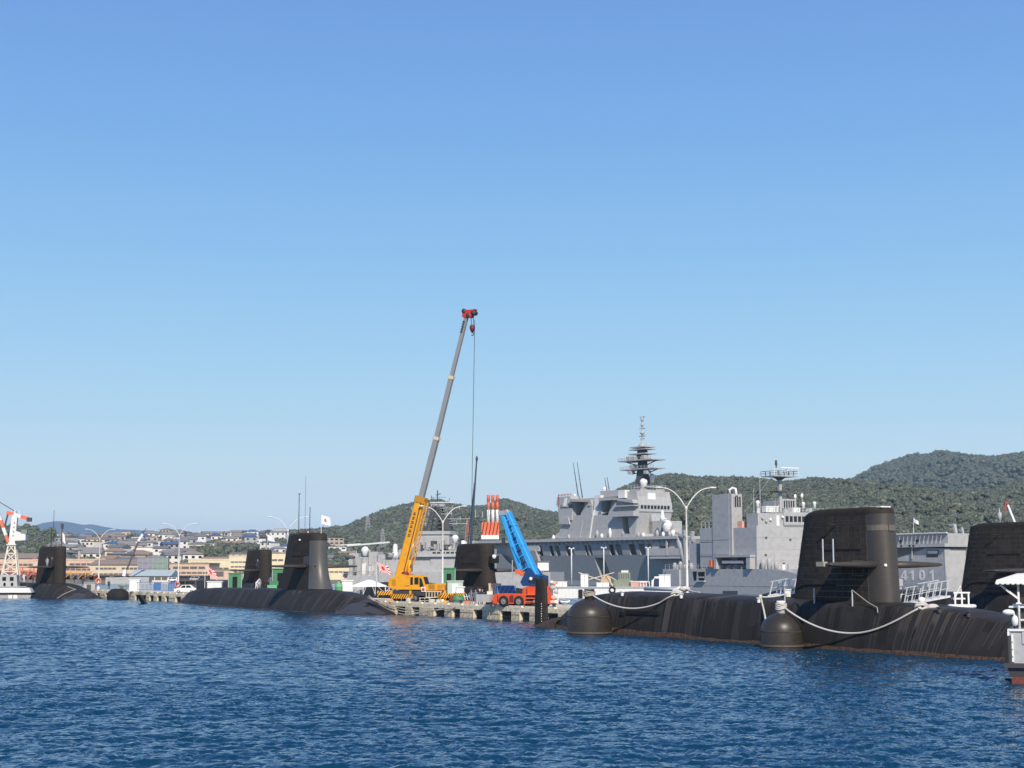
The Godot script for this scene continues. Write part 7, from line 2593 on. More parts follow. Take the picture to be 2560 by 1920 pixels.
func shipyard() -> void:
	M.window_grey = paint(0.13, 0.115, 0.10, 0.4)
	M.net_green = worn(0.22, 0.30, 0.25, 0.2, 5.0, 0.9, 111)
	M.net_violet = worn(0.27, 0.26, 0.33, 0.2, 5.0, 0.9, 112)
	shed("shed", "salmon shipyard shed with brown roof at the left edge of the frame", Vector3(-228.41, 1.61, -700), 21.03, 9.14, 20, "gabled", M.salmon, M.roof_brown, [[3.0, 1.4, 0.05, 0.95, 8], [6.2, 1.0, 0.05, 0.95, 8]])
	shed("shed", "salmon shed with two window bands behind the far-left submarine", Vector3(-199.57, 1.67, -690), 32.44, 8.29, 20, "flat", M.salmon, M.salmon, [[6.3, 1.0, 0.5, 0.98, 6], [4.0, 0.9, 0.05, 0.98, 12], [1.8, 1.0, 0.05, 0.95, 10]])
	shed("shed", "long beige shed with a brown roof behind the first lamp post", Vector3(-173.66, 1.77, -672), 22.82, 5.97, 24, "gabled", M.beige, M.roof_brown, [[4.3, 0.9, 0.1, 0.5, 5], [4.3, 0.9, 0.6, 0.98, 5], [1.8, 0.9, 0.05, 0.95, 9]])
	shed("shed", "wide salmon shed with pale window strips behind the second lamp post", Vector3(-143.52, 1.81, -664), 24.28, 6.24, 24, "flat", M.salmon, M.roof_brown, [[4.6, 1.1, 0.35, 0.95, 4], [2.4, 0.8, 0.02, 0.98, 10]])
	shed("shed", "cream upper shed reaching to the cream block", Vector3(-136.2, 4.51, -700), 23.77, 5.49, 20, "flat", M.cream, M.cream, [[3.9, 0.9, 0.05, 0.4, 4], [1.4, 1.2, 0.45, 0.9, 4]])
	shed("office_block", "cream office block with two dark window rows left of the rear submarine sail", Vector3(-116.23, 1.89, -650), 7.81, 9.17, 14, "flat", M.cream, M.cream_white, [[6.9, 0.6, 0.08, 0.92, 4], [4.9, 0.6, 0.08, 0.92, 4], [2.4, 0.8, 0.08, 0.92, 4]])
	shed("shed", "low cream shed with a dark blue door right of the sun-rayed flag", Vector3(-122.06, 1.59, -645), 10.11, 3.71, 12, "flat", M.salmon, M.roof_grey, [[2.2, 2.2, 0.1, 0.6, 1]])
	shed("office_block", "cream block with red fittings between the two submarine sails", Vector3(-96.06, 1.95, -640), 11.03, 10.37, 14, "flat", M.cream, M.roof_brown, [[7.6, 0.8, 0.1, 0.55, 2], [5.2, 0.7, 0.1, 0.9, 4], [2.6, 0.7, 0.1, 0.9, 4]])
	shed("shed", "long pale cream building right of the middle submarine sail", Vector3(-67.15, 1.45, -640), 23.41, 5.02, 12, "flat", M.cream, M.cream_white, [[3.2, 0.6, 0.04, 0.5, 6]])
	shed("shed", "square cream tower on the roof of the long pale building", Vector3(-60.09, 5.6, -648), 3.05, 2.71, 5, "flat", M.cream, M.cream_white, [])
	shed("shed", "pale boat shed with a blue green roof on the far quay", Vector3(-144.08, 1.18, -610), 15.93, 1.91, 16, "gabled", M.cream_white, worn(0.42, 0.50, 0.50, 0.15, 8.0, 0.8, 113), [[0.9, 1.2, 0.45, 0.95, 3]])
	shed("shed", "grey brown shed roof just left of the green netting", Vector3(-173.69, 3.45, -690), 10.81, 5.41, 20, "gabled", M.beige, M.roof_grey, [[2.0, 0.8, 0.1, 0.9, 4]])
	shed("shed", "low dark roofed store at the right end of the pale building", Vector3(-58.72, 0.94, -600), 14.11, 1.88, 10, "gabled", M.beige, M.roof_dark, [[1.0, 0.8, 0.1, 0.9, 5]])
	# hull block wrapped in netting on a scaffold
	var sx := Transform3D(Basis(), Vector3(-153.61, 4.24, -655))
	var n := thing("scaffold", "hull block behind green and violet netting on a scaffold", "scaffold", sx, "")
	for i in 6:
		for j in 3:
			var st := begin()
			lbox(st, -6.4 + i * 2.14, -4.34 + i * 2.14, j * 2.2, j * 2.2 + 2.1, -3 - 0.05 * ((i + j) % 2), 0.05 * ((i * 2 + j) % 3))
			obj("netting", st, M.net_violet if (i < 3) else M.net_green, n)
	for i in 7:
		var st := begin()
		beam(st, Vector3(-6.4 + i * 2.14, -2, 0.25), Vector3(-6.4 + i * 2.14, 7.2, 0.25), 0.18)
		obj("pole", st, M.steel, n)
	for j in 4:
		var st := begin()
		beam(st, Vector3(-6.4, j * 2.2, 0.25), Vector3(6.4, j * 2.2, 0.25), 0.14)
		obj("ledger", st, M.steel, n)
	# orange red steel frames on the slipway
	for q in [[30, 1446, 640, 13.0, 4.6, "wide red steel gantry frame behind the white harbour crane", 7, M.red_pale], [78, 1448, 630, 7.0, 3.4, "orange trestle row beside the far-left submarine sail", 6, M.orange], [178, 1448, 630, 8.5, 3.0, "orange steel frames right of the far-left submarine sail", 7, M.orange_yellow]]:
		var t := thing("steel_frame", q[5], "steel frame", Transform3D(Basis(), [Vector3(-208.83, 1.95, -640), Vector3(-197.66, 1.68, -630), Vector3(-181.22, 1.68, -630)][[30, 78, 178].find(q[0])]))
		for i in q[6]:
			var st := begin()
			var x: float = lerpf(-q[3], q[3], float(i) / (q[6] - 1))
			beam(st, Vector3(x, 0, 0), Vector3(x + 0.4 * ((i % 3) - 1), q[4], 0), 0.35)
			beam(st, Vector3(x, 0, 0), Vector3(x + q[3] * 2.0 / q[6], q[4] * 0.9, 0.4), 0.25)
			obj("trestle", st, q[7], t)
		for y in [0.5, 1.0]:
			var st := begin()
			beam(st, Vector3(-q[3], q[4] * y, 0), Vector3(q[3], q[4] * y, 0), 0.4)
			obj("girder", st, q[7] if y > 0.7 else M.red_dark, t)
	# slender floating crane leaning to the right
	var fc := thing("floating_crane", "thin dark crane boom leaning right with a white middle piece, before the shipyard sheds", "crane", Transform3D(Basis(), Vector3(-151.11, 1.25, -600) * Vector3(1, 0, 1)))
	var st2 := begin()
	beam(st2, fr_local(fc.transform, Vector3(-151.66, 3.73, -600)), fr_local(fc.transform, Vector3(-146.56, 16.83, -600)), 0.55)
	obj("lower_boom", st2, M.grey_dark, fc)
	st2 = begin()
	beam(st2, fr_local(fc.transform, Vector3(-146.72, 16.67, -600)), fr_local(fc.transform, Vector3(-145.07, 19.33, -600)), 0.9)
	obj("middle_boom", st2, M.white, fc)
	st2 = begin()
	beam(st2, fr_local(fc.transform, Vector3(-145.07, 19.33, -600)), fr_local(fc.transform, Vector3(-143.73, 21.83, -600)), 0.25)
	obj("top_boom", st2, M.grey_dark, fc)
	st2 = begin()
	beam(st2, fr_local(fc.transform, Vector3(-151.95, 3.11, -600)), fr_local(fc.transform, Vector3(-151.4, 5.6, -600)), 1.2)
	obj("foot", st2, M.white, fc)
	one_box("pontoon", M.grey_ship, fc, -8, 9, -0.5, 2.6, -5, 0)
	# low vessels and vans along the far quay
	var vans := [[222, 0, "dark grey van under the first lamp arm"], [236, 1, "maroon van left of the first lamp pole"], [262, 2, "dark van right of the first lamp pole"], [276, 3, "grey van before the beige shed"], [292, 0, "black van before the beige shed end"], [306, 4, "white van near the floating crane"], [430, 4, "white van left of the second lamp pole"], [460, 0, "dark van right of the second lamp pole"], [486, 3, "grey van before the salmon shed"], [508, 0, "dark van left of the sun-rayed flag"]]
	var mats := [M.roof_dark, M.red_dark, M.dark_steel, M.grey_ship, M.white]
	var pos := [Vector3(-168.99, 1.16, -612), Vector3(-166.75, 1.16, -612), Vector3(-162.6, 1.16, -612), Vector3(-160.36, 1.16, -612), Vector3(-157.81, 1.16, -612), Vector3(-154.04, 0.89, -606), Vector3(-134.43, 0.89, -606), Vector3(-130.97, 1.16, -612), Vector3(-126.82, 1.16, -612), Vector3(-123.31, 1.16, -612)]
	for i in vans.size():
		van(vans[i][2], Transform3D(Basis(), pos[i]), mats[vans[i][1]], "vans parked on the far quay")

func van(label: String, xf: Transform3D, m: Material, group := "") -> Node3D:
	var v := thing("parked_van", label, "van", xf, group)
	prism_part("body", m, v, [Vector2(-1.9, 0.35), Vector2(-1.95, 1.0), Vector2(-1.7, 1.1), Vector2(-1.2, 1.75), Vector2(1.85, 1.8), Vector2(1.95, 0.9), Vector2(1.95, 0.35)], -1.6, 0)
	prism_part("side_window", M.glass_dark, v, [Vector2(-1.45, 1.1), Vector2(-1.1, 1.62), Vector2(-0.2, 1.65), Vector2(-0.2, 1.1)], -0.02, 0.02)
	prism_part("side_window", M.glass_dark, v, [Vector2(0.0, 1.1), Vector2(0.0, 1.65), Vector2(1.6, 1.68), Vector2(1.6, 1.1)], -0.02, 0.02)
	for q in [-1.15, 1.15]:
		wheel(v, Vector3(q, 0.34, -0.1), 0.34, 0.24)
	return v

# ------------------------------------------------------------------ people and small things on the piers and decks
func smin(a: float, b: float, k: float) -> float:
	var h := clampf(0.5 + 0.5 * (b - a) / k, 0.0, 1.0)
	return lerpf(b, a, h) - k * h * (1.0 - h)

func capsule(p: Vector3, a: Vector3, b: Vector3, ra: float, rb: float) -> float:
	var ab := b - a
	var t := clampf((p - a).dot(ab) / ab.length_squared(), 0.0, 1.0)
	return (p - a - ab * t).length() - lerpf(ra, rb, t)

func surface_net(st: SurfaceTool, bones: Array, cell: float, k: float) -> void:
	# bones: [a, b, ra, rb]; one vertex in each cell that the surface crosses
	var lo := Vector3(1e9, 1e9, 1e9)
	var hi := -lo
	for q in bones:
		var r: float = maxf(q[2], q[3]) + cell * 2.0
		for e in [q[0], q[1]]:
			lo = lo.min(e - Vector3.ONE * r)
			hi = hi.max(e + Vector3.ONE * r)
	var n := Vector3i(((hi - lo) / cell).ceil())
	var f := {}
	var sx := n.x + 2
	var sy := n.y + 2
	for q in bones:
		var r: float = maxf(q[2], q[3]) + cell * 2.0
		var a := Vector3i(((q[0].min(q[1]) - Vector3.ONE * r - lo) / cell).floor())
		var b := Vector3i(((q[0].max(q[1]) + Vector3.ONE * r - lo) / cell).ceil())
		for z in range(a.z, b.z + 1):
			for y in range(a.y, b.y + 1):
				for x in range(a.x, b.x + 1):
					var p := lo + Vector3(x, y, z) * cell
					var d := capsule(p, q[0], q[1], q[2], q[3])
					var key := x + sx * (y + sy * z)
					f[key] = smin(f[key], d, k) if f.has(key) else d
	var vert := {}
	var pts := {}
	var off := [0, 1, sx, sx + 1, sx * sy, sx * sy + 1, sx * sy + sx, sx * sy + sx + 1]
	for key in f:
		var s := Vector3.ZERO
		var c := 0
		var x: int = key % sx
		var y: int = (key / sx) % sy
		var z: int = key / (sx * sy)
		var v := []
		var ok := true
		for o in off:
			if not f.has(key + o):
				ok = false
				break
			v.append(f[key + o])
		if not ok:
			continue
		for e in [[0, 1], [2, 3], [4, 5], [6, 7], [0, 2], [1, 3], [4, 6], [5, 7], [0, 4], [1, 5], [2, 6], [3, 7]]:
			if (v[e[0]] < 0.0) != (v[e[1]] < 0.0):
				var t: float = v[e[0]] / (v[e[0]] - v[e[1]])
				var pa := Vector3(e[0] & 1, (e[0] >> 1) & 1, (e[0] >> 2) & 1)
				var pb := Vector3(e[1] & 1, (e[1] >> 1) & 1, (e[1] >> 2) & 1)
				s += pa.lerp(pb, t)
				c += 1
		if c > 0:
			vert[key] = lo + (Vector3(x, y, z) + s / c) * cell
	var ax := [1, sx, sx * sy]
	for key in vert:
		for i in 3:
			if not f.has(key + ax[i]):
				continue
			if (f[key] < 0.0) == (f[key + ax[i]] < 0.0):
				continue
			var u: int = ax[(i + 1) % 3]
			var w: int = ax[(i + 2) % 3]
			if vert.has(key - u) and vert.has(key - w) and vert.has(key - u - w):
				var q := [vert[key], vert[key - u], vert[key - u - w], vert[key - w]]
				if f[key] < 0.0:
					quad(st, q[0], q[1], q[2], q[3])
				else:
					quad(st, q[3], q[2], q[1], q[0])

# joints of a standing figure 1.72 m tall, facing +z; arms: 0 at the sides, 1 one hand raised, 2 hands on hips, 3 bending forward
func person_mesh(pose: int) -> Array:
	var hip := Vector3(0, 0.92, 0)
	var neck := Vector3(0, 1.44, -0.01)
	var head := Vector3(0, 1.60, 0.02)
	if pose == 3:
		neck = Vector3(0, 1.28, 0.32)
		head = Vector3(0, 1.38, 0.46)
	var body := []
	body.append([hip + Vector3(-0.07, 0, 0), hip + Vector3(0.07, 0, 0), 0.125, 0.125])
	body.append([hip, hip.lerp(neck, 0.45), 0.13, 0.125])
	body.append([hip.lerp(neck, 0.45), hip.lerp(neck, 0.85), 0.125, 0.135])
	var sh := hip.lerp(neck, 0.92)
	body.append([sh + Vector3(-0.15, 0, 0), sh + Vector3(0.15, 0, 0), 0.075, 0.075])
	var hands := []
	for s in [-1.0, 1.0]:
		var shp := sh + Vector3(s * 0.19, -0.01, 0)
		var el := shp + Vector3(s * 0.06, -0.29, -0.02)
		var wr := el + Vector3(s * 0.02, -0.25, 0.07)
		if pose == 1 and s > 0:
			el = shp + Vector3(0.14, -0.20, 0.14)
			wr = el + Vector3(0.0, 0.12, 0.22)
		elif pose == 2:
			el = shp + Vector3(s * 0.16, -0.24, -0.06)
			wr = el + Vector3(-s * 0.14, -0.18, 0.14)
		elif pose == 3:
			el = shp + Vector3(s * 0.03, -0.26, 0.08)
			wr = el + Vector3(0, -0.2, 0.14)
		body.append([shp, el, 0.058, 0.046])
		body.append([el, wr, 0.045, 0.034])
		hands.append([wr, (wr - el).normalized(), s])
		var foot := Vector3(s * 0.11, 0.045, 0.02 + 0.10 * s * (1.0 if pose != 2 else 0.4))
		var kn := Vector3(s * 0.10, 0.49, 0.03 + 0.05 * s)
		body.append([hip + Vector3(s * 0.085, -0.06, 0), kn, 0.095, 0.066])
		body.append([kn, foot + Vector3(0, 0.05, -0.02), 0.062, 0.048])
		body.append([foot, foot + Vector3(0, -0.005, 0.15), 0.05, 0.04])
	var st := begin(1)
	surface_net(st, body, 0.034, 0.05)
	var skin := begin(1)
	var bones := [[neck, head + Vector3(0, -0.04, -0.01), 0.055, 0.06], [head + Vector3(0, 0.03, -0.015), head + Vector3(0, -0.02, 0.0), 0.092, 0.085], [head + Vector3(0, -0.07, 0.02), head + Vector3(0, -0.085, 0.035), 0.062, 0.05], [head + Vector3(0, 0.0, 0.085), head + Vector3(0, -0.025, 0.105), 0.014, 0.018]]
	for s in [-1.0, 1.0]:
		bones.append([head + Vector3(s * 0.088, 0.01, -0.01), head + Vector3(s * 0.09, -0.03, -0.01), 0.02, 0.014])
	surface_net(skin, bones, 0.02, 0.02)
	for h in hands:
		var d: Vector3 = h[1]
		var side := Vector3(0, 0, 1) if absf(d.z) < 0.8 else Vector3(0, 1, 0)
		side = (side - d * side.dot(d)).normalized()
		var palm: Vector3 = h[0] + d * 0.05
		tube(skin, [h[0], palm, h[0] + d * 0.095], 0.03, 0.034, 8)
		for i in 4:
			var b: Vector3 = h[0] + d * 0.085 + side * (i - 1.5) * 0.019
			var inw := d.cross(side) * 0.02
			tube(skin, [b, b + d * 0.035, b + d * (0.062 - absf(i - 1.3) * 0.006) + inw], 0.0095, 0.007, 6)
		tube(skin, [palm + side * 0.025, palm + side * 0.05 + d * 0.02, palm + side * 0.055 + d * 0.045], 0.012, 0.008, 6)
	var hair := begin(1)
	ball(hair, head + Vector3(0, 0.045, -0.022), 0.1, 12, Vector3(0.98, 0.85, 1.02))
	lathe(hair, [Vector2(0.118, 0.0), Vector2(0.105, 0.012), Vector2(0.1, 0.07), Vector2(0.06, 0.09), Vector2(0.01, 0.095)], 14, Transform3D(Basis(Vector3.RIGHT, 0.1), head + Vector3(0, 0.055, 0.004)))
	var face := begin()
	for s in [-1.0, 1.0]:
		box(face, head + Vector3(s * 0.034, 0.005, 0.082), Vector3(0.022, 0.01, 0.01))
	box(face, head + Vector3(0, -0.065, 0.079), Vector3(0.045, 0.008, 0.012))
	for s in [st, skin, hair, face]:
		s.generate_normals()
	return [st.commit(), skin.commit(), hair.commit(), face.commit()]

func person(label: String, at: Vector3, turn: float, pose: int, top: Material, cap: Material, group: String) -> void:
	if not M.has("people"):
		M.people = {}
	if not M.people.has(pose):
		M.people[pose] = person_mesh(pose)
	var m: Array = M.people[pose]
	var p := thing("person", label, "person", Transform3D(Basis(Vector3.UP, turn), at), group)
	part("body", m[0], top, p)
	part("head", m[1], M.skin, p)
	part("cap", m[2], cap, p)
	part("face", m[3], M.hair, p)

func life_ring(label: String, at: Vector3, r: float) -> void:
	var t := thing("life_ring", label, "life ring", Transform3D(Basis(), at), "life rings at the lamp posts")
	for i in 8:
		var st := begin(1)
		var pts := []
		for k in 4:
			var a := TAU * (i + k / 3.0) / 8.0
			pts.append(Vector3(cos(a) * r, sin(a) * r, 0))
		tube(st, pts, r * 0.32, -1, 8)
		obj("ring_segment", st, M.orange if i % 2 == 0 else M.orange_pale, t)

func cabin(called: String, label: String, cat: String, xf: Transform3D, w: float, h: float, dep: float, m: Material, door: Material, group := "") -> Node3D:
	var c := thing(called, label, cat, xf, group)
	one_box("wall", m, c, -w * 0.5, w * 0.5, 0, h, -dep, 0)
	one_box("roof", m, c, -w * 0.5 - 0.12, w * 0.5 + 0.12, h, h + 0.12, -dep - 0.1, 0.14)
	one_box("door", door, c, -w * 0.18, w * 0.18, 0.1, h * 0.82, -0.05, 0.03)
	one_box("corner_post", M.steel, c, -w * 0.5 - 0.03, -w * 0.5 + 0.06, 0, h, -0.04, 0.04)
	one_box("corner_post", M.steel, c, w * 0.5 - 0.06, w * 0.5 + 0.03, 0, h, -0.04, 0.04)
	return c

func flag(label: String, foot: Vector3, h: float, along: Vector3, down: Vector3, m: Material) -> void:
	var f := thing("flag", label, "flag", Transform3D(Basis(), foot), "flags on the submarines")
	var st := begin()
	tube(st, [Vector3.ZERO, Vector3(0, h, 0)], 0.05, 0.04, 6)
	obj("staff", st, M.white_worn, f)
	st = begin(1)
	flag_mesh(st, Vector3(0.04, h - 0.1, 0), along, down, 10)
	obj("cloth", st, m, f)

func ray_cloth() -> StandardMaterial3D:
	# printed cloth: red disc left of the middle with sixteen red rays on white
	var w := 192
	var h := 128
	var im := Image.create(w, h, false, Image.FORMAT_RGBA8)
	for y in h:
		for x in w:
			var v := Vector2(x - 76, y - 64)
			var red := v.length() < 30.0 or fposmod(v.angle() + PI / 32.0 * 1.0, TAU / 16.0) < TAU / 32.0
			im.set_pixel(x, y, lin(0.62, 0.05, 0.05) if red else lin(0.82, 0.80, 0.77))
	var m := paint(1, 1, 1, 0.9)
	m.albedo_texture = ImageTexture.create_from_image(im)
	return m

func disc_cloth() -> StandardMaterial3D:
	var im := Image.create(96, 64, false, Image.FORMAT_RGBA8)
	for y in 64:
		for x in 96:
			im.set_pixel(x, y, lin(0.45, 0.22, 0.2) if Vector2(x - 40, y - 32).length() < 15.0 else lin(0.84, 0.83, 0.81))
	var m := paint(1, 1, 1, 0.9)
	m.albedo_texture = ImageTexture.create_from_image(im)
	return m

func build_small_things() -> void:
	M.orange_pale = paint(0.72, 0.38, 0.28, 0.7)
	var pf: Transform3D = Transform3D(Basis(Vector3.UP, -1.0210), Vector3(-13.98, 0, -191.81))
	# flags
	var ray := ray_cloth()
	flag("red and white sun-rayed flag left of the rear submarine sail", Vector3(-53.69, 2.41, -268), 4.1, Vector3(1.7, -1.1, 0), Vector3(0.5, -1.6, 0), ray)
	flag("red and white sun-rayed flag left of the yellow crane", Vector3(-18.08, 3.37, -205), 3.3, Vector3(1.5, -0.5, 0), Vector3(0.35, -1.2, 0), ray)
	flag("white flag with a small red disc above the middle submarine sail", Vector3(-25.91, 10.45, -207.35), 2.6, Vector3(1.15, -0.3, 0), Vector3(0.05, -1.15, 0), disc_cloth())
	flag("long white flag hanging above the far-left submarine sail", Vector3(-89.92, 10.2, -305.15), 3.0, Vector3(0.5, -0.6, 0), Vector3(0.2, -1.9, 0), M.white)
	flag("white flag on the cream stair tower between the two submarine sails", Vector3(-89.67, 13.16, -560), 5.0, Vector3(2.4, -0.6, 0), Vector3(0.2, -1.8, 0), M.white)
	# life rings on the lamp posts
	life_ring("orange life ring on the lamp post beside the yellow crane", Vector3(-8.88, 2.9, -193.5), 0.36)
	life_ring("orange life ring on the lamp post above the small parked car", Vector3(-59.07, 3.01, -270.5), 0.42)
	life_ring("orange life ring on the lamp post behind the far-left submarine bow", Vector3(-83.79, 3.35, -310.5), 0.5)
	# cabins, tanks and boxes on the pier
	cabin("cabin", "white cabin on the pier behind the far-left submarine bow", "cabin", Transform3D(Basis(Vector3.UP, 0.1), Vector3(-69.67, 1.64, -283)), 1.9, 2.1, 1.6, M.white, M.white_worn, "white cabins on the pier")
	cabin("cabin", "white cabin with stencil marks above the stern of the middle submarine", "cabin", Transform3D(Basis(Vector3.UP, 0.1), Vector3(-47.73, 2.16, -246)), 2.3, 1.5, 1.6, M.white, M.white_worn, "white cabins on the pier")
	cabin("cabin", "pale cabin beside the first white cabin under the green van roof", "cabin", Transform3D(Basis(Vector3.UP, 0.1), Vector3(-73.3, 1.57, -288)), 1.4, 1.0, 1.2, M.green_grey, M.grey_dark, "white cabins on the pier")
	cabin("cabin", "grey cabin between the far-left bow and the first lamp post", "cabin", Transform3D(Basis(Vector3.UP, 0.1), Vector3(-84.15, 1.34, -305)), 2.4, 1.6, 1.4, M.beige_grey, M.grey_dark, "white cabins on the pier")
	cabin("shelter", "green shelter with a dark doorway behind the stern of the middle sail", "shelter", Transform3D(Basis(Vector3.UP, 0.1), Vector3(-35.09, 2.48, -232)), 2.4, 3.2, 2.0, M.green_box, M.slot, "green shelters on the pier")
	cabin("shelter", "green shelter with steps left of the rear submarine sail", "shelter", Transform3D(Basis(Vector3.UP, 0.1), Vector3(-46.63, 2.13, -258)), 2.2, 2.8, 2.0, M.green_box, M.slot, "green shelters on the pier")
	cabin("shelter", "dark green shelter right of the lamp post beside the yellow crane", "shelter", Transform3D(Basis(Vector3.UP, 0.1), Vector3(-8.36, 2.13, -203)), 1.7, 3.6, 1.8, M.green_box, M.slot, "green shelters on the pier")
	cabin("tank", "pale green tank locker before the dark sail near the yellow crane", "tank", Transform3D(Basis(Vector3.UP, 0.1), Vector3(-7.11, 2.52, -192)), 1.9, 1.6, 1.4, M.green_pale, M.white)
	cabin("box", "small white locker in front of the pale green tank locker", "box", Transform3D(Basis(Vector3.UP, 0.1), Vector3(-6.41, 2.52, -189)), 1.0, 0.9, 0.8, M.white, M.white_worn)
	cabin("cabin", "white cabin right of the middle sail beside the green drum", "cabin", Transform3D(Basis(Vector3.UP, 0.1), Vector3(-24.17, 2.45, -225)), 1.6, 1.5, 1.4, M.white, M.white_worn, "white cabins on the pier")
	var gd := thing("drum_tank", "light green drum right of the foot of the middle sail", "tank", Transform3D(Basis(Vector3.UP, 0.1), Vector3(-25.07, 2.5, -222)))
	var st := begin(1)
	lathe(st, [Vector2(0.55, 0), Vector2(0.55, 0.9), Vector2(0.4, 1.1), Vector2(0.2, 1.2), Vector2(0.2, 1.4), Vector2(0.02, 1.45)], 14)
	obj("shell", st, M.green_light, gd)
	st = begin()
	lathe(st, [Vector2(0.57, 0.45), Vector2(0.57, 0.55)], 14)
	obj("hoop", st, M.green_box, gd)
	var gb := thing("winch_box", "light green winch box left of the foot of the middle sail", "machine", Transform3D(Basis(Vector3.UP, 0.1), Vector3(-35.36, 2.44, -226)))
	one_box("base", M.green_light, gb, -0.7, 0.7, 0, 0.9, -0.8, 0)
	one_box("guard", M.green_box, gb, -0.3, 0.9, 0.9, 1.5, -0.7, -0.1)
	# blue fence panels and screens by the left part of the pier
	for i in 5:
		var bf := thing("fence_panel", ["slatted blue fence panel next to the white cabin", "second slatted blue fence panel from the white cabin", "solid blue screen in the middle of the fence", "slatted blue fence panel left of the second lamp post", "slatted blue fence panel right against the second lamp post"][i], "fence", [Transform3D(Basis(Vector3.UP, 0.1), Vector3(-67.28, 1.79, -278)), Transform3D(Basis(Vector3.UP, 0.1), Vector3(-65.12, 1.83, -275)), Transform3D(Basis(Vector3.UP, 0.1), Vector3(-62.84, 1.8, -272)), Transform3D(Basis(Vector3.UP, 0.1), Vector3(-60.89, 1.77, -269)), Transform3D(Basis(Vector3.UP, 0.1), Vector3(-58.96, 1.81, -266))][i], "blue fence on the pier")
		one_box("top_rail", M.blue_box, bf, -0.72, 0.72, 1.5, 1.6, -0.05, 0.05)
		one_box("bottom_rail", M.blue_box, bf, -0.72, 0.72, 0.1, 0.2, -0.05, 0.05)
		if i == 2:
			one_box("screen", M.blue_box, bf, -0.7, 0.7, 0.2, 1.5, -0.03, 0.03)
		else:
			for k in 6:
				one_box("slat", M.steel if i != 4 else M.blue_box, bf, -0.66 + k * 0.25, -0.54 + k * 0.25, 0.2, 1.5, -0.03, 0.03)
	# long grey hoarding behind the pier between the lamp and the flag
	for i in 4:
		var hb := thing("container", ["grey violet container right of the second lamp post", "grey violet container in the middle behind the parked car", "grey violet container left of the sun-rayed flag", "blue grey container under the sun-rayed flag"][i], "container", [Transform3D(Basis(Vector3.UP, 0.1), Vector3(-63.39, 2.18, -300)), Transform3D(Basis(Vector3.UP, 0.1), Vector3(-62.29, 2.18, -300)), Transform3D(Basis(Vector3.UP, 0.1), Vector3(-61.2, 2.18, -300)), Transform3D(Basis(Vector3.UP, 0.1), Vector3(-60.26, 2.18, -300))][i], "containers on the pier")
		one_box("box", M.net_violet if i < 3 else M.blue_box, hb, -0.7, 0.7, 0, 1.3, -2, 0)
		for k in 4:
			one_box("rib", M.grey_side, hb, -0.6 + k * 0.36, -0.5 + k * 0.36, 0.1, 1.2, 0, 0.05)
	# parked car and its neighbour
	var car := thing("parked_car", "small white car parked under the second lamp post", "car", Transform3D(Basis(Vector3.UP, 0.1), Vector3(-56.31, 1.57, -264)))
	prism_part("body", M.white, car, [Vector2(-1.8, 0.3), Vector2(-1.85, 0.75), Vector2(-1.0, 0.9), Vector2(-0.5, 1.4), Vector2(0.9, 1.42), Vector2(1.5, 0.95), Vector2(1.85, 0.85), Vector2(1.85, 0.3)], -1.5, 0)
	prism_part("side_window", M.glass_dark, car, [Vector2(-0.8, 0.92), Vector2(-0.4, 1.32), Vector2(0.1, 1.34), Vector2(0.1, 0.92)], -0.02, 0.02)
	prism_part("side_window", M.glass_dark, car, [Vector2(0.2, 0.92), Vector2(0.2, 1.34), Vector2(0.8, 1.34), Vector2(1.2, 0.95)], -0.02, 0.02)
	for q in [-1.1, 1.15]:
		wheel(car, Vector3(q, 0.3, -0.1), 0.3, 0.22)
	van("dark car behind the small white parked car", Transform3D(Basis(Vector3.UP, 0.1), Vector3(-58.52, 1.9, -275)), M.roof_dark)
	# white marquee by the bow of the middle submarine
	var tn := thing("marquee", "white peaked canopy on thin legs left of the yellow crane", "tent", Transform3D(Basis(Vector3.UP, 0.1), Vector3(-19.17, 2.24, -206)))
	st = begin()
	frustum(st, Vector3(0, 1.25, -1.2), Vector2(4.6, 3.0), Vector2(0.5, 0.4), 0.75)
	obj("canopy", st, M.white, tn)
	one_box("valance", M.white, tn, -2.3, 2.3, 1.08, 1.25, -2.7, 0.3)
	for q in [-2.2, -0.8, 0.8, 2.2]:
		st = begin()
		beam(st, Vector3(q, 0, 0.2), Vector3(q, 1.1, 0.2), 0.07)
		beam(st, Vector3(q, 0.1, 0.2), Vector3(q * 0.55, 1.05, 0.2), 0.06)
		obj("leg", st, M.aluminium, tn)
	# striped barriers and clutter round the yellow crane
	var bars := [[Transform3D(Basis(Vector3.UP, 0.1), Vector3(-16.91, 1.96, -204)), 2.0, "black and yellow striped barrier left of the yellow crane"], [Transform3D(Basis(Vector3.UP, 0.1), Vector3(-8.02, 1.86, -190)), 1.8, "black and yellow striped barrier below the orange life ring"], [Transform3D(Basis(Vector3.UP, 0.1), Vector3(-6.34, 1.97, -187)), 1.3, "black and yellow striped barrier before the pale green tank"]]
	for q in bars:
		var b := thing("barrier", q[2], "barrier", q[0], "striped barriers on the pier")
		striped("bar", b, Vector3(-q[1] * 0.5, 0.55, 0), Vector3(q[1] * 0.5, 0.55, 0), 0.5, 0.12, 6)
		for e in [-0.45, 0.45]:
			one_box("foot", M.yellow_dark, b, q[1] * e - 0.06, q[1] * e + 0.06, 0, 0.9, -0.06, 0.06)
	var lb := thing("railing", "aluminium lattice railing between the marquee and the yellow crane", "railing", Transform3D(Basis(Vector3.UP, 0.1), Vector3(-16.22, 2.24, -206)))
	st = begin()
	rail(st, [Vector3(-0.8, 0, 0), Vector3(0.9, 0, 0)], 1.1, 0.55, 0.07)
	obj("rail", st, M.aluminium, lb)
	st = begin()
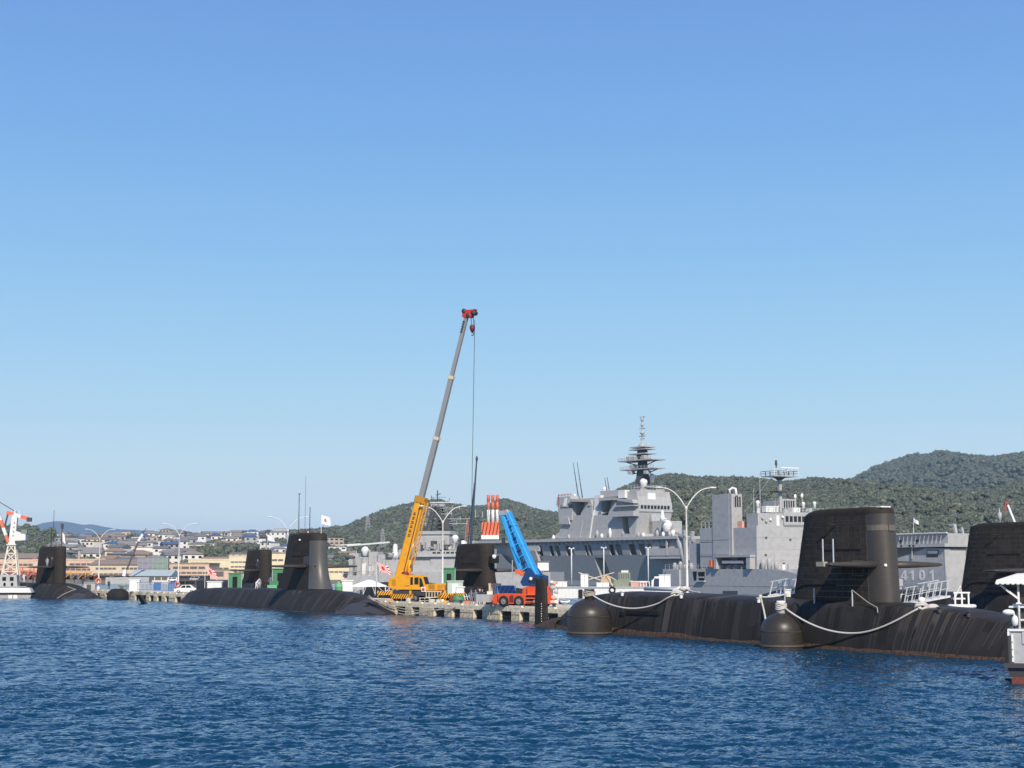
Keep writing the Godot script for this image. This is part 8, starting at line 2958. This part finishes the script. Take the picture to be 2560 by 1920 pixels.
	for k in 3:
		beam(st, Vector3(-0.8 + k * 0.57, 0, 0), Vector3(-0.23 + k * 0.57, 1.1, 0), 0.06)
	obj("diagonal", st, M.aluminium, lb)
	var rolls := [[1080, 1505, 0.34, "pale rope coil on the pier edge under the yellow crane bonnet"], [1094, 1507, 0.26, "small pale sack beside the pale rope coil"], [1026, 1506, 0.3, "tan bundle on the pier edge under the yellow crane wheels"]]
	var rp := [Transform3D(Basis(Vector3.UP, 0.1), Vector3(-9.85, 1.54, -189)), Transform3D(Basis(Vector3.UP, 0.1), Vector3(-9.01, 1.52, -188)), Transform3D(Basis(Vector3.UP, 0.1), Vector3(-12.84, 1.65, -191))]
	for i in 3:
		var r := thing("rope_coil", rolls[i][3], "rope", rp[i], "loose gear on the pier edge")
		for k in 3:
			st = begin(1)
			var pts := []
			for j in 13:
				pts.append(Vector3(cos(TAU * j / 12.0) * rolls[i][2], 0.1 + k * 0.14, sin(TAU * j / 12.0) * rolls[i][2]))
			tube(st, pts, 0.09, -1, 6)
			obj("turn", st, M.rope, r)
	# green mesh and rack near the people
	var gm := thing("net_heap", "dark green net hung over a rack left of the group of three sailors", "net", Transform3D(Basis(Vector3.UP, 0.1), Vector3(-6.4, 1.75, -186)))
	one_box("rack", M.steel, gm, -0.9, 1.5, 0.55, 0.65, -0.3, 0)
	st = begin(1)
	frustum(st, Vector3(-0.1, 0, -0.15), Vector2(1.5, 0.6), Vector2(1.1, 0.3), 0.75)
	obj("net", st, M.green_box, gm)
	for q in [0.8, 1.1, 1.4]:
		st = begin()
		beam(st, Vector3(q, 0, 0), Vector3(q - 0.25, 0.95, 0), 0.08)
		obj("rack_bar", st, M.aluminium, gm)
	# small gear left about on the pier
	var gear := [[Transform3D(Basis(Vector3.UP, 0.1), Vector3(-13.79, 1.54, -196)), 0, "blue steel drum on the pier by the left outrigger of the yellow crane"], [Transform3D(Basis(Vector3.UP, 0.1), Vector3(-10.91, 1.58, -192)), 1, "stack of two grey planks pallets under the yellow crane ladder deck"], [Transform3D(Basis(Vector3.UP, 0.1), Vector3(-7.37, 1.66, -186)), 0, "rusty steel drum left of the dark green net rack"], [Transform3D(Basis(Vector3.UP, 0.1), Vector3(-5.28, 1.57, -181)), 2, "small orange box beside the two sailors in grey overalls"], [Transform3D(Basis(Vector3.UP, 0.1), Vector3(-2.72, 1.69, -180)), 1, "low wooden pallet behind the grey sloping-lid box"], [Transform3D(Basis(Vector3.UP, 0.1), Vector3(-14.96, 1.71, -198)), 2, "small tan box left of the yellow crane carrier"], [Transform3D(Basis(Vector3.UP, 0.1), Vector3(-20.92, 1.95, -214)), 0, "dark drum under the left end of the white peaked canopy"], [Transform3D(Basis(Vector3.UP, 0.1), Vector3(-18.28, 1.96, -210)), 1, "pallet of grey boards under the right end of the white canopy"]]
	var gmat := [M.blue_box, M.beige_grey, M.rust_red, M.orange, M.beige, M.beige, M.dark_steel, M.beige_grey]
	for i in gear.size():
		if gear[i][1] == 0:
			var dr := thing("drum", gear[i][2], "drum", gear[i][0], "gear on the pier")
			st = begin(1)
			lathe(st, [Vector2(0.28, 0), Vector2(0.28, 0.84), Vector2(0.25, 0.86), Vector2(0.02, 0.86)], 14)
			obj("shell", st, gmat[i], dr)
			for y in [0.28, 0.56]:
				st = begin(1)
				lathe(st, [Vector2(0.28, y - 0.03), Vector2(0.3, y), Vector2(0.28, y + 0.03)], 14)
				obj("hoop", st, gmat[i], dr)
		elif gear[i][1] == 1:
			var pl := thing("pallet", gear[i][2], "pallet", gear[i][0], "gear on the pier")
			for y in [0.0, 0.34]:
				for q in 4:
					one_box("plank", gmat[i], pl, -0.7, 0.7, y + 0.14, y + 0.2, -0.9 + q * 0.24, -0.72 + q * 0.24)
				for q in [-0.6, 0.0, 0.6]:
					one_box("bearer", gmat[i], pl, q - 0.06, q + 0.06, y, y + 0.14, -0.9, 0.0)
		else:
			var bx := thing("box", gear[i][2], "box", gear[i][0], "gear on the pier")
			one_box("body", gmat[i], bx, -0.3, 0.3, 0, 0.4, -0.4, 0)
			one_box("lid", M.dark_steel, bx, -0.32, 0.32, 0.4, 0.46, -0.42, 0.02)
	# things round the blue crane
	var bt := thing("crate", "blue sheeted crate with pale lacing between the dark sail and the blue crane", "crate", Transform3D(Basis(Vector3.UP, 0.1), Vector3(-0.65, 2.65, -178)))
	one_box("sheet", M.blue_box, bt, -1.1, 1.1, 0, 1.05, -1.2, 0)
	for k in 4:
		st = begin()
		beam(st, Vector3(-1.0 + k * 0.5, 0.05, 0.02), Vector3(-0.55 + k * 0.5, 1.0, 0.02), 0.06, 0.04)
		obj("lacing", st, M.steel, bt)
	one_box("lid", M.blue, bt, -1.15, 1.15, 1.05, 1.13, -1.25, 0.05)
	var gy := thing("panel_box", "grey box with a sloping lid left of the orange carrier", "box", Transform3D(Basis(Vector3.UP, 0.1), Vector3(-2.29, 1.69, -172)))
	one_box("body", M.beige_grey, gy, -0.6, 0.6, 0.3, 0.95, -0.7, 0)
	one_box("red_frame", M.red, gy, -0.62, 0.62, 0.05, 0.3, -0.6, 0.05)
	one_box("lid", M.cream_white, gy, -0.5, 0.1, 0.95, 1.5, -0.6, -0.1)
	var ob := thing("crate_stack", "slatted tan crate stack right behind the sailors", "crate", Transform3D(Basis(Vector3.UP, 0.1), Vector3(-1.97, 2.34, -180)))
	for k in 5:
		one_box("slat", M.beige, ob, -0.75 + k * 0.3, -0.53 + k * 0.3, 0, 1.5, -0.6, 0)
	one_box("top_plank", M.orange_pale, ob, -0.8, 0.7, 1.5, 1.65, -0.6, 0.05)
	var sk := thing("gear_heap", "heap of pinkish and white gear right of the black rudder", "gear", Transform3D(Basis(Vector3.UP, 0.1), Vector3(4.69, 1.73, -170)))
	for q in [[-0.2, 0.3, 0.32, 0], [0.15, 0.28, 0.3, 1], [-0.1, 0.8, 0.3, 0], [0.2, 1.4, 0.24, 2], [-0.15, 1.9, 0.34, 2], [0.35, 2.1, 0.3, 1], [0.0, 2.4, 0.3, 0], [-0.3, 2.5, 0.22, 1]]:
		st = begin(1)
		ball(st, Vector3(q[0], q[1], 0), q[2], 10, Vector3(1.1, 0.8, 0.9))
		obj("bundle", st, [M.orange_pale, M.white, M.beige_grey][q[3]], sk)
	for e in [-0.4, 0.45]:
		one_box("rack_post", M.white_worn, sk, e - 0.05, e + 0.05, 0, 2.4, -0.4, -0.3)
	var clt := thing("cleat", "pale double-armed mooring cleat at the right end of the pier", "cleat", Transform3D(Basis(Vector3.UP, 0.1), Vector3(5.91, 1.64, -172)))
	st = begin(1)
	tube(st, [Vector3(-0.5, 0.45, 0), Vector3(-0.2, 0.35, 0), Vector3(0.2, 0.35, 0), Vector3(0.6, 0.5, 0)], 0.11)
	obj("horn", st, M.white_worn, clt)
	one_box("foot", M.green_grey, clt, -0.2, 0.2, 0, 0.35, -0.15, 0.15)
	var sc := thing("shed_box", "small white flat-roofed hut above the black rudder", "hut", Transform3D(Basis(Vector3.UP, 0.1), Vector3(6.11, 4.2, -300)))
	one_box("wall", M.white_worn, sc, -1.1, 1.1, 1.2, 2.9, -1.5, 0)
	one_box("roof", M.roof_grey, sc, -1.3, 1.3, 2.9, 3.1, -1.6, 0.2)
	one_box("post", M.steel, sc, -0.1, 0.1, 0, 1.2, -0.8, -0.6)
	# gangways to the near submarine
	gangway("white railed gangway ahead of the near submarine sail", Vector3(27.33, 3.11, -109.28), Vector3(32.36, 3.67, -114.74), 1.15, 7)
	gangway("short white gangway end aft of the near submarine sail", Vector3(20.3, 3.62, -119.43), Vector3(22.34, 3.89, -122.01), 1.0, 3)
	var ap := thing("fender_frame", "white round-footed frame on the deck ahead of the second gangway end", "frame", Transform3D(Basis(), Vector3(30.13, 3.07, -102.85)))
	st = begin(1)
	var rpt := []
	for j in 15:
		rpt.append(Vector3(cos(TAU * j / 14.0) * 0.85, 0.1, sin(TAU * j / 14.0) * 0.5))
	tube(st, rpt, 0.13, -1, 8)
	obj("ring", st, M.white, ap)
	for e in [-0.45, 0.0, 0.45]:
		one_box("post", M.white, ap, e - 0.05, e + 0.05, 0.15, 1.0, -0.05, 0.05)
	one_box("rail", M.white, ap, -0.55, 0.55, 0.95, 1.05, -0.06, 0.06)
	var st3 := thing("step_stand", "white folding steps against the foot of the grey tower", "steps", Transform3D(Basis(), Vector3(32.01, 3.58, -110.04)))
	st = begin()
	beam(st, Vector3(-0.25, 0, 0), Vector3(0.15, 0.9, 0), 0.06)
	beam(st, Vector3(0.3, 0, 0), Vector3(0.15, 0.9, 0), 0.05)
	obj("side", st, M.white_worn, st3)
	one_box("foot", M.white_worn, st3, -0.45, 0.4, -0.1, 0.02, -0.3, 0.3)
	var bz := thing("dock_cleat", "white square bitts on the deck edge aft of the near sail", "bitts", Transform3D(Basis(), Vector3(20.95, 3.55, -116.68)))
	one_box("post", M.white_worn, bz, -0.2, 0.2, 0, 0.5, -0.2, 0.2)
	one_box("cap", M.white, bz, -0.26, 0.26, 0.5, 0.58, -0.26, 0.26)
	# white pipe lying along the far edge of the near hull
	var wp := thing("deck_pipe", "white pipe lying along the far deck edge by the tall lamp post", "pipe", Transform3D())
	st = begin(1)
	tube(st, [Vector3(11.99, 3.88, -138.49), Vector3(14.33, 3.87, -134.03), Vector3(14.62, 4.01, -133.47)], 0.16)
	obj("pipe", st, M.white, wp)
	st = begin(1)
	ball(st, Vector3(14.87, 3.96, -131.94), 0.36, 10, Vector3(1.4, 0.7, 0.8))
	obj("bundle", st, M.rope, wp)
	st = begin(1)
	tube(st, rope_points(Vector3(14.98, 3.89, -131.72), Vector3(15.82, 3.7, -129.05), 0.05, 6), 0.1, 0.04)
	obj("rope_tail", st, M.rope, wp)

	# ---- people ----
	var pg := "sailors standing on the pier by the blue crane"
	person("person in grey overalls standing on the pier, left one of the close pair", Vector3(-4.73, 1.5, -178), 0.4, 2, M.cloth_grey, M.cloth_grey, pg)
	person("person in grey overalls standing on the pier, right one of the close pair", Vector3(-4.23, 1.54, -178.5), -0.3, 0, M.cloth_grey, M.cloth_grey, pg)
	person("person in dark overalls and pale cap right of the close pair on the pier", Vector3(-3.77, 1.58, -178.5), 0.9, 1, M.cloth_navy, M.cloth_white, pg)
	person("person in dark clothes seen at the right of the pier group", Vector3(-3.45, 1.57, -179), -0.8, 0, M.cloth_navy, M.cloth_grey, pg)
	person("person in a pale shirt standing left of the steps by the middle sail", Vector3(-38.24, 2.66, -232), 0.3, 0, M.cloth_pale, M.cloth_navy, "people by the middle submarine sail")
	person("person in a grey shirt standing right of the steps by the middle sail", Vector3(-36.55, 2.84, -232), -0.2, 2, M.cloth_grey, M.cloth_navy, "people by the middle submarine sail")
	person("person in white leaning over the deck left of the middle sail", Vector3(-37.67, 2.73, -226), 1.2, 3, M.cloth_white, M.cloth_white, "people by the middle submarine sail")
	person("person in white standing before the foot of the far-left sail", Vector3(-93.21, 2.96, -309), 0.5, 0, M.cloth_white, M.cloth_navy, "crew on the far-left submarine")
	person("person in grey standing on the sail plane of the far-left submarine", Vector3(-92.56, 6.23, -304.88), 0.2, 0, M.cloth_pale, M.cloth_pale, "crew on the far-left submarine")
	person("person in dark clothes standing on the sail plane of the far-left submarine", Vector3(-91.08, 6.23, -303.1), -0.6, 1, M.cloth_navy, M.cloth_pale, "crew on the far-left submarine")
	person("person in white on the bow of the far-left submarine ahead of its sail", Vector3(-89.94, 3.15, -305), 1.4, 1, M.cloth_white, M.cloth_white, "crew on the far-left submarine")
	person("person in grey standing at the bow rope of the far-left submarine", Vector3(-84.25, 2.33, -301), 0.2, 2, M.cloth_navy, M.cloth_pale, "crew on the far-left submarine")
	person("person in dark clothes on the rear submarine sail plane", Vector3(-44.62, 5.6, -268.58), 0.2, 1, M.cloth_navy, M.cloth_pale, "crew on the rear submarine")
	for i in 8:
		var xs: Array = [[Vector3(-99.98, 3.09, -312), 0, 0, "person in grey at the stern rail, first from the launch"], [Vector3(-99.33, 3.09, -312), 1, 1, "person in grey with raised arm behind the first at the stern rail"], [Vector3(-98.68, 3.09, -312), 0, 2, "person with hands on hips left of the far-left sail"], [Vector3(-97.46, 3.01, -312), 2, 0, "person in dark clothes nearest the far-left sail"], [Vector3(-88, 3.06, -306), 0, 0, "person in grey standing in the group before the orange frames, left"], [Vector3(-87.36, 2.98, -306), 2, 1, "person in dark clothes in the middle of the group before the orange frames"], [Vector3(-86.63, 2.91, -306), 0, 2, "person in grey at the right of the group before the orange frames"], [Vector3(-77.82, 1.85, -296), 2, 0, "person in dark clothes standing on the pier right of the first lamp post"]][i]
		person(xs[3], xs[0], 0.7 * sin(i * 2.1), xs[2], [M.cloth_grey, M.cloth_white, M.cloth_navy][xs[1]], M.cloth_pale, "crew on the far-left submarine")

func gangway(label: String, a: Vector3, b: Vector3, h: float, n: int) -> void:
	var g := thing("gangway", label, "gangway", Transform3D(), "white gangways")
	var d := (b - a).normalized()
	var s := d.cross(Vector3.UP).normalized() * 0.45
	var st := begin()
	hexa(st, [a - s - Vector3(0, 0.12, 0), a + s - Vector3(0, 0.12, 0), a - s + Vector3(0, 0.02, 0), a + s + Vector3(0, 0.02, 0), b - s - Vector3(0, 0.12, 0), b + s - Vector3(0, 0.12, 0), b - s + Vector3(0, 0.02, 0), b + s + Vector3(0, 0.02, 0)])
	obj("walkway", st, M.white_worn, g)
	for e in [-1.0, 1.0]:
		st = begin()
		beam(st, a + s * e + Vector3(0, h, 0) + d * 0.5, b + s * e + Vector3(0, h, 0), 0.06)
		beam(st, a + s * e + Vector3(0, h * 0.5, 0) + d * 0.5, b + s * e + Vector3(0, h * 0.5, 0), 0.04)
		obj("handrail", st, M.aluminium, g)
		for k in n:
			st = begin()
			var p: Vector3 = a.lerp(b, (k + 0.3) / n) + s * e
			beam(st, p, p + Vector3(0, h, 0) + d * 0.55, 0.065)
			obj("stanchion", st, M.aluminium, g)
